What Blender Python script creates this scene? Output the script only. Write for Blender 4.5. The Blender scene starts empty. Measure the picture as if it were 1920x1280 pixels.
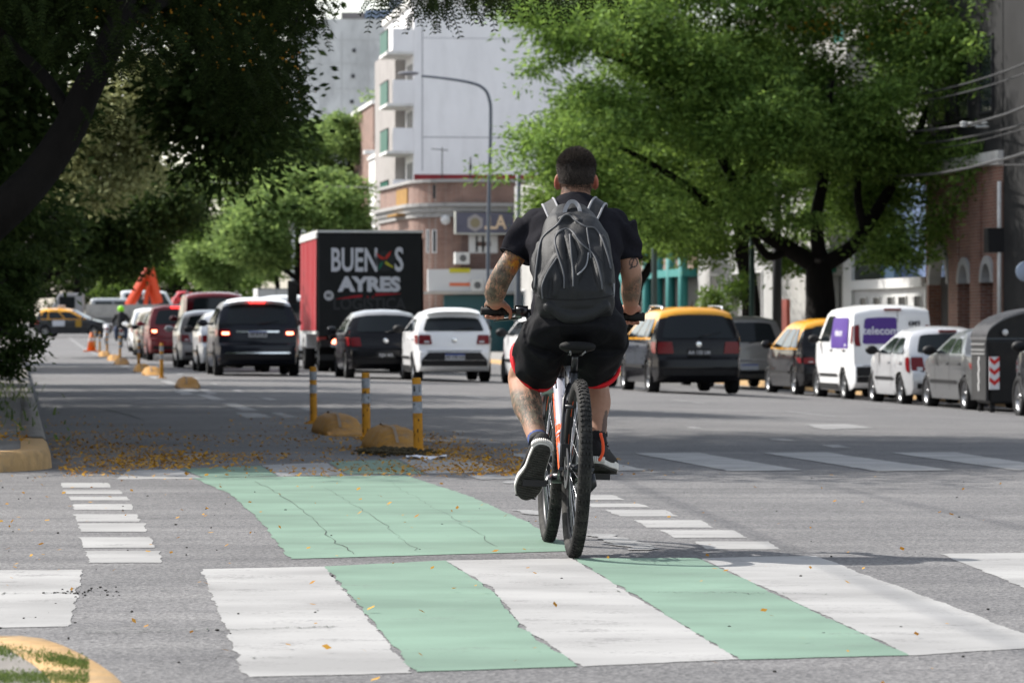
import bpy, bmesh, math, random
import numpy as np
from mathutils import Vector, Matrix, noise
from mathutils.bvhtree import BVHTree

random.seed(7)
RNG = np.random.default_rng(11)
scene = bpy.context.scene
COL = scene.collection
R = math.radians

# ------------------------------------------------------------------ camera, sky, sun, exposure
EYE = 0.911            # camera height above the road where the cyclist rides
FPX = 7200.0           # focal length in pixels of the 1920 px wide photograph (135 mm lens)
HY = 615.0             # eye-level row
cam_d = bpy.data.cameras.new("Camera")
cam = bpy.data.objects.new("Camera", cam_d)
COL.objects.link(cam)
scene.camera = cam
cam_d.lens = 135
cam_d.sensor_width = 36
cam_d.clip_start = 0.5
cam_d.clip_end = 5000
cam.location = (0, 0, EYE)
cam.rotation_euler = (R(90) - math.atan(25 / FPX), 0, 0)
cam_d.dof.use_dof = True
cam_d.dof.focus_distance = 15.5
cam_d.dof.aperture_fstop = 9.5

SUN = Vector((-0.92, 0.575, 1.0)).normalized()     # towards the sun
world = bpy.data.worlds.new("World")
scene.world = world
world.use_nodes = True
wn = world.node_tree
sky = wn.nodes.new("ShaderNodeTexSky")
sky.sky_type = 'NISHITA'
sky.sun_disc = False
sky.sun_elevation = math.asin(SUN.z)
sky.sun_rotation = math.atan2(SUN.x, SUN.y)
sky.air_density = 1.2
sky.dust_density = 1.6
sky.ozone_density = 0.6
wn.nodes["Background"].inputs[1].default_value = 0.135
hz = wn.nodes.new("ShaderNodeHueSaturation")      # a hazy, milky summer sky
hz.inputs["Saturation"].default_value = 0.5
wn.links.new(sky.outputs[0], hz.inputs["Color"])
wn.links.new(hz.outputs[0], wn.nodes["Background"].inputs[0])
sun_d = bpy.data.lights.new("Sun", 'SUN')
sun_d.energy = 4.2
sun_d.angle = R(0.55)
sun_d.color = (1.0, 0.955, 0.89)
sun = bpy.data.objects.new("Sun", sun_d)
COL.objects.link(sun)
sun.rotation_euler = (-SUN).to_track_quat('-Z', 'Y').to_euler()
sun.location = (-20, 20, 40)
scene.view_settings.view_transform = 'Standard'
scene.view_settings.look = 'None'
scene.view_settings.exposure = 0.9
scene.view_settings.gamma = 1.0
scene.render.engine = 'CYCLES'
scene.cycles.max_bounces = 8
scene.cycles.transparent_max_bounces = 12

# ------------------------------------------------------------------ geometry of the street
DIR = Vector((-0.128, 0.99177, 0)).normalized()     # along the avenue
RGT = Vector((DIR.y, -DIR.x, 0))                    # across it, to the right
ROADANG = math.atan2(DIR.y, DIR.x)

def sstep(a, b, x):
    t = min(1.0, max(0.0, (x - a) / (b - a)))
    return t * t * (3 - 2 * t)

_AY = [0, 18, 30, 60, 110, 160, 212, 300, 600, 1500]
_AZ = [0, 0, -0.08, -0.12, -0.10, 0.02, 0.40, 0.75, 1.6, 3.0]
_CU = [-400, 4, 6.5, 8.8, 11.4, 14.2, 16.4, 18, 400]
_CZ = [0, 0, -0.02, -0.06, -0.12, -0.24, -0.36, -0.38, -0.38]

def G(x, y):
    """height of the road surface"""
    u = x * RGT.x + y * RGT.y
    a = float(np.interp(y, _AY, _AZ))
    c = float(np.interp(u, _CU, _CZ))
    return a + c * sstep(22, 45, y)

def RW(u, v, z=0.0):
    p = RGT * u + DIR * v
    return Vector((p.x, p.y, z))

def UY(u, Y, z=None):
    """point at lateral offset u and depth Y; on the ground if z is None"""
    v = (Y - u * RGT.y) / DIR.y
    p = RW(u, v)
    return Vector((p.x, p.y, G(p.x, p.y) if z is None else z))

def P(px, py, Y):
    """world point seen at a pixel of the photograph at depth Y"""
    return Vector(((px - 960) * Y / FPX, Y, EYE + (HY - py) * Y / FPX))

def PG(px, py, lift=0.0):
    """point on the road seen at a pixel"""
    lo, hi = 4.0, 500.0
    t = (py - HY) / FPX
    Y = EYE / t
    for _ in range(40):
        x = (px - 960) * Y / FPX
        Y2 = (EYE - G(x, Y) - lift) / t
        Y = 0.5 * Y + 0.5 * Y2
    x = (px - 960) * Y / FPX
    return Vector((x, Y, G(x, Y) + lift))

# ------------------------------------------------------------------ object helpers
def link(o, parent=None):
    COL.objects.link(o)
    if parent is not None:
        o.parent = parent
    return o

def obj(name, bm, mats, parent=None, smooth=False):
    me = bpy.data.meshes.new(name)
    bm.normal_update()
    bm.to_mesh(me)
    bm.free()
    for m in (mats if isinstance(mats, (list, tuple)) else [mats]):
        me.materials.append(m)
    if smooth:
        me.polygons.foreach_set("use_smooth", [True] * len(me.polygons))
    o = bpy.data.objects.new(name, me)
    return link(o, parent)

def tag(o, label, cat, group=None, kind=None):
    o["label"] = label
    o["category"] = cat
    if group:
        o["group"] = group
    if kind:
        o["kind"] = kind
    return o

def struct(o):
    o["kind"] = "structure"
    return o

def empty(name, label, cat, loc=(0, 0, 0), rz=0.0, group=None):
    o = bpy.data.objects.new(name, None)
    o.empty_display_size = 0.2
    link(o)
    o.location = loc
    o.rotation_euler = (0, 0, rz)
    tag(o, label, cat, group)
    return o

def copy_tree(o, parent=None):
    c = o.copy()
    link(c)
    c.parent = parent
    for ch in list(o.children):
        copy_tree(ch, c)
    return c

def quads_mesh(name, V, mat, parent=None, extra=None):
    """V: (N,4,3) array of quads -> one mesh object"""
    n = len(V)
    me = bpy.data.meshes.new(name)
    me.vertices.add(n * 4)
    me.vertices.foreach_set("co", V.astype(np.float32).ravel())
    me.loops.add(n * 4)
    me.loops.foreach_set("vertex_index", np.arange(n * 4, dtype=np.int32))
    me.polygons.add(n)
    me.polygons.foreach_set("loop_start", np.arange(0, n * 4, 4, dtype=np.int32))
    me.polygons.foreach_set("loop_total", np.full(n, 4, dtype=np.int32))
    mats = mat if isinstance(mat, (list, tuple)) else [mat]
    for m in mats:
        me.materials.append(m)
    if extra is not None:
        me.polygons.foreach_set("material_index", extra.astype(np.int32))
    me.update(calc_edges=True)
    o = bpy.data.objects.new(name, me)
    return link(o, parent)

# ------------------------------------------------------------------ mesh helpers
def box(bm, a, b, M=None, mi=0):
    x0, y0, z0 = a
    x1, y1, z1 = b
    vs = [bm.verts.new(Vector(c) if M is None else M @ Vector(c)) for c in
          ((x0, y0, z0), (x1, y0, z0), (x1, y1, z0), (x0, y1, z0),
           (x0, y0, z1), (x1, y0, z1), (x1, y1, z1), (x0, y1, z1))]
    for f in ((3, 2, 1, 0), (4, 5, 6, 7), (0, 1, 5, 4), (1, 2, 6, 5), (2, 3, 7, 6), (3, 0, 4, 7)):
        fc = bm.faces.new([vs[i] for i in f])
        fc.material_index = mi

def frame_of(d):
    d = Vector(d).normalized()
    h = Vector((0, 0, 1)) if abs(d.z) < 0.9 else Vector((1, 0, 0))
    a = d.cross(h).normalized()
    return a, d.cross(a).normalized()

def tube(bm, pts, r, n=8, cap=True, mi=0):
    """swept round tube; r is one radius or a list"""
    pts = [Vector(p) for p in pts]
    rr = r if isinstance(r, (list, tuple)) else [r] * len(pts)
    rings = []
    a = None
    for i, p in enumerate(pts):
        d = (pts[min(i + 1, len(pts) - 1)] - pts[max(i - 1, 0)])
        if d.length < 1e-9:
            d = Vector((0, 0, 1))
        d.normalize()
        if a is None:
            a, b = frame_of(d)
        else:
            a = (a - d * a.dot(d)).normalized()
            b = d.cross(a).normalized()
        rings.append([bm.verts.new(p + (a * math.cos(t) + b * math.sin(t)) * rr[i])
                      for t in [2 * math.pi * k / n for k in range(n)]])
    for r0, r1 in zip(rings, rings[1:]):
        for k in range(n):
            f = bm.faces.new((r0[k], r0[(k + 1) % n], r1[(k + 1) % n], r1[k]))
            f.material_index = mi
            f.smooth = True
    if cap:
        f = bm.faces.new(rings[0][::-1]); f.material_index = mi
        f = bm.faces.new(rings[-1]); f.material_index = mi

def loft(bm, rings, cap=True, mi=0, smooth=True):
    vr = [[bm.verts.new(p) for p in ring] for ring in rings]
    n = len(vr[0])
    for r0, r1 in zip(vr, vr[1:]):
        for k in range(n):
            f = bm.faces.new((r0[k], r0[(k + 1) % n], r1[(k + 1) % n], r1[k]))
            f.material_index = mi
            f.smooth = smooth
    if cap:
        f = bm.faces.new(vr[0][::-1]); f.material_index = mi
        f = bm.faces.new(vr[-1]); f.material_index = mi

def ering(c, ax, ay, n=24, pw=1.0):
    out = []
    for k in range(n):
        t = 2 * math.pi * k / n
        ct, st = math.cos(t), math.sin(t)
        ct = math.copysign(abs(ct) ** pw, ct)
        st = math.copysign(abs(st) ** pw, st)
        out.append(Vector(c) + Vector(ax) * ct + Vector(ay) * st)
    return out

def ball(bm, c, r, seg=14, M=None, mi=0):
    """ellipsoid, r = radius or (rx, ry, rz)"""
    rx, ry, rz = (r, r, r) if not isinstance(r, (tuple, list)) else r
    before = len(bm.verts)
    mm = Matrix.Translation(Vector(c)) @ (M if M is not None else Matrix()) @ Matrix.Diagonal((rx, ry, rz, 1))
    res = bmesh.ops.create_uvsphere(bm, u_segments=seg, v_segments=max(6, seg // 2 + 1), radius=1, matrix=mm)
    for v in res['verts']:
        for f in v.link_faces:
            f.material_index = mi
            f.smooth = True

def lathe(bm, prof, M, n=24, mi=0, close=False, smooth=True):
    """revolve (axial, radius) profile round local x axis of M"""
    rings = []
    for k in range(n):
        t = 2 * math.pi * k / n
        rings.append([bm.verts.new(M @ Vector((a, r * math.cos(t), r * math.sin(t)))) for a, r in prof])
    m = len(prof)
    for k in range(n):
        r0, r1 = rings[k], rings[(k + 1) % n]
        for i in range(m if close else m - 1):
            j = (i + 1) % m
            try:
                f = bm.faces.new((r0[i], r0[j], r1[j], r1[i]))
                f.material_index = mi
                f.smooth = smooth
            except ValueError:
                pass

def prism(bm, poly, h, M=None, mi=0):
    """extrude a 2-D polygon (x, y) from z=0 to z=h"""
    T = M if M is not None else Matrix()
    a = [bm.verts.new(T @ Vector((x, y, 0))) for x, y in poly]
    b = [bm.verts.new(T @ Vector((x, y, h))) for x, y in poly]
    n = len(poly)
    f = bm.faces.new(a[::-1]); f.material_index = mi
    f = bm.faces.new(b); f.material_index = mi
    for k in range(n):
        f = bm.faces.new((a[k], a[(k + 1) % n], b[(k + 1) % n], b[k]))
        f.material_index = mi

def bevel_mod(o, w, seg=2, ang=35):
    m = o.modifiers.new("Bevel", 'BEVEL')
    m.width = w
    m.segments = seg
    m.limit_method = 'ANGLE'
    m.angle_limit = R(ang)
    return m

def bake(o):
    """apply an object's modifiers"""
    bpy.context.view_layer.update()
    dg = bpy.context.evaluated_depsgraph_get()
    me = bpy.data.meshes.new_from_object(o.evaluated_get(dg))
    old = o.data
    mats = list(old.materials)
    o.modifiers.clear()
    o.data = me
    if len(me.materials) == 0:
        for m in mats:
            me.materials.append(m)
    return o

def remesh(name, bm, mat, voxel, iters, parent=None, fac=0.5):
    """union of overlapping closed pieces grown into one continuous skin"""
    bm.normal_update()
    o = obj(name, bm, mat, None)
    m = o.modifiers.new("R", 'REMESH')
    m.mode = 'VOXEL'
    m.voxel_size = voxel
    m.use_smooth_shade = True
    if iters:
        s = o.modifiers.new("S", 'SMOOTH')
        s.factor = fac
        s.iterations = iters
    bake(o)
    o.data.polygons.foreach_set("use_smooth", [True] * len(o.data.polygons))
    if parent is not None:
        o.parent = parent
    return o

def displace(o, fn):
    """push every vertex along its normal by fn(point)"""
    me = o.data
    pn = [(v.co.copy(), v.normal.copy()) for v in me.vertices]
    out = np.array([list(p + n * fn(p)) for p, n in pn], dtype=np.float32)
    me.vertices.foreach_set("co", out.ravel())
    me.update()

def keep_world(o, parent):
    """parent without moving: parent has already been placed"""
    bpy.context.view_layer.update()
    o.parent = parent
    o.matrix_parent_inverse = parent.matrix_world.inverted()

def text_mesh(s, size=1.0, bold=0.0, sx=1.0):
    """letters as triangles in the xy plane; returns (verts, faces), centred"""
    cu = bpy.data.curves.new("lettering", 'FONT')
    cu.body = s
    cu.size = size
    cu.offset = bold
    cu.align_x = 'CENTER'
    cu.align_y = 'CENTER'
    cu.resolution_u = 3
    o = bpy.data.objects.new("lettering", cu)
    COL.objects.link(o)
    bpy.context.view_layer.update()
    me = bpy.data.meshes.new_from_object(o.evaluated_get(bpy.context.evaluated_depsgraph_get()))
    V = [Vector((v.co.x * sx, v.co.y, 0)) for v in me.vertices]
    F = [tuple(p.vertices) for p in me.polygons]
    bpy.data.objects.remove(o)
    bpy.data.curves.remove(cu)
    bpy.data.meshes.remove(me)
    return V, F

def text_obj(s, M, mat, parent, size, bold=0.0, sx=1.0, name="lettering", th=0.004):
    V, F = text_mesh(s, size, bold, sx)
    bm = bmesh.new()
    vs = [bm.verts.new(M @ v) for v in V]
    for f in F:
        try:
            bm.faces.new([vs[i] for i in f])
        except ValueError:
            pass
    o = obj(name, bm, mat, parent)
    return o

# ------------------------------------------------------------------ materials
MATS = {}

def mat(name, col, rough=0.6, metal=0.0, var=0.0, scale=4.0, bump=0.0, bscale=40.0, emit=None, es=1.0,
        coat=0.0, spec=0.22, stretch=None, dirt=None, dscale=1.0, damt=0.5):
    if name in MATS:
        return MATS[name]
    m = bpy.data.materials.new(name)
    m.use_nodes = True
    nt = m.node_tree
    N, L = nt.nodes, nt.links
    b = N["Principled BSDF"]
    b.inputs["Roughness"].default_value = rough
    b.inputs["Metallic"].default_value = metal
    b.inputs["Coat Weight"].default_value = coat
    b.inputs["Specular IOR Level"].default_value = spec
    c4 = (*col, 1)
    b.inputs["Base Color"].default_value = c4
    tc = N.new("ShaderNodeTexCoord")
    vec = tc.outputs["Object"]
    if stretch:
        mp = N.new("ShaderNodeMapping")
        mp.inputs["Scale"].default_value = stretch
        L.new(vec, mp.inputs[0])
        vec = mp.outputs[0]
    cur = None
    if var > 0:
        nz = N.new("ShaderNodeTexNoise")
        nz.inputs["Scale"].default_value = scale
        nz.inputs["Detail"].default_value = 6
        nz.inputs["Roughness"].default_value = 0.65
        L.new(vec, nz.inputs["Vector"])
        rp = N.new("ShaderNodeValToRGB")
        rp.color_ramp.elements[0].position = 0.3
        rp.color_ramp.elements[1].position = 0.7
        rp.color_ramp.elements[0].color = (*[max(0, c * (1 - var)) for c in col], 1)
        rp.color_ramp.elements[1].color = (*[min(1, c * (1 + var)) for c in col], 1)
        L.new(nz.outputs[0], rp.inputs[0])
        cur = rp.outputs[0]
    if dirt is not None:
        nz2 = N.new("ShaderNodeTexNoise")
        nz2.inputs["Scale"].default_value = dscale
        nz2.inputs["Detail"].default_value = 8
        nz2.inputs["Roughness"].default_value = 0.7
        L.new(vec, nz2.inputs["Vector"])
        rp2 = N.new("ShaderNodeValToRGB")
        rp2.color_ramp.elements[0].position = 0.48
        rp2.color_ramp.elements[1].position = 0.68
        rp2.color_ramp.elements[0].color = (0, 0, 0, 1)
        rp2.color_ramp.elements[1].color = (damt, damt, damt, 1)
        L.new(nz2.outputs[0], rp2.inputs[0])
        mx = N.new("ShaderNodeMix")
        mx.data_type = 'RGBA'
        L.new(rp2.outputs[0], mx.inputs[0])
        if cur is not None:
            L.new(cur, mx.inputs[6])
        else:
            mx.inputs[6].default_value = c4
        mx.inputs[7].default_value = (*dirt, 1)
        cur = mx.outputs[2]
    if cur is not None:
        L.new(cur, b.inputs["Base Color"])
    if bump > 0:
        nb = N.new("ShaderNodeTexNoise")
        nb.inputs["Scale"].default_value = bscale
        nb.inputs["Detail"].default_value = 5
        L.new(vec, nb.inputs["Vector"])
        bp = N.new("ShaderNodeBump")
        bp.inputs["Strength"].default_value = bump
        bp.inputs["Distance"].default_value = 0.02
        L.new(nb.outputs[0], bp.inputs["Height"])
        L.new(bp.outputs[0], b.inputs["Normal"])
    if emit is not None:
        b.inputs["Emission Color"].default_value = (*emit, 1)
        b.inputs["Emission Strength"].default_value = es
    MATS[name] = m
    return m

def leaf_mat(name, dark, light, transl=0.35, flower=None, famt=0.0, spec=0.15):
    if name in MATS:
        return MATS[name]
    m = bpy.data.materials.new(name)
    m.use_nodes = True
    N, L = m.node_tree.nodes, m.node_tree.links
    for n in list(N):
        N.remove(n)
    out = N.new("ShaderNodeOutputMaterial")
    geo = N.new("ShaderNodeNewGeometry")
    rp = N.new("ShaderNodeValToRGB")
    rp.color_ramp.elements[0].color = (*dark, 1)
    rp.color_ramp.elements[1].color = (*light, 1)
    L.new(geo.outputs["Random Per Island"], rp.inputs[0])
    if flower is not None:
        rp.color_ramp.elements[1].position = 1 - famt - 0.01
        e = rp.color_ramp.elements.new(1 - famt)
        e.color = (*flower, 1)
    d = N.new("ShaderNodeBsdfPrincipled")
    d.inputs["Roughness"].default_value = 0.7
    d.inputs["Specular IOR Level"].default_value = spec
    t = N.new("ShaderNodeBsdfTranslucent")
    mx = N.new("ShaderNodeMixShader")
    mx.inputs[0].default_value = transl
    hs = N.new("ShaderNodeHueSaturation")
    hs.inputs["Hue"].default_value = 0.485
    hs.inputs["Value"].default_value = 1.5
    L.new(rp.outputs[0], d.inputs["Base Color"])
    L.new(rp.outputs[0], hs.inputs["Color"])
    L.new(hs.outputs[0], t.inputs["Color"])
    L.new(d.outputs[0], mx.inputs[1])
    L.new(t.outputs[0], mx.inputs[2])
    L.new(mx.outputs[0], out.inputs[0])
    MATS[name] = m
    return m

def brick_mat(name, c1, c2, mortar, sc=1.0):
    if name in MATS:
        return MATS[name]
    m = bpy.data.materials.new(name)
    m.use_nodes = True
    N, L = m.node_tree.nodes, m.node_tree.links
    b = N["Principled BSDF"]
    b.inputs["Roughness"].default_value = 0.85
    tc = N.new("ShaderNodeTexCoord")
    sp = N.new("ShaderNodeSeparateXYZ")
    L.new(tc.outputs["Object"], sp.inputs[0])
    ad = N.new("ShaderNodeMath")
    L.new(sp.outputs[0], ad.inputs[0])
    L.new(sp.outputs[1], ad.inputs[1])
    cb = N.new("ShaderNodeCombineXYZ")
    L.new(ad.outputs[0], cb.inputs[0])
    L.new(sp.outputs[2], cb.inputs[1])
    br = N.new("ShaderNodeTexBrick")
    br.inputs["Color1"].default_value = (*c1, 1)
    br.inputs["Color2"].default_value = (*c2, 1)
    br.inputs["Mortar"].default_value = (*mortar, 1)
    br.inputs["Scale"].default_value = sc
    br.inputs["Brick Width"].default_value = 0.26
    br.inputs["Row Height"].default_value = 0.075
    br.inputs["Mortar Size"].default_value = 0.008
    L.new(cb.outputs[0], br.inputs["Vector"])
    nz = N.new("ShaderNodeTexNoise")
    nz.inputs["Scale"].default_value = 1.2
    nz.inputs["Detail"].default_value = 8
    L.new(tc.outputs["Object"], nz.inputs["Vector"])
    mx = N.new("ShaderNodeMix")
    mx.data_type = 'RGBA'
    mx.blend_type = 'MULTIPLY'
    mx.inputs[0].default_value = 0.6
    rp = N.new("ShaderNodeValToRGB")
    rp.color_ramp.elements[0].position = 0.3
    rp.color_ramp.elements[0].color = (0.45, 0.45, 0.45, 1)
    rp.color_ramp.elements[1].position = 0.65
    L.new(nz.outputs[0], rp.inputs[0])
    L.new(br.outputs[0], mx.inputs[6])
    L.new(rp.outputs[0], mx.inputs[7])
    L.new(mx.outputs[2], b.inputs["Base Color"])
    MATS[name] = m
    return m

def asphalt_mat():
    m = bpy.data.materials.new("asphalt")
    m.use_nodes = True
    N, L = m.node_tree.nodes, m.node_tree.links
    b = N["Principled BSDF"]
    b.inputs["Roughness"].default_value = 0.85
    b.inputs["Specular IOR Level"].default_value = 0.3
    tc = N.new("ShaderNodeTexCoord")
    v = tc.outputs["Object"]
    vo = N.new("ShaderNodeTexVoronoi")
    vo.inputs["Scale"].default_value = 85
    L.new(v, vo.inputs["Vector"])
    n1 = N.new("ShaderNodeTexNoise")
    n1.inputs["Scale"].default_value = 60
    n1.inputs["Detail"].default_value = 4
    L.new(v, n1.inputs["Vector"])
    n2 = N.new("ShaderNodeTexNoise")
    n2.inputs["Scale"].default_value = 0.55
    n2.inputs["Detail"].default_value = 8
    n2.inputs["Roughness"].default_value = 0.65
    L.new(v, n2.inputs["Vector"])
    # tyre-worn streaks along the cross street
    mp = N.new("ShaderNodeMapping")
    mp.inputs["Scale"].default_value = (0.12, 2.2, 1)
    L.new(v, mp.inputs[0])
    n3 = N.new("ShaderNodeTexNoise")
    n3.inputs["Scale"].default_value = 1.3
    n3.inputs["Detail"].default_value = 6
    L.new(mp.outputs[0], n3.inputs["Vector"])
    r1 = N.new("ShaderNodeValToRGB")
    e = r1.color_ramp.elements
    e[0].position = 0.30; e[0].color = (0.070, 0.0695, 0.071, 1)
    e[1].position = 0.70; e[1].color = (0.208, 0.205, 0.205, 1)
    e2 = r1.color_ramp.elements.new(0.5); e2.color = (0.134, 0.132, 0.134, 1)
    mxh = N.new("ShaderNodeMix"); mxh.data_type = 'RGBA'; mxh.inputs[0].default_value = 0.45
    L.new(n1.outputs[0], mxh.inputs[6])
    L.new(vo.outputs["Color"], mxh.inputs[7])
    L.new(mxh.outputs[2], r1.inputs[0])
    r2 = N.new("ShaderNodeValToRGB")
    r2.color_ramp.elements[0].position = 0.3; r2.color_ramp.elements[0].color = (0.72, 0.72, 0.73, 1)
    r2.color_ramp.elements[1].position = 0.7; r2.color_ramp.elements[1].color = (1.15, 1.14, 1.13, 1)
    L.new(n2.outputs[0], r2.inputs[0])
    mm = N.new("ShaderNodeMix"); mm.data_type = 'RGBA'; mm.blend_type = 'MULTIPLY'; mm.inputs[0].default_value = 1
    L.new(r1.outputs[0], mm.inputs[6]); L.new(r2.outputs[0], mm.inputs[7])
    r3 = N.new("ShaderNodeValToRGB")
    r3.color_ramp.elements[0].position = 0.35; r3.color_ramp.elements[0].color = (0.82, 0.82, 0.83, 1)
    r3.color_ramp.elements[1].position = 0.65; r3.color_ramp.elements[1].color = (1.08, 1.08, 1.07, 1)
    L.new(n3.outputs[0], r3.inputs[0])
    m3 = N.new("ShaderNodeMix"); m3.data_type = 'RGBA'; m3.blend_type = 'MULTIPLY'; m3.inputs[0].default_value = 1
    L.new(mm.outputs[2], m3.inputs[6]); L.new(r3.outputs[0], m3.inputs[7])
    L.new(m3.outputs[2], b.inputs["Base Color"])
    bp = N.new("ShaderNodeBump")
    bp.inputs["Strength"].default_value = 0.55
    bp.inputs["Distance"].default_value = 0.006
    L.new(vo.outputs["Distance"], bp.inputs["Height"])
    L.new(bp.outputs[0], b.inputs["Normal"])
    return m

def paint_mat(name, col, wear=0.55, wcol=(0.15, 0.147, 0.145)):
    """road paint: rolled, scuffed, speckled where the stone shows through"""
    m = bpy.data.materials.new(name)
    m.use_nodes = True
    N, L = m.node_tree.nodes, m.node_tree.links
    b = N["Principled BSDF"]
    b.inputs["Roughness"].default_value = 0.75
    b.inputs["Specular IOR Level"].default_value = 0.3
    tc = N.new("ShaderNodeTexCoord")
    v = tc.outputs["Object"]
    mp = N.new("ShaderNodeMapping"); mp.inputs["Scale"].default_value = (0.8, 1.25, 1)
    L.new(v, mp.inputs[0])
    n1 = N.new("ShaderNodeTexNoise"); n1.inputs["Scale"].default_value = 3.1; n1.inputs["Detail"].default_value = 12
    n1.inputs["Roughness"].default_value = 0.72
    L.new(mp.outputs[0], n1.inputs["Vector"])
    n2 = N.new("ShaderNodeTexNoise"); n2.inputs["Scale"].default_value = 55; n2.inputs["Detail"].default_value = 3
    L.new(v, n2.inputs["Vector"])
    ad = N.new("ShaderNodeMath"); ad.operation = 'MULTIPLY_ADD'; ad.inputs[1].default_value = 0.45
    L.new(n2.outputs[0], ad.inputs[0]); L.new(n1.outputs[0], ad.inputs[2])
    r1 = N.new("ShaderNodeValToRGB")
    r1.color_ramp.elements[0].position = wear + 0.28; r1.color_ramp.elements[0].color = (0, 0, 0, 1)
    r1.color_ramp.elements[1].position = wear + 0.42; r1.color_ramp.elements[1].color = (0.9, 0.9, 0.9, 1)
    L.new(ad.outputs[0], r1.inputs[0])
    n3 = N.new("ShaderNodeTexNoise"); n3.inputs["Scale"].default_value = 1.5; n3.inputs["Detail"].default_value = 7
    L.new(mp.outputs[0], n3.inputs["Vector"])
    r3 = N.new("ShaderNodeValToRGB")
    r3.color_ramp.elements[0].position = 0.32; r3.color_ramp.elements[0].color = (*[c * 0.74 for c in col], 1)
    r3.color_ramp.elements[1].position = 0.66; r3.color_ramp.elements[1].color = (*[min(1, c * 1.08) for c in col], 1)
    L.new(n3.outputs[0], r3.inputs[0])
    mx = N.new("ShaderNodeMix"); mx.data_type = 'RGBA'
    L.new(r1.outputs[0], mx.inputs[0]); L.new(r3.outputs[0], mx.inputs[6]); mx.inputs[7].default_value = (*wcol, 1)
    L.new(mx.outputs[2], b.inputs["Base Color"])
    bp = N.new("ShaderNodeBump"); bp.inputs["Strength"].default_value = 0.3; bp.inputs["Distance"].default_value = 0.004
    L.new(n2.outputs[0], bp.inputs["Height"]); L.new(bp.outputs[0], b.inputs["Normal"])
    return m

# ================================================================== SETTING: road, kerbs, paint
M_ASPH = asphalt_mat()
M_WHITE = paint_mat("white road paint", (0.295, 0.292, 0.286), 0.50)
M_GREEN = paint_mat("green cycle lane paint", (0.142, 0.224, 0.170), 0.54, (0.11, 0.14, 0.12))
M_OLD = paint_mat("worn white road paint", (0.26, 0.26, 0.26), 0.40)
M_YKERB = mat("yellow kerb paint", (0.385, 0.245, 0.11), 0.85, var=0.22, scale=9, dirt=(0.22, 0.17, 0.11), dscale=5, damt=0.7, bump=0.3)
M_CONC = mat("pavement concrete", (0.21, 0.195, 0.178), 0.9, var=0.25, scale=3, dirt=(0.12, 0.11, 0.09), dscale=2, bump=0.3)

def ground_mesh():
    ys = list(np.arange(4, 48, 0.5)) + list(np.arange(48, 110, 1.5)) + list(np.arange(110, 260, 4)) + [280, 320, 380, 460, 600, 800, 1100, 1500, 2200]
    us = [-900, -300, -120, -60, -30, -18, -12, -8, -5, -3] + list(np.arange(-2, 18.5, 0.5)) + [20, 24, 30, 40, 60, 120, 300, 900]
    bm = bmesh.new()
    grid = []
    for y in ys:
        row = []
        for u in us:
            v = (y - u * RGT.y) / DIR.y if abs(u) < 50 else y / DIR.y
            p = RW(u, v)
            row.append(bm.verts.new((p.x, p.y, G(p.x, p.y))))
        grid.append(row)
    for r0, r1 in zip(grid, grid[1:]):
        for k in range(len(us) - 1):
            f = bm.faces.new((r0[k], r0[k + 1], r1[k + 1], r1[k]))
            f.smooth = True
    return bm
struct(obj("road", ground_mesh(), M_ASPH))

def drape_poly(bm, pts, lift, rag=0.012, step=0.025):
    """polygon given by world points, ragged edge, laid on the road"""
    n = len(pts)
    out = []
    for i in range(n):
        a, b = pts[i], pts[(i + 1) % n]
        L = (b - a).length
        st = step if L < 12 else 0.3
        m = max(1, int(L / st))
        d = (b - a) / m
        nr = Vector((-d.y, d.x, 0))
        if nr.length > 0:
            nr.normalize()
        for k in range(m):
            p = a + d * k
            j = noise.noise(Vector((p.x * 5, p.y * 5, 3.1))) * rag * 1.6 + noise.noise(Vector((p.x * 31, p.y * 31, 9))) * rag * 0.7 + noise.noise(Vector((p.x * 83, p.y * 83, 2))) * rag * 0.5
            p = p + nr * j
            out.append(Vector((p.x, p.y, G(p.x, p.y) + lift)))
    vs = [bm.verts.new(p) for p in out]
    f = bm.faces.new(vs)
    f.normal_update()
    if f.normal.z < 0:
        f.normal_flip()
    return f

def paint(name, polys, m, lift=0.004, rag=0.012):
    bm = bmesh.new()
    for poly in polys:
        drape_poly(bm, [PG(x, y) for x, y in poly], lift, rag)
    bmesh.ops.triangulate(bm, faces=bm.faces[:])
    return struct(obj(name, bm, m))

paint("crossing_white_paint", [
    [(378, 1067), (607, 1062), (690, 1160), (775, 1262), (460, 1270), (420, 1170)],
    [(836, 1051), (1072, 1047), (1210, 1130), (1385, 1236), (1092, 1250), (985, 1180), (925, 1105)],
    [(1312, 1046), (1530, 1042), (1985, 1212), (1708, 1229)],
    [(1760, 1038), (1990, 1036), (2460, 1195), (2180, 1205)],
    [(-90, 1070), (155, 1068), (130, 1175), (-260, 1182)],
    [(240, 882), (335, 879), (378, 897), (215, 899)],
    [(492, 872), (612, 867), (648, 890), (524, 893)],
    [(747, 860), (860, 858), (965, 884), (802, 888)],
], M_WHITE, 0.0018, 0.010)
paint("crossing_green_paint", [
    [(611, 1062), (834, 1051), (920, 1105), (980, 1180), (1085, 1250), (778, 1260), (694, 1160)],
    [(1076, 1047), (1308, 1046), (1704, 1229), (1388, 1237), (1214, 1130)],
    [(362, 896), (760, 891), (880, 930), (1000, 985), (1085, 1033), (545, 1048), (480, 970), (430, 925)],
    [(340, 879), (488, 873), (520, 892.5), (382, 895.5)],
    [(616, 866), (743, 861), (797, 888), (652, 889.5)],
], M_GREEN, 0.0022, 0.009)
lad = []
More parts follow.
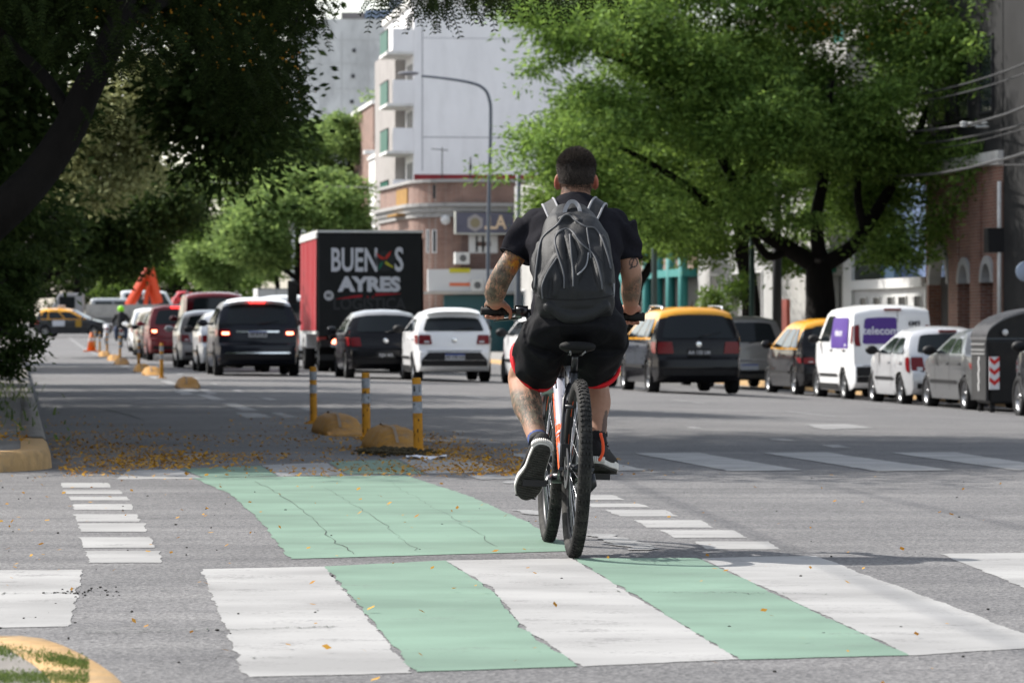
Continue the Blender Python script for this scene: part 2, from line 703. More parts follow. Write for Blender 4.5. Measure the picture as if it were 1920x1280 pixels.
for x0, x1, y0, y1 in ((113, 208, 905, 914), (118, 230, 919, 926), (128, 243, 931, 938), (135, 251, 945, 956),
                       (139, 262, 964, 978), (146, 275, 981, 997), (150, 288, 1007, 1027), (161, 303, 1033, 1055)):
    lad.append([(x0, y0), (x1 - 5, y0), (x1, y1), (x0 + 5, y1)])
for x0, x1, y0, y1 in ((1066, 1172, 928, 937), (1086, 1222, 944, 951), (1135, 1272, 956, 968), (1188, 1337, 975, 989),
                       (1240, 1400, 994, 1008), (1300, 1465, 1015, 1030)):
    lad.append([(x0, y0), (x1 - 24, y0), (x1, y1), (x0 + 26, y1)])
paint("ladder_markings", lad, M_WHITE, 0.0018, 0.008)
paint("far_crossing_paint", [
    [(1190, 850), (1310, 848.5), (1505, 882), (1370, 884)],
    [(1430, 849), (1550, 848), (1788, 882), (1645, 884)],
    [(1672, 849), (1792, 848), (2010, 880), (1905, 882)],
    [(950, 851), (1070, 850), (1215, 882), (1090, 884)],
], M_WHITE, 0.004, 0.01)
paint("lane_markings", [
    [(1438, 822), (1470, 822), (1492, 827), (1458, 827)],
    [(1538, 834), (1570, 834), (1598, 840), (1562, 840)],
    [(1285, 800), (1302, 800), (1318, 804), (1300, 804)],
    [(1510, 796), (1590, 795), (1640, 803), (1540, 805)],
    [(440, 774), (482, 774), (512, 783), (462, 784)],
    [(508, 774), (528, 774), (556, 782), (534, 783)],
    [(325, 733), (345, 732), (366, 740), (342, 741)],
    [(372, 730), (388, 730), (408, 738), (392, 739)],
    [(878, 892), (960, 889), (990, 897), (900, 900)],
    [(940, 903), (1010, 901), (1030, 905), (950, 907)],
    [(960, 957), (1000, 957), (1040, 968), (1000, 966)],
    [(1100, 1000), (1150, 1003), (1240, 1030), (1190, 1032), (1130, 1015)],
    [(350, 852), (385, 850), (372, 862), (340, 862)],
], M_OLD, 0.004, 0.03)

def strip_u(u0, u1, y0, y1):
    return [UY(u0, y0), UY(u1, y0), UY(u1, y1), UY(u0, y1)]
bm = bmesh.new()
y = 47
while y < 205:
    drape_poly(bm, strip_u(2.75, 2.95, y, y + 5.0), 0.004, 0.01)
    drape_poly(bm, strip_u(3.55, 3.68, y, y + 2.0), 0.004, 0.01)
    y += 7.5
for ul in (6.9, 10.1, 13.1):
    y = 48
    while y < 200:
        drape_poly(bm, strip_u(ul, ul + 0.12, y, y + 3), 0.004, 0.01)
        y += 9
bmesh.ops.triangulate(bm, faces=bm.faces[:])
struct(obj("lane_lines", bm, M_OLD))

# cracks and seams in the old surface
def crack(bm, path, w):
    pts = []
    for (x0, y0), (x1, y1) in zip(path, path[1:]):
        n = max(2, int(math.hypot(x1 - x0, y1 - y0) / 7))
        for k in range(n):
            t = k / n
            p = PG(x0 + (x1 - x0) * t, y0 + (y1 - y0) * t)
            pts.append(p + Vector((random.gauss(0, .008), random.gauss(0, .02), 0)))
    L, Rr = [], []
    for i, p in enumerate(pts):
        d = (pts[min(i + 1, len(pts) - 1)] - pts[max(i - 1, 0)])
        nr = Vector((-d.y, d.x, 0)).normalized() * w * random.uniform(.25, 1.0)
        L.append(bm.verts.new((p.x - nr.x, p.y - nr.y, G(p.x, p.y) + .0045)))
        Rr.append(bm.verts.new((p.x + nr.x, p.y + nr.y, G(p.x, p.y) + .0045)))
    for i in range(len(pts) - 1):
        f = bm.faces.new((L[i], L[i + 1], Rr[i + 1], Rr[i]))
        f.normal_update()
        if f.normal.z < 0:
            f.normal_flip()
bm = bmesh.new()
crack(bm, [(478, 903), (530, 930), (590, 975), (632, 1020), (672, 1043)], .0026)
crack(bm, [(610, 915), (700, 970), (745, 1005), (785, 1038)], .0016)
crack(bm, [(730, 905), (800, 945), (880, 990), (940, 1030)], .0013)
crack(bm, [(-60, 1116), (60, 1113), (150, 1112)], .004)
crack(bm, [(150, 1188), (400, 1182), (640, 1176)], .004)
crack(bm, [(200, 768), (240, 778), (275, 790)], .02)
crack(bm, [(470, 1235), (560, 1234)], .003)
crack(bm, [(1100, 1110), (1330, 1112), (1560, 1115)], .003)
struct(obj("road_cracks", bm, mat("crack dirt", (0.06, 0.07, 0.06), .95)))

# ---- kerbs and pavements
def kerb_path(pts, w, h, name, m, inner_sign=1):
    """kerb stone swept along world points; inner side on the left (sign +1)"""
    bm = bmesh.new()
    prev = None
    for i, p in enumerate(pts):
        d = pts[min(i + 1, len(pts) - 1)] - pts[max(i - 1, 0)]
        d.z = 0
        d.normalize()
        nr = Vector((-d.y, d.x, 0)) * inner_sign
        g = G(p.x, p.y)
        a = p.copy(); a.z = g - 0.05
        b = p + nr * 0.015; b.z = g + h - 0.03
        c = p + nr * 0.045; c.z = g + h
        e = p + nr * w; e.z = g + h + 0.004
        f = p + nr * w; f.z = g - 0.05
        ring = [bm.verts.new(q) for q in (a, b, c, e, f)]
        if prev:
            for k in range(4):
                fc = bm.faces.new((prev[k], prev[k + 1], ring[k + 1], ring[k]))
                fc.smooth = k < 3
        prev = ring
    bmesh.ops.recalc_face_normals(bm, faces=bm.faces[:])
    return struct(obj(name, bm, m))

def slab(name, pts, h, m, step=0.6):
    bm = bmesh.new()
    vs = [bm.verts.new((p.x, p.y, G(p.x, p.y) + h)) for p in pts]
    f = bm.faces.new(vs)
    f.normal_update()
    if f.normal.z < 0:
        f.normal_flip()
    bmesh.ops.triangulate(bm, faces=bm.faces[:])
    return struct(obj(name, bm, m))

# near corner, bottom left
near = []
for px, py in ((-700, 1200), (-400, 1190), (-150, 1188), (0, 1189), (60, 1189), (110, 1195), (150, 1208), (185, 1224),
               (220, 1243), (248, 1262), (270, 1284), (288, 1310), (300, 1345), (306, 1400), (304, 1500)):
    t = (py - HY) / FPX
    Y = (EYE - 0.12) / t
    near.append(Vector(((px - 960) * Y / FPX, Y, 0)))
kerb_path(near, 0.2, 0.12, "near_kerb", M_YKERB, -1)
inner = []
for i, p in enumerate(near):
    d = near[min(i + 1, len(near) - 1)] - near[max(i - 1, 0)]
    d.normalize()
    inner.append(p - Vector((-d.y, d.x, 0)) * 0.2)
slab("near_pavement", inner + [Vector((-6, inner[-1].y, 0)), Vector((-6, inner[0].y, 0))], 0.122, M_CONC)

# far left corner and the pavement running along the cycle lane
pts = []
for k in range(0, 13):
    a = R(-90 + 90 * k / 12)
    pts.append(UY(-2.0 + 2.25 * math.cos(a), 26.7 + 2.0 * math.sin(a), 0))
lead = [UY(u, 24.7, 0) for u in (-30, -20, -12, -8, -5, -3.5, -2.6)]
run1 = [UY(0.25, yy, 0) for yy in np.arange(27.3, 30.6, 0.7)]
run2 = [UY(0.25, yy, 0) for yy in list(np.arange(30.4, 110, 2.5)) + list(np.arange(110, 208, 8))]
kerb_path(lead + pts + run1, 0.22, 0.13, "left_corner_kerb", M_YKERB, 1)
kerb_path(run2, 0.2, 0.13, "left_kerb", M_CONC, 1)
bm = bmesh.new()
rows = []
for yy in list(np.arange(24.9, 60, 1.0)) + list(np.arange(60, 208, 4)):
    ue = 0.05
    if yy < 28.7:
        cc = max(-1.0, min(1.0, (yy - 26.7) / 2.0))
        ue = -2.0 + 2.04 * math.sqrt(max(0.0, 1 - min(0, cc) ** 2))
    rows.append([bm.verts.new(UY(u, yy) + Vector((0, 0, 0.13 if yy > 31 else 0.127))) for u in (-60, -20, -8, -4, min(-2.05, ue), ue)])
for a, b in zip(rows, rows[1:]):
    for k in range(5):
        bm.faces.new((a[k], a[k + 1], b[k + 1], b[k]))
struct(obj("left_pavement", bm, mat("old pavement", (0.16, 0.15, 0.14), 0.9, var=0.3, scale=2.5, dirt=(0.06, 0.055, 0.04), dscale=1.5, bump=0.3)))

# right pavement
run = [UY(17.5, yy, 0) for yy in list(np.arange(40, 110, 2.5)) + list(np.arange(110, 178, 6))]
kerb_path(run[::-1], 0.2, 0.14, "right_kerb", M_YKERB, 1)
bm = bmesh.new()
rows = []
for yy in list(np.arange(40, 110, 2.5)) + list(np.arange(110, 178, 6)):
    rows.append([bm.verts.new(UY(u, yy) + Vector((0, 0, 0.14))) for u in (17.7, 22, 30, 60)])
for a, b in zip(rows, rows[1:]):
    for k in range(3):
        bm.faces.new((a[k], a[k + 1], b[k + 1], b[k]))
struct(obj("right_pavement", bm, mat("right pavement", (0.24, 0.23, 0.22), 0.9, var=0.25, scale=2, bump=0.2)))

# ---- loose matter on the ground
M_PETAL = leaf_mat("petals", (0.29, 0.135, 0.012), (0.50, 0.275, 0.03), 0.15)
def petals(n, fn, size):
    V = np.zeros((n, 4, 3))
    for i in range(n):
        p = fn()
        s = size * random.uniform(0.6, 1.4)
        a = random.uniform(0, 6.28)
        t1, t2 = random.uniform(-0.25, 0.7), random.uniform(-0.25, 0.6)
        e1 = Vector((math.cos(a), math.sin(a), t1)) * s
        e2 = Vector((-math.sin(a), math.cos(a), t2)) * s * random.uniform(0.45, 0.9)
        c = p + Vector((0, 0, 0.006 + s * 0.45))
        for k, q in enumerate((c - e1 * .5, c + e2 * .5 - e1 * .1, c + e1 * .5, c - e2 * .5 + e1 * .1)):
            V[i, k] = q
    return V
def f_drift():
    while True:
        Y = 24.3 + abs(random.gauss(0, 6.5))
        u = random.choice((random.gauss(0.7, 0.55), random.uniform(0.2, 4.2), random.gauss(3.3, 0.35)))
        dens = noise.noise(Vector((u * 1.1, Y * 0.45, 1.7)))
        if u > 0.28 and random.random() < 0.5 + dens * 1.1 and (Y > 25.2 or random.random() < 0.4):
            return UY(u, Y)
def f_pave():
    Y = 25.6 + abs(random.gauss(0, 4))
    return UY(random.uniform(-2.2, 0.1) if Y > 27 else random.uniform(-2.6, -0.9), Y) + Vector((0, 0, 0.16))
def f_sparse():
    Y = random.uniform(9.3, 25)
    x0, x1 = -960 * Y / FPX, 960 * Y / FPX
    w = random.random() ** 1.7
    x = x0 + (x1 - x0) * w
    return Vector((x, Y, G(x, Y)))
V = np.concatenate([petals(6800, f_drift, 0.027), petals(1500, f_pave, 0.03), petals(200, f_sparse, 0.022)])
tag(quads_mesh("fallen_petals", V, M_PETAL), "orange yellow petals fallen over the road and the pavement corner", "petals", kind="stuff")

M_CRUMB = mat("road grit", (0.035, 0.033, 0.03), 0.9)
bm = bmesh.new()
for i in range(150):
    if i < 48:
        q = PG(random.gauss(155, 35), random.gauss(1112, 5))
    else:
        q = f_sparse()
    s = random.uniform(0.0015, 0.0055) if i < 48 else random.uniform(0.0015, 0.0055)
    bmesh.ops.create_icosphere(bm, subdivisions=1, radius=s, matrix=Matrix.Translation(q + Vector((0, 0, s * 0.7))) @ Matrix.Diagonal((random.uniform(.7, 1.8), random.uniform(.7, 1.3), 0.7, 1)))
tag(obj("road_grit", bm, M_CRUMB), "dark grit and crumbs scattered over the crossing", "grit", kind="stuff")

M_GRASS = leaf_mat("grass", (0.04, 0.075, 0.018), (0.12, 0.17, 0.045), 0.3)
def blades(n, fn, h0, h1, w=0.006):
    V = np.zeros((n, 4, 3))
    for i in range(n):
        p = fn()
        a = random.uniform(0, 6.28)
        h = random.uniform(h0, h1)
        lean = Vector((random.gauss(0, .45), random.gauss(0, .45), 1)) * h
        s = Vector((math.cos(a), math.sin(a), 0)) * w * random.uniform(.7, 1.6)
        V[i] = [p - s, p + s, p + lean * .7 + s * .8, p + lean - s * .2]
    return V
def g_near():
    while True:
        px, py = random.uniform(-20, 165), random.uniform(1204, 1310)
        dn = noise.noise(Vector((px * 0.012, py * 0.05, 4)))
        band = max(math.exp(-((py - 1222 - px * 0.16) / 9) ** 2), math.exp(-((py - 1272) / 10) ** 2))
        if random.random() < band * (0.75 + dn):
            t = (py - HY) / FPX
            Y = (EYE - 0.12) / t
            return Vector(((px - 960) * Y / FPX, Y, 0.12))
tag(quads_mesh("grass_tufts", blades(5200, g_near, 0.003, 0.011, 0.0014), M_GRASS), "short grass growing in the pavement by the yellow kerb corner", "grass", kind="stuff")
def g_far():
    Y = random.uniform(28, 62)
    return UY(random.gauss(-0.6, 0.4), Y) + Vector((0, 0, 0.12))
tag(quads_mesh("weeds", blades(900, g_far, 0.03, 0.14, 0.010), M_GRASS), "weeds along the left pavement edge", "weeds", kind="stuff")

# ================================================================== VEHICLES
def fill2d(poly, step):
    """triangulated, gridded polygon in 2-D -> (verts, faces)"""
    bm = bmesh.new()
    bm.faces.new([bm.verts.new((x, 0, z)) for x, z in poly])
    bmesh.ops.triangulate(bm, faces=bm.faces[:])
    xs = [p[0] for p in poly]; zs = [p[1] for p in poly]
    for ax, lo, hi in ((Vector((1, 0, 0)), min(xs), max(xs)), (Vector((0, 0, 1)), min(zs), max(zs))):
        n = int((hi - lo) / step)
        for k in range(1, n + 1):
            c = lo + (hi - lo) * k / (n + 1)
            bmesh.ops.bisect_plane(bm, geom=bm.verts[:] + bm.edges[:] + bm.faces[:], plane_co=ax * c, plane_no=ax)
    bm.verts.index_update()
    V = [(v.co.x, v.co.z) for v in bm.verts]
    F = [[v.index for v in f.verts] for f in bm.faces]
    bm.free()
    return V, F

def rpoly(pts, r, n=4):
    """round the corners of a polygon"""
    out = []
    m = len(pts)
    for i in range(m):
        p = Vector((*pts[i], 0)); a = Vector((*pts[i - 1], 0)); b = Vector((*pts[(i + 1) % m], 0))
        da, db = (a - p), (b - p)
        k = min(r, da.length * .45, db.length * .45)
        s, e = p + da.normalized() * k, p + db.normalized() * k
        for j in range(n + 1):
            t = j / n
            q = s * (1 - t) ** 2 + p * 2 * t * (1 - t) + e * t * t
            out.append((q.x, q.y))
    return out

M_GLASS = mat("car glass", (0.012, 0.016, 0.018), 0.06, spec=0.3)
M_TYRE = mat("tyre rubber", (0.012, 0.012, 0.013), 0.85, var=0.3, scale=30)
M_ALLOY = mat("alloy rim", (0.30, 0.305, 0.315), 0.3, 0.85)
M_STEEL = mat("dark rim", (0.05, 0.05, 0.055), 0.5, 0.5)
M_BLACKP = mat("black plastic", (0.014, 0.014, 0.015), 0.55)
M_UNDER = mat("underbody", (0.006, 0.006, 0.006), 0.95)
M_PLATE = mat("number plate", (0.35, 0.36, 0.38), 0.5)
M_PLATEB = mat("black number plate", (0.02, 0.02, 0.022), 0.5)
M_INK = mat("plate ink", (0.02, 0.02, 0.025), 0.6)
M_INKW = mat("white plate ink", (0.55, 0.56, 0.58), 0.6)
M_LENS = mat("red lens", (0.16, 0.005, 0.009), 0.2, coat=0.1)
M_LIT = mat("lit brake lamp", (0.8, 0.03, 0.03), 0.3, emit=(1.0, 0.035, 0.03), es=3.2)
M_LITC = mat("brake lamp bulb", (1, 0.2, 0.1), 0.3, emit=(1.0, 0.22, 0.12), es=7)
M_CLEAR = mat("clear lamp", (0.55, 0.56, 0.58), 0.15, coat=0.6)
M_CHROME = mat("chrome", (0.7, 0.71, 0.73), 0.15, 1.0)
M_ORANGE = mat("orange lens", (0.7, 0.16, 0.01), 0.25)

def car_paint(name, col, metal=0.0, rough=0.32):
    return mat("paint " + name, col, rough if max(col) > .1 else .13, metal, coat=0.6 if max(col) > .1 else .04, dirt=(0.16, 0.145, 0.125), dscale=1.6, damt=0.10 if max(col) > .1 else .025)

_wheel_cache = {}
def wheel_meshes(Rw, w, alloy):
    key = (round(Rw, 3), round(w, 3), alloy)
    if key in _wheel_cache:
        return _wheel_cache[key]
    bm = bmesh.new()
    I = Matrix.Rotation(R(90), 4, 'Z')       # axle along y
    h = w / 2
    lathe(bm, [(-h * .8, Rw * .66), (-h, Rw * .74), (-h, Rw * .88), (-h * .86, Rw * .97), (-h * .5, Rw), (h * .5, Rw), (h * .86, Rw * .97), (h, Rw * .88), (h, Rw * .74), (h * .8, Rw * .66)], I, 28, close=True)
    o = obj("tyre", bm, M_TYRE); me_t = o.data
    bpy.data.objects.remove(o)
    bm = bmesh.new()
    lathe(bm, [(-h * .78, Rw * .68), (-h * .55, Rw * .6), (h * .55, Rw * .6), (h * .78, Rw * .68), (h * .80, Rw * .645), (h * .5, Rw * .58), (h * .2, Rw * .56), (h * .18, 0.001)], I, 28)
    lathe(bm, [(-h * .80, Rw * .645), (-h * .5, Rw * .58), (-h * .2, Rw * .56), (-h * .18, 0.001)], I, 28)
    for f in bm.faces:
        if f.calc_center_median().xz.length < Rw * .5:
            f.material_index = 1
    for sgn in (-1, 1):
        for k in range(5 if alloy else 8):
            a = 2 * math.pi * k / (5 if alloy else 8)
            T = Matrix.Rotation(a, 4, 'Y')
            wd = Rw * (.085 if alloy else .06)
            box(bm, (-wd, sgn * h * .45 - .012, Rw * .08), (wd, sgn * h * .45 + .012, Rw * .6), T)
        ball(bm, (0, sgn * h * .45, 0), (Rw * .16, .03, Rw * .16), 10)
    o = obj("rim", bm, [M_ALLOY if alloy else mat("silver rim", (0.24, 0.245, 0.25), 0.45, 0.6), M_STEEL]); me_r = o.data
    bpy.data.objects.remove(o)
    _wheel_cache[key] = (me_t, me_r)
    return me_t, me_r

def add_wheel(parent, x, y, Rw, w, alloy, steer=0):
    me_t, me_r = wheel_meshes(Rw, w, alloy)
    t = link(bpy.data.objects.new("wheel", me_t), parent)
    t.location = (x, y, Rw)
    t.rotation_euler = (0, random.uniform(0, 6), steer)
    r = link(bpy.data.objects.new("rim", me_r), t)
    return t

def profile(kind, L, H, belt):
    """side outline from the rear bumper's underside over the roof to the front bumper; (x forward, z up)"""
    d = {}
    if kind == 'suv':
        A, B = (0.16, belt + .02), (0.42, H - .12)
        rear = [(.16, .25), (.03, .36), (0, .48), (.02, .66), (.10, .72), (.13, belt - .04), A, B, (.44, H - .05), (.75, H - .005)]
        ws = (L - 1.35, belt + .04)
    elif kind == 'mpv':
        A, B = (0.10, belt + .02), (0.32, H - .12)
        rear = [(.14, .24), (.02, .34), (0, .46), (.02, .62), (.06, .67), (.08, belt - .04), A, B, (.40, H - .04), (.75, H - .005)]
        ws = (L - 1.25, belt + .04)
    elif kind == 'van':
        A, B = (0.06, belt + .02), (0.15, H - .13)
        rear = [(.12, .26), (.0, .36), (-.02, .48), (.0, .66), (.04, .70), (.05, belt - .04), A, B, (.24, H - .04), (.55, H - .005)]
        ws = (L - 1.15, belt + .10)
    elif kind == 'sedan':
        A, B = (0.55, belt + .02), (1.05, H - .08)
        rear = [(.14, .22), (.02, .32), (0, .45), (.02, .62), (.06, .68), (.08, belt - .10), (.14, belt - .02), A, B, (1.2, H - .035), (1.5, H - .005)]
        ws = (L - 1.45, belt + .03)
    else:
        A, B = (0.16, belt + .02), (0.46, H - .12)
        rear = [(.14, .22), (.02, .32), (0, .44), (.02, .60), (.08, .66), (.12, belt - .04), A, B, (.56, H - .045), (.9, H - .005)]
        ws = (L - 1.25, belt + .03)
    wt = (max(L - 2.15, L * .44), H - .10)
    if kind == 'van':
        wt = (L - 1.75, H - .12)
    front = [(L * .36, H), (wt[0] - .3, H - .03), wt, ws, (ws[0] + .35, belt - .02), (L - .30, belt - .16), (L - .07, belt - .30), (L, .5), (L - .03, .32), (L - .16, .2)]
    if kind == 'van':
        front = [(L * .36, H), (wt[0] - .3, H - .03), wt, ws, (ws[0] + .35, belt - .0), (L - .25, belt - .14), (L - .05, belt - .34), (L, .5), (L - .03, .32), (L - .16, .22)]
    d['pts'] = rear + front
    d['A'], d['B'], d['ws'], d['wt'] = A, B, ws, wt
    d['tail'] = (rear[4], rear[5])
    d['bump'] = (rear[2], rear[3])
    return d

def make_car(name, label, cat, loc, rz, S, group=None):
    L, W, H, belt = S['L'], S['W'], S['H'], S.get('belt', S['H'] * .62)
    kind = S['kind']
    Rw = S.get('Rw', .31)
    root = empty(name, label, cat, loc, rz, group)
    d = profile(kind, L, H, belt)
    A, B = d['A'], d['B']
    tum = S.get('tum', .25 if kind != 'van' else .09)
    rb = S.get('bow', .09)
    def f(x, q, z):
        h = W / 2
        e = .75
        if x < e:
            h *= 1 - S.get('rtaper', .13) * (1 - x / e) ** 2
        e = 1.3
        if x > L - e:
            h *= 1 - .22 * (1 - (L - x) / e) ** 2.2
        if z > belt:
            t = (z - belt) / (H - belt)
            h *= 1 - tum * t ** 1.25
            z = z - .085 * abs(q) ** 3 * t
        elif z < .6:
            h *= 1 - .05 * ((.6 - z) / .4) ** 2
        else:
            t = (z - .6) / max(.05, belt - .6)
            h *= 1 - .025 * abs(t - .45) ** 2 * 3
        if x < 1.0:
            x = x + rb * q * q * (1 - x)
        if x > L - 1.0:
            x = x - .16 * q * q * (1 - (L - x))
        return Vector((x, q * h, z))
    # body
    xr, xf = S.get('xr', .72), L - S.get('xf', .82)
    ra = Rw + .055
    zb = .20
    bot = []
    for xc in (xf, xr):
        c = max(-1, min(1, (zb - Rw) / ra))
        a0 = math.asin(c)
        for k in range(11):
            a = a0 + (math.pi - 2 * a0) * k / 10
            bot.append((xc + ra * math.cos(a), Rw + ra * math.sin(a)))
    outline = d['pts'] + bot
    bm = bmesh.new()
    qs = [-1, -.9, -.55, 0, .55, .9, 1]
    cols = [[bm.verts.new((x, q, z)) for x, z in outline] for q in qs]
    n = len(outline)
    for c0, c1 in zip(cols, cols[1:]):
        for k in range(n):
            bm.faces.new((c0[k], c0[(k + 1) % n], c1[(k + 1) % n], c1[k]))
    s0 = bm.faces.new(cols[0][::-1]); s1 = bm.faces.new(cols[-1])
    bmesh.ops.triangulate(bm, faces=[s0, s1])
    for k in range(1, int(L / .3)):
        bmesh.ops.bisect_plane(bm, geom=bm.verts[:] + bm.edges[:] + bm.faces[:], plane_co=(k * .3, 0, 0), plane_no=(1, 0, 0))
    for z in [.35, .5, .6, .72, belt, belt + (H - belt) * .33, belt + (H - belt) * .66]:
        bmesh.ops.bisect_plane(bm, geom=bm.verts[:] + bm.edges[:] + bm.faces[:], plane_co=(0, 0, z), plane_no=(0, 0, 1))
    roofp = S.get('roof')
    for fc in bm.faces:
        c = fc.calc_center_median()
        if c.z < .235 or (abs(c.y) < .95 and c.z < Rw + ra and fc.calc_center_median().z < .62 and not (c.x < .2 or c.x > L - .3)):
            fc.material_index = 1
        elif roofp and c.z > belt + .03 and c.x > A[0] and (c.z > H - .15 or (abs(c.y) > .8 and c.x > B[0] + .12)) and c.x < d['ws'][0] - .02:
            fc.material_index = 2
    for v in bm.verts:
        v.co = f(v.co.x, v.co.y, v.co.z)
    bmesh.ops.recalc_face_normals(bm, faces=bm.faces[:])
    body = obj("body", bm, [S['paint'], M_UNDER, roofp or S['paint']], root)
    bevel_mod(body, .055, 3, 40)
    bake(body)
    body.data.polygons.foreach_set("use_smooth", [True] * len(body.data.polygons))

    def put(nm, V3, F, m, th=.012, parent=root):
        bm = bmesh.new()
        vs = [bm.verts.new(v) for v in V3]
        for fc in F:
            try:
                bm.faces.new([vs[i] for i in fc])
            except ValueError:
                pass
        o = obj(nm, bm, m, parent, True)
        return o
    def side(nm, poly, m, sgn, off=.008, step=.18, parent=root):
        V, F = fill2d(poly, step)
        return put(nm, [f(x, sgn, z) + Vector((0, sgn * off, 0)) for x, z in V], F if sgn < 0 else [q[::-1] for q in F], m, parent=parent)
    def rear(nm, seg, poly, m, off=.01, step=.16, parent=root):
        (ax, az), (bx, bz) = seg
        ln = math.hypot(bx - ax, bz - az)
        nx, nz = -(bz - az) / ln, (bx - ax) / ln
        V, F = fill2d(poly, step)
        out = []
        for q, t in V:
            p = f(ax + (bx - ax) * t, q, az + (bz - az) * t)
            out.append(p + Vector((nx * off, 0, nz * off)))
        return put(nm, out, [q[::-1] for q in F], m, parent=parent)
    glass = S.get('glass', M_GLASS)
    # rear screen
    if S.get('rearglass', True):
        g = S.get('rg', (.80, .08, .93))
        rw = rear("rear_window", (A, B), rpoly([(-g[0], g[1]), (g[0], g[1]), (g[0] * .93, g[2]), (-g[0] * .93, g[2])], .1), glass, .012)
        if S.get('wiper', True):
            bm = bmesh.new()
            pa = f(A[0] + .02, 0, A[1] + .03) + Vector((-.04, 0, 0)); pb = f(A[0] + .08, -.55, A[1] + .10) + Vector((-.04, 0, 0))
            tube(bm, [pa, pb], .009, 5)
            obj("wiper", bm, M_BLACKP, rw)
    # windscreen
    (wx, wz), (tx, tz) = d['ws'], d['wt']
    V, F = fill2d(rpoly([(-.86, .05), (.86, .05), (.82, .95), (-.82, .95)], .08), .2)
    put("windscreen", [f(wx + (tx - wx) * t, q, wz + (tz - wz) * t) + Vector((.012, 0, .012)) for q, t in V], F, glass)
    # side windows
    zb_, zt_ = belt + .05, H - .15
    def rx(z):   # rear limit
        t = (z - A[1]) / (B[1] - A[1])
        return A[0] + (B[0] - A[0]) * t + S.get('cpil', .22)
    def fx(z):
        t = (z - wz) / (tz - wz)
        return wx + (tx - wx) * t - .16
    cuts = S.get('cuts', [.0, .47, 1.0])
    van = S.get('cargo')
    for sgn in (-1, 1):
        for i in range(len(cuts) - 1):
            if van and i < van:
                continue
            gp = .035
            def xx(z, c):
                return rx(z) + (fx(z) - rx(z)) * c
            poly = [(xx(zb_, cuts[i]) + gp, zb_), (xx(zb_, cuts[i + 1]) - gp, zb_), (xx(zt_, cuts[i + 1]) - gp, zt_), (xx(zt_, cuts[i]) + gp, zt_)]
            side("side_window", rpoly(poly, .06), glass, sgn)
        # door handles, sill, mirror
        for c in S.get('handles', (.12, .55)):
            hx = rx(belt) + (fx(belt) - rx(belt)) * c
            bm = bmesh.new()
            p = f(hx, sgn, belt - .12)
            box(bm, (p.x - .09, p.y - .012, p.z - .014), (p.x + .09, p.y + .022, p.z + .014))
            o = obj("door_handle", bm, S.get('handle_m', S['paint']), root)
        for c in cuts[1:] if not van else (.62, 1.0):
            xm = rx(belt) + (fx(belt) - rx(belt)) * c
            side("door_seam", [(xm - .006, .36), (xm + .006, .36), (xm + .006, belt + .03), (xm - .006, belt + .03)], M_UNDER, sgn, .006, .3)
        if S.get('rub', True):
            side("side_moulding", [(xr + ra + .05, .46), (xf - ra - .05, .46), (xf - ra - .05, .52), (xr + ra + .05, .52)], M_BLACKP if S.get('rubdark', True) else S['paint'], sgn, .012, .3)
        bm = bmesh.new()
        p = f(wx - .18, sgn, belt + .08)
        ball(bm, (p.x + .02, p.y + sgn * .13, p.z + .02), (.075, .12, .085), 10)
        tube(bm, [p, p + Vector((.02, sgn * .08, 0))], .025, 6)
        obj("wing_mirror", bm, S.get('mirror', S['paint']), root)
        # tail lamps
        tl = S.get('tl', (.60, .98, .15, .92))
        tA, tB = d['tail']
        if S.get('tailseg') == 'win':
            tA, tB = d['A'], d['B']
        q0, q1, t0, t1 = tl
        poly = [(q0, t0), (q1, t0), (q1, t1), (q0 + S.get('tlslant', .05), t1)]
        poly = [(sgn * a, b) for a, b in poly]
        if sgn < 0:
            poly = poly[::-1]
        z0, z1 = tA[1] + (tB[1] - tA[1]) * t0, tA[1] + (tB[1] - tA[1]) * t1
        x0 = tA[0] + .0
        lamp = rear("tail_light", (tA, tB), rpoly(poly, .05), S.get('lens', M_LENS), .016)
        sd = S.get('tlside', .26)
        side("side_lens", rpoly([(x0 + .03, z0), (x0 + .03 + sd * .7, z0 + .02), (x0 + .03 + sd, z1), (x0 + .05, z1)], .04), S.get('lens', M_LENS), sgn, .012, parent=lamp)
        if S.get('lit'):
            qm = (q0 + q1) / 2
            w_ = (q1 - q0) * .28
            rear("brake_bulb", (tA, tB), rpoly([(sgn * (qm - w_), t0 + .12), (sgn * (qm + w_), t0 + .12), (sgn * (qm + w_), t1 - .2), (sgn * (qm - w_), t1 - .2)][::1 if sgn > 0 else -1], .03), M_LITC, .024, parent=lamp)
        elif S.get('tlclear', True):
            ql, qr = q0 + (q1 - q0) * .2, q0 + (q1 - q0) * .6
            tm = t0 + (t1 - t0) * .35
            rear("clear_lens", (tA, tB), rpoly([(sgn * ql, t0 + .1), (sgn * qr, t0 + .1), (sgn * qr, tm), (sgn * ql, tm)][::1 if sgn > 0 else -1], .03), M_CLEAR, .022, parent=lamp)
        # wheels
        for wxp in (xr, xf):
            add_wheel(root, wxp, sgn * (W / 2 - .115), Rw, S.get('tw', .2), S.get('alloy', True))
        if S.get('rails'):
            bm = bmesh.new()
            pts = [f(x, sgn * .86, z) + Vector((0, 0, h)) for x, z, h in ((.62, H - .02, .0), (.75, H - .01, .055), (1.3, H, .065), (2.0, H, .06), (L - 2.3, H - .03, .05), (L - 2.1, H - .06, 0))]
            tube(bm, pts, .018, 6)
            obj("roof_rail", bm, S.get('rail_m', M_CHROME), root)
        # head lamps
        p = f(L - .22, sgn * .8, belt - .28)
        bm = bmesh.new()
        ball(bm, p, (.16, .14, .075), 10)
        obj("headlight", bm, M_CLEAR, root)
    # rear bumper
    (bx0, bz0), (bx1, bz1) = d['bump']
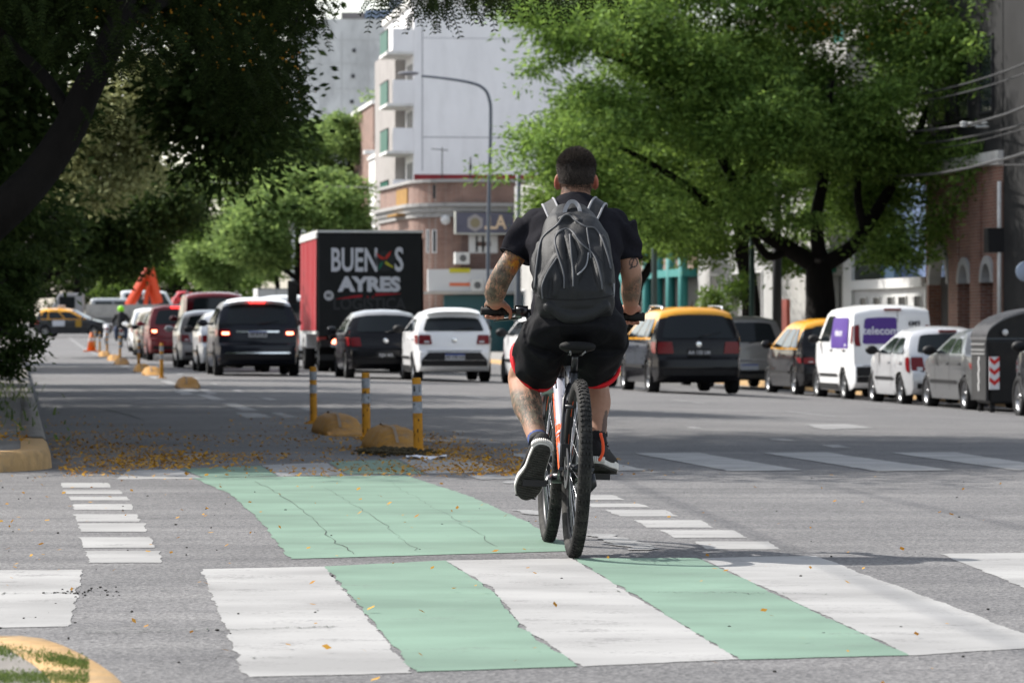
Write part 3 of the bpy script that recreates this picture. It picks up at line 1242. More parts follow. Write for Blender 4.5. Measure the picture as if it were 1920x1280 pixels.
    if S.get('dark_bumper'):
        top = S['dark_bumper']
        seg = ((d['pts'][1][0], d['pts'][1][1]), (bx0, bz0))
        rear("bumper_trim", seg, [(-.97, .02), (.97, .02), (.97, .98), (-.97, .98)], M_BLACKP, .012)
        rear("bumper_insert", ((bx0, bz0 + .002), (bx1, bz1)), [(-.96, .0), (.96, .0), (top, .98), (-top, .98)], M_BLACKP, .013)
        for sgn in (-1, 1):
            side("sill_trim", [(xr + ra, .21), (xf - ra, .21), (xf - ra, .33), (xr + ra, .33)], M_BLACKP, sgn, .012, .4)
    else:
        rear("bumper_trim", (d['pts'][1], d['pts'][2]), [(-.9, .0), (.9, .0), (.9, .8), (-.9, .8)], M_BLACKP, .010)
    if S.get('bumper_strip'):
        rear("bumper_strip", d['bump'], [(-.86, .02), (.86, .02), (.86, .2), (-.86, .2)], M_CHROME, .016)
    rear("tailgate_seam", ((bx1, bz1), d['tail'][0]), [(-.8, .25), (.8, .25), (.8, .5), (-.8, .5)], M_UNDER, .006)
    # number plate
    pl = S.get('plate')
    if pl:
        z, txt, dark = pl
        xs = [(d['pts'][i], d['pts'][i + 1]) for i in range(1, 7) if d['pts'][i][1] <= z <= d['pts'][i + 1][1]]
        (ax, az), (bx, bz) = xs[0] if xs else (d['bump'])
        t = (z - az) / (bz - az) if bz != az else 0
        x = ax + (bx - ax) * t - .028
        bm = bmesh.new()
        box(bm, (x - .008, -.2, z - .065), (x + .03, .2, z + .065))
        po = obj("number_plate", bm, M_PLATEB if dark else M_PLATE, root)
        Mx = Matrix.Translation((x - .010, 0, z)) @ Matrix(((0, 0, -1, 0), (-1, 0, 0, 0), (0, 1, 0, 0), (0, 0, 0, 1)))
        if txt:
            text_obj(txt, Mx, M_INKW if dark else M_INK, po, .085, .002)
        if not dark:
            bm = bmesh.new()
            box(bm, (x - .0105, -.2, z + .042), (x - .008, .2, z + .065))
            obj("plate_band", bm, mat("plate blue", (0.03, 0.07, 0.3), 0.5), po)
    # badge
    if S.get('badge'):
        z = S['badge']
        tA, tB = d['tail']
        t = (z - tA[1]) / (tB[1] - tA[1])
        p = f(tA[0] + (tB[0] - tA[0]) * t, 0, z)
        bm = bmesh.new()
        lathe(bm, [(-.006, .001), (-.012, .045), (-.006, .055), (.02, .055)], Matrix.Translation(p + Vector((-.012, 0, 0))), 20)
        obj("badge", bm, M_CHROME, root)
    if S.get('third'):
        z = H - .085
        p = f(B[0], 0, B[1])
        bm = bmesh.new()
        box(bm, (p.x - .035, -.16, p.z + .015), (p.x + .03, .16, p.z + .05))
        obj("third_brake_light", bm, M_LIT if S.get('lit') else M_LENS, root)
    if S.get('spoiler'):
        rear("roof_spoiler", ((B[0] - .16, B[1] + .04), (B[0] + .25, H - .002)), rpoly([(-.9, 0), (.9, 0), (.93, 1), (-.93, 1)], .06), S.get('spoil_m', S['paint']), .02)
    if S.get('antenna'):
        bm = bmesh.new()
        tube(bm, [(.8, 0, H - .01), (.7, 0, H + .09)], [.014, .006], 6)
        obj("antenna", bm, M_BLACKP, root)
    if S.get('chrome_line'):
        rear("chrome_strip", d['tail'], [(-.55, .72), (.55, .72), (.55, .84), (-.55, .84)], M_CHROME, .02)
    root["_f"] = 0
    del root["_f"]
    return root, f, rear, side, d

def at_px(px, s):
    Y = FPX / s
    X = (px - 960) / s
    return Vector((X, Y, G(X, Y)))

P_BLACK = car_paint("black", (0.008, 0.008, 0.010))
P_NAVY = car_paint("blue black", (0.013, 0.015, 0.022))
P_WHITE = car_paint("white", (0.84, 0.845, 0.85))
P_SILVER = car_paint("silver", (0.55, 0.56, 0.58), 0.35)
P_GREY = car_paint("grey", (0.12, 0.125, 0.13), 0.4)
P_LGREY = car_paint("light grey", (0.34, 0.345, 0.35), 0.4)
P_DGREY = car_paint("dark grey", (0.035, 0.037, 0.042), 0.3)
P_BEIGE = car_paint("warm grey", (0.22, 0.21, 0.195), 0.3)
P_RED = car_paint("red", (0.15, 0.008, 0.012))
P_DRED = car_paint("dark red", (0.06, 0.006, 0.009))
P_BRED = car_paint("bright red", (0.55, 0.02, 0.03))
P_TAXI = car_paint("taxi yellow", (0.72, 0.33, 0.015))
P_CREAM = car_paint("cream", (0.40, 0.37, 0.30))

# --- the queue waiting at the lights
make_car("black_suv", "black SUV with both brake lights lit, rear window wiper and pale number plate", "car", at_px(484, 87.5), ROADANG,
         dict(kind='suv', L=4.6, W=1.86, H=1.68, belt=1.06, Rw=.35, paint=P_NAVY, lit=True, lens=M_LENS, third=True, plate=(.90, "AE 819 IE", False), tl=(.66, .98, .45, .95), bumper_strip=True, antenna=True, spoiler=True, spoil_m=P_WHITE, chrome_line=True, roof=P_SILVER, cuts=[0, .2, .58, 1]))  # silver roof and white spoiler paint stand for the reflected sky
make_car("black_hatchback", "black hatchback waiting beside the white hatchback, below the painted lorry", "car", at_px(724, 90), ROADANG,
         dict(kind='hatch', L=3.9, W=1.64, H=1.46, belt=.93, Rw=.29, paint=P_BLACK, roof=P_LGREY, plate=(.50, "KJN 402", True), tl=(.68, .98, .1, .9), badge=.80, spoiler=False, tlclear=False))
make_car("white_hatchback", "white hatchback with red tail lights and black lower bumper", "car", at_px(853, 93.5), ROADANG,
         dict(kind='hatch', L=3.68, W=1.60, H=1.48, belt=.98, Rw=.29, paint=P_WHITE, dark_bumper=.74, plate=(.50, "AF 135 LX", False), tl=(.62, .985, .35, 1.02), badge=.84, spoiler=True, rails=False, rg=(.84, .06, .82), mirror=M_BLACKP))
make_car("white_saloon", "white car half hidden by the cyclist, its left side and right tail light showing", "car", at_px(1079, 98), ROADANG,
         dict(kind='sedan', L=4.8, W=1.83, H=1.47, belt=.95, Rw=.31, paint=P_WHITE, tl=(.66, .98, .2, .95), mirror=M_BLACKP, lit=False, plate=(.78, "", False)))
taxi, tf, trear, tside, td = make_car("taxi_estate", "black and yellow taxi estate driving beside the cyclist, roof rails on top", "taxi", at_px(1312, 106), ROADANG + R(.5),
         dict(kind='mpv', L=4.2, W=1.67, H=1.56, belt=.97, Rw=.30, paint=P_BLACK, roof=P_TAXI, rails=True, plate=(.74, "AA 152 LM", True), badge=.88, tl=(.60, .985, .2, 1.0), tlclear=False, cuts=[0, .24, .62, 1], rg=(.86, .0, .93), antenna=True))
# ahead of the SUV in the same lane
make_car("silver_car", "silver car just ahead of the black SUV, only its left edge visible", "car", at_px(441, 80.5), ROADANG,
         dict(kind='hatch', L=4.0, W=1.72, H=1.46, belt=.92, Rw=.30, paint=P_SILVER, mirror=M_BLACKP))
make_car("grey_hatchback", "grey hatchback in the queue left of the black SUV", "car", at_px(396, 73.5), ROADANG,
         dict(kind='hatch', L=4.0, W=1.72, H=1.50, belt=.92, Rw=.30, paint=P_LGREY, tl=(.68, .98, .1, .9)))
make_car("red_van", "dark red van with a roof rack standing behind the black SUV", "van", at_px(402, 69), ROADANG,
         dict(kind='van', L=4.2, W=1.72, H=2.02, belt=1.2, Rw=.32, paint=P_DRED, roof=P_RED, rails=True, rail_m=M_BLACKP))
make_car("red_suv", "red SUV with its brake light shining in the queue", "car", at_px(331, 61.5), ROADANG,
         dict(kind='suv', L=4.4, W=1.8, H=1.72, belt=1.05, Rw=.34, paint=P_RED, lit=True, third=True, tl=(.66, .98, .4, .95)))
make_car("black_small_car", "small black car between the red SUV and the cream car", "car", at_px(312, 58), ROADANG,
         dict(kind='hatch', L=3.8, W=1.66, H=1.5, belt=.93, Rw=.30, paint=P_BLACK, lit=True, tl=(.68, .98, .2, .9)))
make_car("cream_car", "pale cream car standing in the queue behind the white estate", "car", at_px(300, 54.5), ROADANG,
         dict(kind='hatch', L=4.0, W=1.7, H=1.6, belt=.95, Rw=.30, paint=P_CREAM))
make_car("white_estate", "white estate with lit brake lights near the front of the queue", "car", at_px(287, 48.5), ROADANG,
         dict(kind='mpv', L=4.3, W=1.75, H=1.72, belt=1.0, Rw=.31, paint=P_WHITE, lit=True, tl=(.66, .98, .3, .95)))
make_car("white_van", "white van in front of the painted lorry, beside the black SUV's roof", "van", at_px(548, 70), ROADANG,
         dict(kind='van', L=4.4, W=1.8, H=1.95, belt=1.15, Rw=.32, paint=P_WHITE))
# far taxi crossing
taxi2, t2f, t2rear, t2side, t2d = make_car("taxi", "black and yellow taxi crossing at the far junction, seen from its side", "taxi", at_px(82, 34) + Vector((-.4, 0, 0)), R(-9),
         dict(kind='mpv', L=4.3, W=1.7, H=1.62, belt=.98, Rw=.33, paint=P_DGREY, roof=P_TAXI, lit=True, cuts=[0, .22, .6, 1], handles=()))
t2side("door_sign", rpoly([(1.15, .62), (1.85, .62), (1.85, .93), (1.15, .93)], .04), mat("pale door sign", (0.5, 0.51, 0.55), 0.5), -1, .014)
t2side("door_crest", rpoly([(2.45, .58), (2.8, .58), (2.8, .95), (2.45, .95)], .08), mat("ochre crest", (0.3, 0.17, 0.02), 0.5), -1, .014)
bm = bmesh.new(); box(bm, (1.3, -.35, 1.60), (1.55, .35, 1.78))
o = obj("roof_sign", bm, mat("taxi roof sign", (0.6, 0.5, 0.45), 0.5), taxi2); bevel_mod(o, .03)

# --- parked along the right kerb
def parked(px_left, name, label, cat, S, dy=0.0):
    u = 15.45 + dy
    Y = FPX * u / ((px_left - 31) * .9918 + 0)
    p = UY(u + S['W'] / 2, Y)
    return make_car(name, label, cat, p, ROADANG, S, None)
parked(1328, "grey_people_carrier", "grey people carrier parked behind the moving taxi", "car",
       dict(kind='mpv', L=4.5, W=1.85, H=1.66, belt=1.0, Rw=.31, paint=P_BEIGE, tlclear=False, plate=(.5, "", False)))
parked(1497, "parked_taxi", "black and yellow taxi parked behind the white van", "taxi",
       dict(kind='mpv', L=4.2, W=1.68, H=1.58, belt=.95, Rw=.30, paint=P_BLACK, roof=P_TAXI, cuts=[0, .24, .62, 1], tl=(.66, .98, .0, .5)))
van, vf, vrear, vside, vd = parked(1592, "delivery_van", "white delivery van with purple square signs on its side and back door", "van",
       dict(kind='van', L=4.0, W=1.68, H=1.83, belt=1.08, Rw=.31, paint=P_WHITE, rearglass=False, cargo=1, cuts=[0, .62, 1], tailseg='win', tl=(.84, .985, -.1, .62), tlside=.1, tlslant=.02, tlclear=False, dark_bumper=.97, alloy=False, rubdark=True, handle_m=M_BLACKP, lens=M_LENS, mirror=M_BLACKP, wiper=False, third=True))
M_PURPLE = mat("purple vinyl", (0.085, 0.04, 0.24), 0.5)
M_LETTER = mat("white lettering", (0.72, 0.72, 0.78), 0.5)
sg = vrear("door_sign", (vd['A'], vd['B']), rpoly([(-.10, -.03), (.78, -.03), (.73, .80), (-.10, .80)], .08), M_PURPLE, .016)
def on_rear(f_, d_, q, t, off):
    (ax, az), (bx, bz) = d_['A'], d_['B']
    p = f_(ax + (bx - ax) * t, q, az + (bz - az) * t)
    slope = math.atan2(bx - ax, bz - az)
    M = Matrix(((0, 0, -1, 0), (-1, 0, 0, 0), (0, 1, 0, 0), (0, 0, 0, 1)))
    return Matrix.Translation(p + Vector((-off, 0, 0))) @ Matrix.Rotation(slope, 4, 'Y') @ M
text_obj("telecom", on_rear(vf, vd, .33, .38, .05), M_LETTER, sg, .21, .004)
text_obj("6M9", on_rear(vf, vd, -.56, .62, .03), M_INK, van, .13, .003)
sg2 = vside("side_sign", rpoly([(.30, 1.0), (1.72, 1.0), (1.62, 1.64), (.36, 1.64)], .06), M_PURPLE, 1, .014)
p = vf(1.0, 1, 1.32)
text_obj("telecom", Matrix.Translation(p + Vector((0, .024, 0))) @ Matrix.Rotation(R(4), 4, 'X') @ Matrix(((-1, 0, 0, 0), (0, 0, 1, 0), (0, 1, 0, 0), (0, 0, 0, 1))), M_LETTER, sg2, .19, .004)
bm = bmesh.new(); 
for z0, z1 in ((.30, .34), (.36, .44)):
    pass
bm.free()
vrear("door_seam", ((vd['A'][0], .72), vd['B']), [(-.135, .0), (-.12, .0), (-.12, 1), (-.135, 1)], M_BLACKP, .008)
parked(1700, "silver_hatchback", "silver hatchback parked between the white van and the dark grey saloon", "car",
       dict(kind='hatch', L=3.8, W=1.64, H=1.42, belt=.90, Rw=.29, paint=P_SILVER, tl=(.66, .985, -.3, 1.05), tlside=.2, plate=(.74, "", False), third=True, mirror=M_BLACKP))
parked(1822, "grey_saloon", "dark grey saloon parked with its tail behind the waste container", "car",
       dict(kind='sedan', L=4.2, W=1.66, H=1.42, belt=.92, Rw=.30, paint=P_GREY, mirror=M_BLACKP, tl=(.66, .98, .1, .95)), .0)
parked(2015, "dark_hatchback", "dark grey car at the right edge in front of the waste container", "car",
       dict(kind='hatch', L=4.1, W=1.74, H=1.5, belt=.98, Rw=.32, paint=P_DGREY, mirror=M_BLACKP), -.75)

# --- the lorry
def lorry():
    loc = at_px(694, 78)
    root = empty("box_lorry", "box lorry with black painted rear doors, red curtain side and white lettering", "lorry", loc, ROADANG)
    W2 = 1.26
    z0, z1 = .98, 3.36
    M_BLK = mat("black tarpaulin", (0.010, 0.011, 0.012), 0.6, var=.2, scale=3)
    M_REDC = mat("red curtain", (0.33, 0.012, 0.022), 0.6, dirt=(0.27, 0.11, 0.11), dscale=6, damt=.75, stretch=(3.0, 3.0, .12))
    M_CAP = mat("white roof cap", (0.62, 0.62, 0.6), 0.6, dirt=(0.3, 0.29, 0.27), dscale=4, damt=.5)
    bm = bmesh.new(); box(bm, (0, -W2, z0), (5.4, W2, z1)); o = obj("cargo_box", bm, M_BLK, root); bevel_mod(o, .02)
    bm = bmesh.new(); box(bm, (-.035, -W2 + .02, z0 - .1), (-.004, W2 - .02, z1 - .03)); rd = obj("rear_door", bm, M_BLK, root); bevel_mod(rd, .01)
    bm = bmesh.new()
    box(bm, (-.05, -W2 - .02, z1 + .003), (5.42, W2 + .02, z1 + .06))
    box(bm, (.0, W2 + .003, z1 - .13), (5.42, W2 + .05, z1))
    obj("roof_cap", bm, M_CAP, root)
    # pleated curtain on both sides
    for sgn in (1, -1):
        bm = bmesh.new()
        n = 110
        top, bot = [], []
        for k in range(n + 1):
            x = .05 + 5.3 * k / n
            y = W2 + .02 + .014 * math.sin(x * 9.5) + .008 * math.sin(x * 23 + 1)
            top.append(bm.verts.new((x, sgn * y, z1 - .13)))
            bot.append(bm.verts.new((x, sgn * (y + .01), z0 + .03)))
        for k in range(n):
            bm.faces.new((top[k], top[k + 1], bot[k + 1], bot[k]))
        obj("side_curtain", bm, M_REDC, root, True)
        bm = bmesh.new(); box(bm, (0, sgn * (W2 + .003), z0 - .05) if sgn > 0 else (0, -W2 - .05, z0 - .05), (5.4, W2 + .05, z0 + .02) if sgn > 0 else (5.4, -W2 - .003, z0 + .02)); obj("side_rail", bm, M_CAP, root)
        bm = bmesh.new(); box(bm, (.05, sgn * 1.15 - .1, .92 - .16), (.35, sgn * 1.15 + .1, .92 - .06)); obj("marker_board", bm, mat("red marker board", (0.35, 0.06, 0.05), 0.5), root)
    bm = bmesh.new()
    box(bm, (.0, -1.2, .62), (.12, 1.2, .80)); box(bm, (.1, -.45, .6), (6.4, -.3, .86)); box(bm, (.1, .3, .6), (6.4, .45, .86))
    obj("chassis", bm, M_BLACKP, root)
    bm = bmesh.new(); box(bm, (-.03, -1.22, .30), (.05, 1.22, .44)); obj("underrun_bar", bm, M_BLACKP, root)
    for sgn in (1, -1):
        bm = bmesh.new(); lathe(bm, [(-.03, .001), (-.035, .07), (-.02, .09), (.05, .09)], Matrix.Translation((-.01, sgn * .83, .72)), 16); obj("tail_light", bm, M_LITC if sgn > 0 else M_LIT, root)
        for x in (1.35, 6.0):
            add_wheel(root, x, sgn * 1.02, .45, .28, False)
            if x < 2:
                add_wheel(root, x, sgn * .72, .45, .26, False)
        bm = bmesh.new(); box(bm, (.75, sgn * 1.0 - .17, .12), (.77, sgn * 1.0 + .17, .75)); obj("mudflap", bm, M_UNDER, root)
    # cab
    bm = bmesh.new()
    prism(bm, [(5.55, .55), (7.3, .55), (7.32, 1.4), (7.1, 2.5), (6.8, 2.65), (5.55, 2.65)], 2.3, Matrix(((1, 0, 0, 0), (0, 0, 1, -1.15), (0, 1, 0, 0), (0, 0, 0, 1))))
    bmesh.ops.recalc_face_normals(bm, faces=bm.faces[:])
    c = obj("cab", bm, P_WHITE, root); bevel_mod(c, .06)
    for sgn in (1, -1):
        bm = bmesh.new(); box(bm, (7.15, sgn * 1.36 - .12, 1.7), (7.22, sgn * 1.36 + .12, 2.3)); tube(bm, [(7.1, sgn * 1.1, 2.2), (7.18, sgn * 1.4, 2.2)], .02, 6); obj("wing_mirror", bm, M_BLACKP, c)
        bm = bmesh.new(); box(bm, (6.1, sgn * 1.152 - .006, 1.5), (6.95, sgn * 1.152 + .006, 2.3)); obj("side_window", bm, M_GLASS, c)
    # lettering on the doors
    Mx = Matrix(((0, 0, -1, 0), (-1, 0, 0, 0), (0, 1, 0, 0), (0, 0, 0, 1)))
    lx = -.042
    def pos(px, py):   # pixel on the rear face
        return Matrix.Translation((lx, -(px - 692) / 78.0, (690 - py) / 78.0 + .0)) @ Mx
    M_WL = mat("grey white lettering", (0.55, 0.555, 0.6), 0.55)
    text_obj("BUEN", pos(662, 481), M_WL, rd, .78, .018, .58)
    text_obj("S", pos(746, 480), M_WL, rd, .80, .018, .60)
    text_obj("AYRES", pos(691, 525.5), M_WL, rd, .46, .026, 1.12)
    text_obj("LOGISTICA", pos(690, 562), mat("dark grey lettering", (0.035, 0.037, 0.04), 0.6), rd, .40, .008, .88)
    bm = bmesh.new(); bmesh.ops.create_circle(bm, cap_ends=True, segments=28, radius=.25, matrix=pos(719, 481)); obj("emblem_disc", bm, mat("emblem disc", (0.022, 0.025, 0.027), 0.6), rd)
    def blade(pts, m, nm):
        bm = bmesh.new()
        bm.faces.new([bm.verts.new(pos(x, y) @ Vector((0, 0, .004))) for x, y in pts])
        obj(nm, bm, m, rd)
    blade([(701.5, 464), (707, 468), (713, 472), (719, 475), (716.5, 478.5), (708, 475)], mat("emblem red", (0.42, 0.03, 0.02), 0.5), "emblem_blade")
    blade([(731.5, 461), (729, 470), (722.5, 477.5), (718.5, 476), (723, 469)], mat("emblem red", (0.42, 0.03, 0.02), 0.5), "emblem_blade")
    blade([(720, 480), (727, 485), (736, 492), (736.5, 494), (726, 490), (720, 486)], mat("emblem yellow", (0.42, 0.40, 0.03), 0.5), "emblem_blade")
    blade([(716, 480), (715, 488), (708, 498), (706.5, 496), (710, 486)], mat("emblem green", (0.01, 0.12, 0.07), 0.5), "emblem_blade")
    up, dn = [], []
    for k in range(21):
        t = k / 20
        x = 628 + 122 * t
        yc = 552 - 6.5 * math.sin(min(1, t * 1.25) * 1.6) - 3.5 * t
        w = 2.2 * (1 - abs(2 * t - 1) ** 2.2) + .3
        up.append((x, yc - w)); dn.append((x, yc + w))
    blade(up[:9] + dn[:9][::-1], mat("swoosh red", (0.3, 0.012, 0.02), 0.5), "swoosh")
    blade(up[12:] + dn[12:][::-1], mat("swoosh red", (0.3, 0.012, 0.02), 0.5), "swoosh")
    for x in (687, 697):
        blade([(x - 1.5, 546.5), (x + 1.5, 546.5), (x + 1.5, 549.5), (x - 1.5, 549.5)], mat("swoosh red", (0.3, 0.012, 0.02), 0.5), "swoosh_dot")
    bm = bmesh.new(); bmesh.ops.create_circle(bm, cap_ends=True, segments=24, radius=.118, matrix=pos(614, 545.5)); st = obj("speed_sticker", bm, mat("pale sticker", (0.5, 0.5, 0.52), 0.5), rd)
    text_obj("80", Matrix.Translation((-.004, 0, 0)) @ pos(614, 545.5), M_INK, st, .13, .004)
    bm = bmesh.new(); box(bm, (-.045, .45, .62), (-.04 + .03, .95, .70)); obj("number_plate", bm, M_PLATE, root)
    return root
lorry()

# ================================================================== STREET FURNITURE, FAR TRAFFIC
M_YPL = mat("yellow plastic", (0.46, 0.205, 0.012), 0.55, var=.18, scale=9, dirt=(0.10, 0.07, 0.03), dscale=16, damt=.6)
M_BAND = mat("grey reflective band", (0.26, 0.275, 0.30), 0.45, var=.3, scale=18)
M_SCUFF = mat("black scuff", (0.02, 0.018, 0.015), 0.8)

def post(px, py, h, label, lean=(0, 0), detail=True):
    b = PG(px, py)
    root = empty("delineator_post", label, "post", b, random.uniform(-.2, .2), "yellow delineator posts along the cycle lane")
    T = Matrix.Rotation(lean[0], 4, 'Y') @ Matrix.Rotation(lean[1], 4, 'X')
    r = .0375
    bm = bmesh.new()
    tube(bm, [T @ Vector((0, 0, z)) for z in (.012, .05, h * .55, h * .98, h)], [r * 1.12, r * 1.06, r, r * .96, r * .8], 18)
    obj("tube", bm, M_YPL, root)
    bm = bmesh.new()
    prism(bm, rpoly([(-.10, -.09), (.10, -.09), (.10, .09), (-.10, .09)], .04), .014)
    tube(bm, [(0, 0, .012), (0, 0, .035)], [.075, .05], 16)
    bp = obj("base_plate", bm, M_YPL, root)
    if detail:
        bm = bmesh.new()
        for sx in (-1, 1):
            for sy in (-1, 1):
                tube(bm, [(sx * .07, sy * .062, .0145), (sx * .07, sy * .062, .019)], .010, 8)
        obj("bolts", bm, M_SCUFF, bp)
    for z0, z1 in ((.535, .685), (.765, .915)):
        bm = bmesh.new()
        tube(bm, [T @ Vector((0, 0, h * z0)), T @ Vector((0, 0, h * z1))], r * 1.012 + .001, 18, cap=False)
        obj("reflective_band", bm, M_BAND, root)
    if detail:
        bm = bmesh.new()
        for k in range(9):
            a = random.uniform(-2.6, -.5)
            z = random.uniform(.1, .97) * h
            hh = random.uniform(.006, .05)
            w = random.uniform(.05, .2)
            vs = []
            for (da, dz) in ((-w, 0), (w, 0), (w * .6, hh), (-w * .5, hh)):
                vs.append(bm.verts.new(T @ Vector((math.cos(a + da) * (r + .0035), math.sin(a + da) * (r + .0035), z + dz))))
            bm.faces.new(vs)
        obj("scuff", bm, M_SCUFF, root)
    return root

post(785, 850, .60, "yellow post nearest the cyclist, standing at the corner of the green crossing", (R(-1.6), 0))
post(687, 823, .60, "yellow post between the two nearest yellow lane separators", (R(-.7), 0))
post(588, 794, .60, "yellow post in front of the lorry's red curtain, behind the brown separator", (R(-.6), 0))
post(303, 709, .72, "yellow post standing before the dark bumper of the red SUV", (0, 0), False)
post(260, 690, .72, "slim yellow post in front of the small black car in the queue", (0, 0), False)
post(225, 680, .78, "slim yellow post in front of the motorcyclist with the green helmet", (0, 0), False)
post(201, 667, .78, "slim yellow post in front of the white scooter", (0, 0), False)
post(187, 661, .78, "slim yellow post second from the orange cone", (0, 0), False)
post(178, 658, .78, "slim yellow post right beside the orange cone", (0, 0), False)

M_SEP = mat("worn yellow separator", (0.36, 0.18, 0.035), 0.75, var=.25, scale=8, dirt=(0.20, 0.15, 0.10), dscale=9, damt=.75, bump=.3)
M_SEPT = mat("bare separator strip", (0.24, 0.18, 0.13), 0.85, var=.3, scale=12)
def separator(px, py, ln, label, yaw=0.0, sc=1.0):
    b = PG(px, py)
    root = empty("lane_separator", label, "lane separator", b, ROADANG + yaw, "humped separators along the cycle lane")
    w, h = .42 * sc, .18 * sc
    bm = bmesh.new()
    rings = []
    n = 14
    for k in range(n + 1):
        t = k / n
        x = (t - .5) * ln
        e = min(1, t / .34, (1 - t) / .2)
        e = e * e * (3 - 2 * e)
        hh = max(.004, h * e * (1 + .10 * noise.noise(Vector((x * 3, px, py)))))
        ring = []
        for y, z in ((-w / 2, 0), (-w * .47, .35), (-w * .36, .8), (-w * .18, 1), (w * .18, 1), (w * .36, .8), (w * .47, .35), (w / 2, 0)):
            ring.append(Vector((x, y * (.7 + .3 * e), z * hh)))
        rings.append(ring)
    loft(bm, rings)
    o = obj("hump", bm, M_SEP, root)
    bm = bmesh.new()
    vs = []
    for k in range(2, n - 1):
        t = k / n
        x = (t - .5) * ln
        e = min(1, t / .34, (1 - t) / .2); e = e * e * (3 - 2 * e) * 1.1
        vs.append((bm.verts.new((x, .03, h * e + .003)), bm.verts.new((x, .055, h * e + .003 - .002))))
    for a, c in zip(vs, vs[1:]):
        bm.faces.new((a[0], a[1], c[1], c[0]))
    obj("worn_strip", bm, M_SEPT, root)
separator(738, 842, 2.2, "ochre separator hump between the first two yellow posts, petals heaped at its end", 0)
separator(634, 812, 2.2, "brownish separator hump behind the second yellow post", 0)
separator(352, 727, 1.6, "small ochre separator lying alone before the black SUV", 0)
separator(285, 703, 1.9, "small separator beside the post at the red SUV", 0)
separator(268, 697, 1.9, "pale topped separator in the shade before the small black car", 0)
separator(228, 683, 2.2, "separator below the motorcyclist with the green helmet", 0)
separator(214, 676, 2.2, "separator just behind the one below the motorcyclist", 0)
separator(196, 668, 2.4, "distant separator near the orange cone", 0)
# heap of litter at the first separator
def f_heap():
    p = PG(random.gauss(735, 32), random.gauss(851, 2.5))
    return p
bm = bmesh.new()
for i in range(420):
    q = f_heap(); s = random.uniform(.006, .02)
    bmesh.ops.create_icosphere(bm, subdivisions=1, radius=s, matrix=Matrix.Translation(q + Vector((0, 0, s * .6 + random.random() * .04 * math.exp(-((q.x + 1.0) / .4) ** 2)))) @ Matrix.Diagonal((1.5, 1, .7, 1)))
tag(obj("leaf_litter", bm, mat("leaf litter", (0.05, 0.04, 0.022), .95, var=.5, scale=20)), "heap of dark leaf litter swept against the ochre separator", "leaf litter", kind="stuff")
# sheet of paper
bm = bmesh.new()
c = PG(800, 860.5)
n = 8
g = [[bm.verts.new(c + Vector((.30 * (i / n - .5), .34 * (j / n - .5) - .05 * (i / n), .012 + .012 * math.sin(i * 1.1 + j * .7) + .018 * abs(i / n - .5)))) for i in range(n + 1)] for j in range(n + 1)]
for j in range(n):
    for i in range(n):
        bm.faces.new((g[j][i], g[j][i + 1], g[j + 1][i + 1], g[j + 1][i]))
tag(obj("paper_sheet", bm, mat("white paper", (0.8, 0.8, 0.85), .7), None, True), "white sheet of paper lying on the crossing by the nearest yellow post", "paper")

# cone
c = PG(171, 659)
root = empty("traffic_cone", "orange traffic cone at the far end of the lane separators", "cone", c)
bm = bmesh.new(); prism(bm, rpoly([(-.28, -.28), (.28, -.28), (.28, .28), (-.28, .28)], .08), .05); obj("base", bm, mat("orange plastic", (0.65, 0.14, 0.02), .5), root)
bm = bmesh.new(); tube(bm, [(0, 0, .05), (0, 0, .75)], [.17, .045], 16); obj("cone", bm, mat("orange plastic", (0.65, 0.14, 0.02), .5), root)
bm = bmesh.new(); tube(bm, [(0, 0, .4), (0, 0, .55)], [.112, .084], 16, cap=False); obj("band", bm, mat("pale band", (0.5, 0.4, 0.36), .5), root)

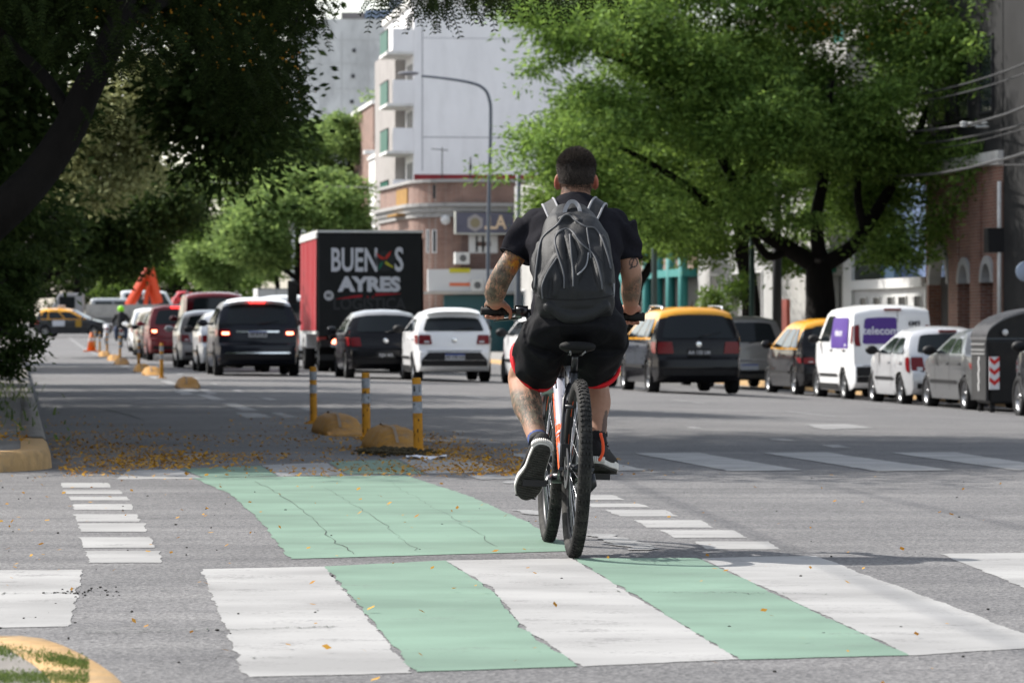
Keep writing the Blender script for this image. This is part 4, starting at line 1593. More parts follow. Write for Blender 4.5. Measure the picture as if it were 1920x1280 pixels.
# waste container with its domed lid
def dumpster():
    Y = 60.0
    x0 = (1851 - 960) * Y / FPX
    p = Vector((x0, Y, 0)); u = p.x * RGT.x + p.y * RGT.y; v = p.dot(DIR)
    loc = RW(u, v); loc.z = G(loc.x, loc.y) + .0
    root = empty("waste_container", "black waste container with domed ribbed lid and a red and white chevron sticker", "waste container", loc, math.atan2(RGT.y, RGT.x))
    # local: x right, y forward
    Mb = mat("black waste container", (0.012, 0.012, 0.013), .5, dirt=(0.03, .028, .026), dscale=3, damt=.5)
    Ms = mat("dark grey panel", (0.03, 0.03, 0.031), .6, var=.2, scale=3)
    W, D = 1.5, .98
    bm = bmesh.new()
    for k, (z, e) in enumerate(((.13, .07), (.6, .03), (1.1, 0), (1.16, 0))):
        pass
    loft(bm, [[Vector((e, e, z)), Vector((W - e, e, z)), Vector((W - e, D - e, z)), Vector((e, D - e, z))] for z, e in ((.13, .06), (.7, .03), (1.14, 0))], smooth=False)
    o = obj("bin_body", bm, Mb, root); bevel_mod(o, .04)
    bm = bmesh.new(); box(bm, (-.014, .03, .18), (.03, D - .03, 1.15)); o = obj("side_panel", bm, Ms, root); bevel_mod(o, .01)
    bm = bmesh.new()
    for z in (1.05, .96, .90): box(bm, (-.03, .06, z), (-.015, D - .06, z + .03))
    obj("panel_rib", bm, mat("light rib", (.2, .2, .2), .6), root)
    bm = bmesh.new()
    for k in range(9): box(bm, (-.022, .42 + .02 * math.sin(k * 2.1), .33 + k * .06), (-.0145, .50 + .02 * math.sin(k * 2.1), .39 + k * .06))
    obj("drip_mark", bm, mat("pale drip", (.4, .4, .4), .7), root)
    # domed lid
    bm = bmesh.new()
    rings = []
    for k in range(15):
        a = math.pi * k / 14 * .62
        x = -.02 + 1.54 * (1 - math.cos(a)) / (1 - math.cos(math.pi * .62)) 
        z = 1.17 + .46 * math.sin(a)
        rings.append((x, z))
    prof = rings + [(x, z - .035) for x, z in rings[::-1]]
    prism(bm, [(x, z) for x, z in prof], D + .02, Matrix(((1, 0, 0, 0), (0, 0, 1, -.01), (0, 1, 0, 0), (0, 0, 0, 1))))
    bmesh.ops.recalc_face_normals(bm, faces=bm.faces[:])
    obj("lid", bm, mat("grey ribbed lid", (0.12, 0.12, 0.125), .5, var=.2, scale=6), root)
    bm = bmesh.new()
    for j in range(9):
        y = .06 + j * .108
        tube(bm, [(x + .0, y, z + .004) for x, z in rings], .012, 6)
    obj("lid_rib", bm, mat("grey ribbed lid", (0.12, 0.12, 0.125), .5, var=.2, scale=6), root)
    bm = bmesh.new(); prism(bm, [(x, z - .036) for x, z in rings] + [(rings[-1][0], 1.165), (0, 1.165)], .02, Matrix(((1, 0, 0, 0), (0, 0, 1, .03), (0, 1, 0, 0), (0, 0, 0, 1)))); bmesh.ops.recalc_face_normals(bm, faces=bm.faces[:]); obj("lid_end", bm, Mb, root)
    bm = bmesh.new(); ball(bm, (.28, -.03, 1.25), .05, 10); tube(bm, [(.28, .02, 1.25), (.28, -.05, 1.25)], .03, 8); obj("hinge_knob", bm, mat("pale knob", (.6, .6, .6), .4), root)
    # chevron sticker
    bm = bmesh.new()
    st = (.03, .19, .36, .87)
    box(bm, (st[0], .0, st[2]), (st[1], .022, st[3]), Matrix.Translation((0, -.024, 0)))
    so = obj("chevron_sticker", bm, mat("sticker white", (.6, .6, .62), .5), root)
    bm = bmesh.new()
    m = (st[0] + st[1]) / 2
    for z in (.42, .58, .74):
        for sx in (-1, 1):
            e = m + sx * (st[1] - st[0]) / 2
            bm.faces.new([bm.verts.new((x, -.0255, zz)) for x, zz in ((m, z), (e, z + .07), (e, z + .14), (m, z + .07))])
    obj("chevron", bm, mat("sticker red", (.5, .02, .02), .5), so)
    bm = bmesh.new()
    for x in (.12, 1.38):
        for y in (.15, .85):
            tube(bm, [(x, y, 0.001), (x, y, .13)], .045, 8)
    obj("foot", bm, M_BLACKP, root)
dumpster()

# ---- motorcyclist far off, and a scooter
def motorbike(name, label, loc, rz, col):
    root = empty(name, label, "motorcycle", loc, rz)
    for x in (0, 1.28):
        add_wheel(root, x, 0, .29, .11, True)
    bm = bmesh.new()
    ball(bm, (.75, 0, .82), (.28, .15, .13), 12); ball(bm, (.2, 0, .78), (.36, .12, .09), 12); ball(bm, (.6, 0, .48), (.25, .13, .2), 12)
    tube(bm, [(1.28, .08, .29), (1.0, .08, 1.0)], .03, 8); tube(bm, [(1.28, -.08, .29), (1.0, -.08, 1.0)], .03, 8); tube(bm, [(0, .1, .29), (.5, .1, .42)], .03, 8)
    obj("bike_body", bm, col, root)
    bm = bmesh.new(); tube(bm, [(.9, -.36, 1.05), (.98, -.2, 1.02), (.98, .2, 1.02), (.9, .36, 1.05)], .02, 8); obj("handlebar", bm, M_BLACKP, root)
    bm = bmesh.new(); ball(bm, (-.16, 0, .72), (.03, .09, .04), 8); obj("tail_light", bm, M_LENS, root)
    bm = bmesh.new(); box(bm, (-.2, -.09, .52), (-.19, .09, .64)); obj("number_plate", bm, M_PLATE, root)
    return root
ml = UY(4.55, 168)
motorbike("motorcycle", "dark motorcycle under the rider with the green helmet", ml, ROADANG, mat("bike black", (.02, .02, .022), .4))
motorbike("motor_scooter", "pale scooter ahead of the motorcyclist, beside the line of yellow posts", UY(4.15, 178), ROADANG, mat("scooter white", (.5, .5, .52), .4))
def rider_far():
    M_JKT = mat("black jacket", (.012, .012, .014), .7)
    M_JEAN = mat("blue grey jeans", (.08, .1, .16), .8)
    T = Matrix.Translation(ml) @ Matrix.Rotation(ROADANG, 4, 'Z')
    bm = bmesh.new()
    def ch(pts, rs): tube(bm, [T @ Vector(p) for p in pts], rs, 10); [ball(bm, T @ Vector(p), r, 10) for p, r in zip(pts, rs)]
    ch([(.2, 0, .92), (.28, 0, 1.15), (.38, 0, 1.40), (.42, 0, 1.48)], [.17, .19, .19, .09])
    ch([(.45, 0, 1.5), (.48, 0, 1.62)], [.07, .1])
    for s in (1, -1):
        ch([(.38, .2 * s, 1.40), (.5, .34 * s, 1.18), (.86, .33 * s, 1.07)], [.085, .07, .05])
        ch([(.22, .1 * s, .9), (.62, .22 * s, .78), (.42, .2 * s, .36), (.55, .2 * s, .30)], [.12, .09, .06, .05])
    body = remesh("person", bm, M_JKT, .03, 2)
    tag(body, "motorcyclist in a black jacket and neon green helmet, seen from behind", "person")
    bm = bmesh.new(); ball(bm, T @ Vector((.48, 0, 1.66)), (.15, .15, .16), 16)
    obj("helmet", bm, mat("neon green", (.30, .75, .02), .35), body)
    bm = bmesh.new()
    for s in (1, -1):
        tube(bm, [T @ Vector(p) for p in ((.22, .1 * s, .9), (.62, .22 * s, .78), (.42, .2 * s, .40))], [.135, .105, .08], 10)
    obj("trousers", bm, M_JEAN, body)
rider_far()

# ---- trucks at the far junction
def far_truck():
    loc = Vector(((240 - 960) * 222 / FPX, 222, 0)); loc.z = G(loc.x, loc.y)
    root = empty("flatbed_truck", "grey flatbed truck carrying a folded orange crane at the far junction", "truck", loc, R(4))
    Mg = mat("grey dropside", (.42, .41, .39), .6, dirt=(.2, .19, .18), dscale=2, damt=.5)
    bm = bmesh.new(); box(bm, (-2.4, -1.2, 1.15), (4.2, 1.2, 1.3)); box(bm, (-2.4, -1.24, 1.3), (4.2, -1.2, 1.85)); box(bm, (-2.4, 1.2, 1.3), (4.2, 1.24, 1.85)); obj("flatbed", bm, Mg, root)
    bm = bmesh.new(); box(bm, (-2.4, -1.0, .6), (4.2, 1.0, 1.1)); obj("chassis", bm, mat("grey chassis", (.2, .2, .2), .7), root)
    for k in range(5):
        bm = bmesh.new(); box(bm, (-2.3 + k * 1.6, -1.26, 1.3), (-2.22 + k * 1.6, -1.243, 1.85))
        obj("dropside_post", bm, mat("pale post", (.5, .47, .42), .7), root)
    for x in (-1.5, 3.2):
        for s in (-1, 1): add_wheel(root, x, s * 1.0, .48, .28, False)
    Mo = mat("orange crane", (.60, .065, .02), .5)
    cr = empty("boom", "", "", (0, 0, 0)); 
    bpy.data.objects.remove(cr)
    bm = bmesh.new()
    def beam(a, b, w):
        tube(bm, [Vector(a), Vector(b)], w, 4)
    beam((.05, 0, 1.75), (1.25, 0, 3.95), .30); beam((1.15, 0, 3.95), (1.7, 0, 1.9), .34); beam((1.0, -.3, 1.7), (1.2, -.3, 3.2), .14)
    o = obj("crane_boom", bm, Mo, root); bevel_mod(o, .03)
    bm = bmesh.new(); box(bm, (.30, -.33, 2.0), (.38, -.31, 3.0), Matrix.Rotation(R(28), 4, 'Y') @ Matrix.Translation((-.65, 0, 0.3))); obj("boom_lettering_panel", bm, mat("pale stripe", (.6, .4, .35), .6), o)
    bm = bmesh.new(); prism(bm, [(-4.5, .6), (-2.55, .6), (-2.55, 2.5), (-3.9, 2.5), (-4.4, 1.5)], 2.3, Matrix(((1, 0, 0, 0), (0, 0, 1, -1.15), (0, 1, 0, 0), (0, 0, 0, 1)))); bmesh.ops.recalc_face_normals(bm, faces=bm.faces[:]); c = obj("cab", bm, mat("cab grey", (.3, .3, .31), .5), root); bevel_mod(c, .08)
    bm = bmesh.new(); box(bm, (-3.9, -1.17, 1.6), (-3.0, -1.15, 2.3)); obj("side_window", bm, M_GLASS, c)
far_truck()
def carrier():
    Y = 300.0
    loc = Vector(((360 - 960) * Y / FPX, Y, 0)); loc.z = G(loc.x, loc.y)
    root = empty("car_transporter", "grey car transporter with a raised deck standing far down the avenue", "truck", loc, R(8))
    Mg = mat("transporter grey", (.16, .165, .17), .6)
    bm = bmesh.new(); box(bm, (-3, -1.1, 1.72), (4.6, 1.1, 1.85)); box(bm, (-3, -1.1, .7), (4.6, 1.1, .85))
    for x in (-2.9, -.5, 2, 4.5):
        for s in (-1, 1): box(bm, (x - .06, s * 1.05 - .05, .85), (x + .06, s * 1.05 + .05, 1.72))
    obj("deck_frame", bm, Mg, root)
    bm = bmesh.new(); box(bm, (4.9, -1.1, .6), (6.6, 1.1, 2.6)); c = obj("cab", bm, P_WHITE, root); bevel_mod(c, .1)
    bm = bmesh.new(); box(bm, (5.2, -1.13, 1.6), (6.3, -1.11, 2.3)); obj("side_window", bm, M_GLASS, c)
    for x in (-2, 0, 5.6):
        for s in (-1, 1): add_wheel(root, x, s * .95, .45, .26, False)
    return loc
cl = carrier()
make_car("red_car", "small red car carried on the raised deck of the transporter", "car", cl + Vector((-1.7, .2, 1.86)), R(14),
         dict(kind='hatch', L=3.7, W=1.6, H=1.42, belt=.88, Rw=.28, paint=P_BRED))
def small_truck(name, label, px, py_top, Y, W, H, L, col, rz, extra=None):
    loc = Vector(((px - 960) * Y / FPX, Y, 0)); loc.z = G(loc.x, loc.y)
    root = empty(name, label, "truck", loc, rz)
    bm = bmesh.new(); box(bm, (0, -W / 2, .9), (L, W / 2, H)); o = obj("cargo_box", bm, col, root); bevel_mod(o, .03)
    bm = bmesh.new()
    for y in (-W / 2 + .02, -.02, W / 2 - .06): box(bm, (-.02, y, .95), (-.003, y + .04, H - .05))
    box(bm, (-.02, -W / 2, H - .06), (-.003, W / 2, H)); obj("door_frame", bm, mat("grey door bar", (.3, .3, .31), .6), root)
    bm = bmesh.new(); box(bm, (L + .1, -W / 2 * .92, .5), (L + 1.7, W / 2 * .92, 2.2)); c = obj("cab", bm, P_WHITE, root); bevel_mod(c, .1)
    bm = bmesh.new(); box(bm, (.05, -.5, .5), (L + 1, .5, .88)); obj("chassis", bm, M_BLACKP, root)
    for x in (.9, L + .8):
        for s in (-1, 1): add_wheel(root, x, s * (W / 2 - .2), .38, .24, False)
    return root
small_truck("box_truck", "white box truck far ahead over the black SUV's roof", 518, 535, 205, 2.0, 2.9, 3.6, mat("white box", (.62, .62, .62), .6), ROADANG)
t = small_truck("loaded_truck", "truck with a green and grey load far down the avenue", 425, 520, 270, 2.0, 2.2, 3.8, mat("grey crate", (.25, .25, .26), .7), ROADANG)
bm = bmesh.new(); ball(bm, (.6, .5, 2.75), (.5, .45, .55), 12); obj("green_load", bm, mat("green load", (.03, .16, .10), .6), t)
bm = bmesh.new(); ball(bm, (.5, .95, 2.9), (.4, .28, .7), 12); tube(bm, [(.5, 1.15, 2.4), (.4, .9, 4.4)], [.35, .12], 8); obj("white_load", bm, mat("white load", (.6, .6, .6), .6), t)
bm = bmesh.new(); box(bm, (.1, -.9, 2.2), (1.2, .1, 3.15)); obj("crate", bm, mat("dark crate", (.09, .1, .13), .6), t)
make_car("grey_pickup", "light grey van beyond the crossing taxi's roof", "van", Vector(((165 - 960) * 245 / FPX, 245, G(-27, 245))), R(6), dict(kind='van', L=4.8, W=1.9, H=2.3, belt=1.3, Rw=.33, paint=P_LGREY))
make_car("white_pickup", "white van behind the orange crane", "van", Vector(((222 - 960) * 262 / FPX, 262, G(-27, 262))), R(6), dict(kind='van', L=5.0, W=1.9, H=2.9, belt=1.6, Rw=.33, paint=P_WHITE))

# ================================================================== BUILDINGS, POLES, CABLES
M_PLASTER = mat("white plaster", (0.84, 0.83, 0.84), .9, var=.06, scale=.6, dirt=(0.62, 0.61, 0.61), dscale=.8, damt=.35, stretch=(1, 1, .35))
M_PLAST2 = mat("pale plaster", (0.72, 0.71, 0.69), .9, var=.1, scale=.8, dirt=(0.3, 0.28, 0.26), dscale=1.1, damt=.5)
M_STREETP = mat("street plaster", (0.36, 0.355, 0.34), .9, var=.15, scale=.8, dirt=(0.2, 0.19, 0.18), dscale=1.1, damt=.5)
M_RAWC = mat("raw concrete", (0.66, 0.655, 0.64), .95, var=.22, scale=.35, dirt=(0.36, 0.355, 0.35), dscale=.45, damt=.7, stretch=(1, 1, .45), bump=.2)
M_DARKW = mat("dark wall", (0.022, 0.022, 0.023), .85, var=.25, scale=.8)  # shade of tree and overhang put into this near-black wall colour
M_BRICK = brick_mat("red brick", (0.30, 0.13, 0.09), (0.22, 0.09, 0.065), (0.36, 0.31, 0.27))
M_BRICKB = brick_mat("brown brick", (0.25, 0.135, 0.10), (0.19, 0.095, 0.07), (0.30, 0.26, 0.23))
M_WIN = mat("window glass", (0.02, 0.025, 0.03), .08)
M_WFRAME = mat("white frame", (0.6, 0.6, 0.6), .6)
M_TEAL = mat("teal paint", (0.035, 0.19, 0.18), .6)
M_POLEG = mat("grey green pole", (0.10, 0.135, 0.13), .5, var=.15, scale=4)
M_POLEB = mat("blue grey pole", (0.085, 0.10, 0.125), .5)
M_IRON = mat("dark iron", (0.025, 0.025, 0.027), .6)
A7 = math.atan2(RGT.y, RGT.x)

def building(name, label, u, Y, cat="building"):
    p = UY(u, Y)
    return empty(name, label, cat, p, A7)

def window(parent, a, b, axis, frame=.06, name="window", glassm=None, fm=None):
    """framed pane set proud of a wall. axis 'y': on a wall facing -y; axis 'x': on a wall facing -x"""
    x0, y0, z0 = a
    x1, y1, z1 = b
    fm = fm or M_WFRAME
    bm = bmesh.new()
    if axis == 'y':
        for q0, q1, w0, w1 in ((x0, x1, z0, z0 + frame), (x0, x1, z1 - frame, z1), (x0, x0 + frame, z0 + frame, z1 - frame), (x1 - frame, x1, z0 + frame, z1 - frame)):
            box(bm, (q0, y0 - .05, w0), (q1, y0 - .002, w1))
    else:
        for q0, q1, w0, w1 in ((y0, y1, z0, z0 + frame), (y0, y1, z1 - frame, z1), (y0, y0 + frame, z0 + frame, z1 - frame), (y1 - frame, y1, z0 + frame, z1 - frame)):
            box(bm, (x0 - .05, q0, w0), (x0 - .002, q1, w1))
    f = obj(name, bm, fm, parent)
    bm = bmesh.new()
    if axis == 'y':
        box(bm, (x0 + frame, y0 - .02, z0 + frame), (x1 - frame, y0 - .004, z1 - frame))
    else:
        box(bm, (x0 - .02, y0 + frame, z0 + frame), (x0 - .004, y1 - frame, z1 - frame))
    obj("pane", bm, glassm or M_WIN, f)
    return f

def loc_px(root, px, py, Y):
    bpy.context.view_layer.update()
    return root.matrix_world.inverted() @ P(px, py, Y)

# ---- white apartment block with balconies
def white_block():
    Y = 200.0
    c = P(776, 0, Y)
    root = empty("apartment_block", "white apartment block with a blank side wall and stacked balconies with green railings", "building", (c.x, Y, G(c.x, Y)), A7)
    top = P(0, 6, Y).z - root.location.z
    bm = bmesh.new(); box(bm, (0, 0, 0), (14, 16, top)); obj("wall", bm, M_PLASTER, root)
    bm = bmesh.new(); box(bm, (-.15, -.15, top + .002), (14.1, 16, top + .35)); obj("parapet", bm, M_PLAST2, root)
    zr0, zr1 = P(0, 372, Y).z - root.location.z, P(0, 327, Y).z - root.location.z
    bm = bmesh.new(); box(bm, (.0, -.03, zr0 - 2.2), (13.6, -.003, zr1)); obj("red_band", bm, mat("red wall paint", (.22, .03, .035), .8, var=.2, scale=1), root)
    bm = bmesh.new()
    box(bm, (.42, -.015, zr1 + .2), (.47, -.003, top - 1))
    for z in (P(0, 258, Y).z - root.location.z,):
        box(bm, (.47, -.012, z), (5.6, -.003, z + .05))
    box(bm, (0.47, -.012, P(0, 72, Y).z - root.location.z), (9, -.003, P(0, 72, Y).z - root.location.z + .03))
    obj("wall_seam", bm, mat("seam grey", (.36, .36, .38), .9), root)
    M_GR = mat("green railing panel", (0.02, 0.10, 0.075), .5)
    for i, (yt, yb) in enumerate(((54, 97), (150, 194), (240, 283), (337, 379))):
        zt, zb = P(0, yt, Y).z - root.location.z, P(0, yb, Y).z - root.location.z
        bm = bmesh.new(); box(bm, (-1.42, .05, zb - .14), (-.003, 4.2, zb)); s = obj("balcony", bm, M_PLAST2, root)
        bm = bmesh.new(); box(bm, (-1.10, .05, zb + .002), (-.003, .13, zt)); obj("side_panel", bm, M_PLASTER, s)
        bm = bmesh.new(); box(bm, (-1.38, .12, zb + .05), (-1.34, 4.1, zt - .06)); obj("railing", bm, M_GR, s)
        bm = bmesh.new(); box(bm, (-1.40, .08, zt - .055), (-1.32, 4.15, zt)); box(bm, (-1.34, .06, zb + .002), (-1.30, .12, zt)); obj("handrail", bm, M_IRON, s)
        bm = bmesh.new(); box(bm, (-.04, .6, zb + .02), (-.004, 3.4, zb + 2.1)); obj("balcony_door", bm, mat("dark door", (.09, .09, .1), .5), s)  # balcony door in one dark grey
    # stepped storeys behind the balconies
    bm = bmesh.new(); box(bm, (-.55, 4.4, 0), (-.003, 16, top - 2)); obj("bay", bm, mat("bay plaster", (.30, .28, .27), .9, var=.15, scale=1), root)
    # curtain and plants on the third balcony
    return root
white_block()

# ---- grey tower behind
def tower():
    Y = 285.0
    a, b = P(545, 0, Y), P(790, 0, Y)
    root = empty("concrete_tower", "bare grey concrete tower with tiny dark windows and a blue grey band under its roof", "building", (a.x, Y, G(a.x, Y)), 0)
    z = lambda py: P(0, py, Y).z - root.location.z
    w = b.x - a.x
    bm = bmesh.new(); box(bm, (0, 0, 0), (w, 15, z(36))); obj("wall", bm, M_RAWC, root)
    xs = lambda px: (px - 545) * Y / FPX
    bm = bmesh.new(); box(bm, (xs(684), -.05, z(35.5)), (w, 14, z(19))); obj("roof_band", bm, mat("blue grey metal", (.22, .27, .36), .6), root)
    bm = bmesh.new(); box(bm, (xs(640), -.05, z(35.5)), (xs(683), 14, z(24))); obj("roof_block", bm, mat("brown grey plaster", (.24, .22, .22), .9, var=.2, scale=1), root)
    bm = bmesh.new(); box(bm, (xs(765), -.3, z(60)), (w, -.01, z(16))); obj("chimney_block", bm, mat("pinkish plaster", (.5, .38, .34), .9), root)
    for px, py, pw, ph in ((664, 95, 6, 7), (662, 143, 6, 7), (660, 191, 6, 7), (719, 89, 10, 7), (717, 139, 10, 6), (719, 41, 8, 5)):
        bm = bmesh.new(); box(bm, (xs(px - pw / 2), -.10, z(py + ph / 2)), (xs(px + pw / 2), -.004, z(py - ph / 2))); obj("window", bm, mat("tiny dark window", (.06, .06, .065), .6), root)
    bm = bmesh.new()
    for px in (600, 640, 690, 735):
        box(bm, (xs(px), -.03, 0), (xs(px) + .06, -.003, z(60)))
    for py in (76, 120, 168, 214):
        box(bm, (0, -.025, z(py)), (w, -.004, z(py) + .05))
    obj("board_mark", bm, mat("board mark", (.56, .555, .54), .95), root)
    t = empty("water_tank", "pale round water tank standing on the roof of the concrete tower", "water tank", P(740, 19.2, Y) + Vector((0, 3, 0)))
    bm = bmesh.new(); tube(bm, [(0, 0, .4), (0, 0, 3)], .55, 16); obj("tank", bm, mat("tank grey", (.4, .4, .42), .8), t)
    bm = bmesh.new(); box(bm, (-.5, -.5, 0), (.5, .5, .4)); obj("plinth", bm, M_DARKW, t)
tower()

def simple_block(name, label, px0, px1, py_top, Y, depth, m, rz=0.0, windows=(), parapet=True, cat="building"):
    a, b = P(px0, 0, Y), P(px1, 0, Y)
    root = empty(name, label, cat, (a.x, Y, G(a.x, Y)), rz)
    h = P(0, py_top, Y).z - root.location.z
    w = (b.x - a.x) / math.cos(rz)
    bm = bmesh.new(); box(bm, (0, 0, 0), (w, depth, h)); obj("wall", bm, m, root)
    if parapet:
        bm = bmesh.new(); box(bm, (-.12, -.12, h + .002), (w + .12, depth, h + .22)); obj("parapet", bm, M_PLAST2, root)
    for (x0, x1, y0, y1) in windows:
        window(root, ((x0 - px0) * Y / FPX, 0, P(0, y1, Y).z - root.location.z), ((x1 - px0) * Y / FPX, 0, P(0, y0, Y).z - root.location.z), 'y')
    return root
r_ = simple_block("brick_house", "red brick house with a white canopy wedged between the trees and the white apartment block", 700, 778, 195, 226, 14, M_BRICKB, A7, ((742, 752, 300, 335), (742, 752, 215, 240)))
bm = bmesh.new(); z_ = P(0, 290, 226).z - r_.location.z; box(bm, (-.6, -1.0, z_), (1.6, -.004, z_ + .22)); obj("canopy", bm, M_WFRAME, r_)
simple_block("pale_house", "pale plaster house behind the lower balconies of the white block", 716, 776, 290, 218, 8, M_PLAST2, A7, ((722, 732, 310, 345),))

# ---- brick corner building with a rounded corner
def corner():
    Y = 172.0
    c = P(786, 0, Y)
    root = empty("corner_building", "old brick corner building with a rounded corner, grey cornice and shop front below", "building", (c.x, Y, G(c.x, Y)), A7 + R(3))
    z = lambda py, yy=Y: P(0, py, yy).z - root.location.z
    Rr = 2.4
    def outline(off):
        pts = []
        for k in range(9):
            a = math.pi + (math.pi / 2) * k / 8
            pts.append((Rr + (Rr + off) * math.cos(a), Rr + (Rr + off) * math.sin(a)))
        pts += [(11, -off), (11, 12), (-off, 12)]
        return pts
    ztop, zc0, zc1 = z(340), z(398), z(380)
    bm = bmesh.new(); prism(bm, outline(0), ztop); bmesh.ops.recalc_face_normals(bm, faces=bm.faces[:]); obj("wall", bm, M_BRICKB, root)
    bm = bmesh.new()
    prism(bm, outline(.34), .16, Matrix.Translation((0, 0, zc1 - .16)))
    prism(bm, outline(.2), .22, Matrix.Translation((0, 0, zc1 - .39)))
    prism(bm, outline(.1), .3, Matrix.Translation((0, 0, zc0 - .2)))
    prism(bm, outline(.14), .14, Matrix.Translation((0, 0, ztop - .02)))
    bmesh.ops.recalc_face_normals(bm, faces=bm.faces[:]); obj("cornice", bm, mat("grey cornice", (.34, .33, .32), .9, var=.3, scale=2, dirt=(.12, .12, .11), dscale=2), root)
    s = 1 / (FPX / Y)
    X = lambda px: (px - 786) * s
    # windows on the front (facing -y)
    for x0, x1 in ((800, 806), (811, 820)):
        window(root, (X(x0) + .0, -.02 if x0 > 850 else .12, z(474)), (X(x1), .0, z(430)), 'y', .05)
    wl = window(root, (X(880), 0, z(474)), (X(935), 0, z(440)), 'y', .3, "window", mat("pale blind", (.4, .4, .43), .6))
    bm = bmesh.new()
    for px in (893, 905): box(bm, (X(px), -.07, z(472)), (X(px) + .1, -.055, z(442)))
    obj("glazing_bar", bm, M_IRON, wl)
    bm = bmesh.new(); box(bm, (X(866), -.04, 0), (X(1010), -.004, z(398.5) - .4)); obj("dark_brick_bay", bm, brick_mat("dark brick", (.16, .09, .075), (.12, .065, .055), (.2, .17, .16)), root)
    bm = bmesh.new(); box(bm, (X(801), -.22, z(546)), (X(1010), -.045, z(505))); obj("shop_fascia", bm, mat("white fascia", (.6, .6, .6), .6), root)
    bm = bmesh.new(); box(bm, (X(787), -.5, z(551)), (X(1010), -.005, z(547))); obj("canopy", bm, mat("pale canopy", (.45, .44, .4), .7), root)
    bm = bmesh.new(); box(bm, (X(832), -.15, 0), (X(1005), -.05, z(553))); obj("shop_window", bm, mat("teal shop glass", (.03, .09, .10), .2), root)
    bm = bmesh.new(); box(bm, (X(842), -.25, z(511)), (X(881), -.225, z(503))); obj("yellow_sign", bm, mat("yellow sign", (.55, .5, .04), .6), root)
    bm = bmesh.new(); box(bm, (X(842), -.25, z(536)), (X(881), -.225, z(530))); obj("orange_sign", bm, mat("orange sign", (.65, .16, .07), .6), root)
    # hanging sign board
    bm = bmesh.new(); box(bm, (X(851), -.60, z(437)), (X(1000), -.30, z(399))); sb = obj("sign_board", bm, mat("dark sign", (.10, .10, .135), .5, var=.2, scale=2), root)
    bm = bmesh.new(); box(bm, (X(850), -.64, z(439)), (X(852), -.28, z(397))); box(bm, (X(852.2), -.64, z(439.5)), (X(1000), -.28, z(437.2))); obj("sign_frame", bm, mat("pale frame", (.5, .5, .45), .6), sb)
    M_SL = mat("sign letters", (.66, .50, .34), .6)
    Mf = Matrix(((1, 0, 0, 0), (0, 0, -1, 0), (0, 1, 0, 0), (0, 0, 0, 1)))
    bm = bmesh.new(); bmesh.ops.create_circle(bm, cap_ends=True, segments=6, radius=.40, matrix=Matrix.Translation((X(888), -.606, z(418))) @ Mf); lo = obj("sign_emblem", bm, mat("sign emblem", (.30, .28, .28), .6), sb)
    bm = bmesh.new(); bmesh.ops.create_circle(bm, cap_ends=True, segments=20, radius=.22, matrix=Matrix.Translation((X(888), -.612, z(418))) @ Mf); o = obj("emblem_ring", bm, mat("emblem gold", (.22, .19, .12), .6), lo)
    text_obj(".LA", Matrix.Translation((X(926), -.606, z(418))) @ Mf, M_SL, sb, .86, .02, .85)
    text_obj("M", Matrix.Translation((X(972), -.606, z(418))) @ Mf, M_SL, sb, .86, .02, .85)
    # air conditioners
    for px0, px1, py0, py1 in ((851, 878, 473, 495), (881, 903, 523, 546)):
        bm = bmesh.new(); box(bm, (X(px0), -.55, z(py1)), (X(px1), -.1 if py0 < 500 else -.225, z(py0))); ac = obj("air_conditioner", bm, mat("ac white", (.6, .6, .58), .6), root)
        bm = bmesh.new(); lathe(bm, [(-.006, .001), (-.006, .16)], Matrix.Translation((X((px0 + px1) / 2 + 1), -.556, z((py0 + py1) / 2))) @ Matrix.Rotation(R(90), 4, 'Z'), 16); obj("fan_grille", bm, mat("grille grey", (.12, .12, .12), .6), ac)
    bm = bmesh.new(); lathe(bm, [(-.05, .001), (-.04, .2), (0, .22)], Matrix.Translation((X(836), -.02, z(412))) @ Matrix.Rotation(R(90), 4, 'Z'), 16); obj("dish", bm, M_WFRAME, root)
    bm = bmesh.new(); box(bm, (X(812), .0, z(372)), (X(817), .08, z(346))) ; obj("parapet_slot", bm, M_IRON, root)
    # yellow painted flank behind the corner
    bm = bmesh.new(); box(bm, (-.06, 3.2, z(398) + .2), (-.004, 6.5, ztop - .2)); box(bm, (-.5, 3.4, z(400)), (-.01, 6.4, z(396))); obj("yellow_flank", bm, mat("ochre paint", (.30, .17, .05), .8, var=.2, scale=2), root)
    # aerials
    ar = empty("roof_aerial", "thin television aerial on the roof of the brick corner building", "aerial", P(829, 338, Y + 2))
    bm = bmesh.new(); tube(bm, [(0, 0, 0), (0, 0, 1.5)], .025, 5); obj("mast", bm, M_IRON, ar)
    bm = bmesh.new(); tube(bm, [(-.5, 0, 1.42), (.25, 0, 1.35)], .02, 5); [tube(bm, [(x, -.1, 1.4), (x, .1, 1.4)], .012, 4) for x in (-.4, -.2, 0, .2)]; obj("crossbar", bm, M_IRON, ar)
    ar = empty("roof_aerial", "second bare aerial mast, right of the one with crossbars", "aerial", P(882, 336, Y + 2))
    bm = bmesh.new(); tube(bm, [(0, 0, 0), (0, 0, 1.0)], .04, 5); obj("mast", bm, M_IRON, ar); bm = bmesh.new(); tube(bm, [(0, 0, .4), (0, 0, .7)], .07, 6); obj("bracket", bm, M_IRON, ar)
corner()

# ---- right-hand frontage: facade line at u = 22
def frontage(name, label, Y0, Y1, cat="building"):
    """Empty at the far-left foot of a facade; local +y runs along the avenue, local -x faces the road"""
    p = UY(22.0, Y0)
    root = empty(name, label, cat, (p.x, p.y, p.z + .1), A7)
    return root, (Y1 - Y0) / DIR.y

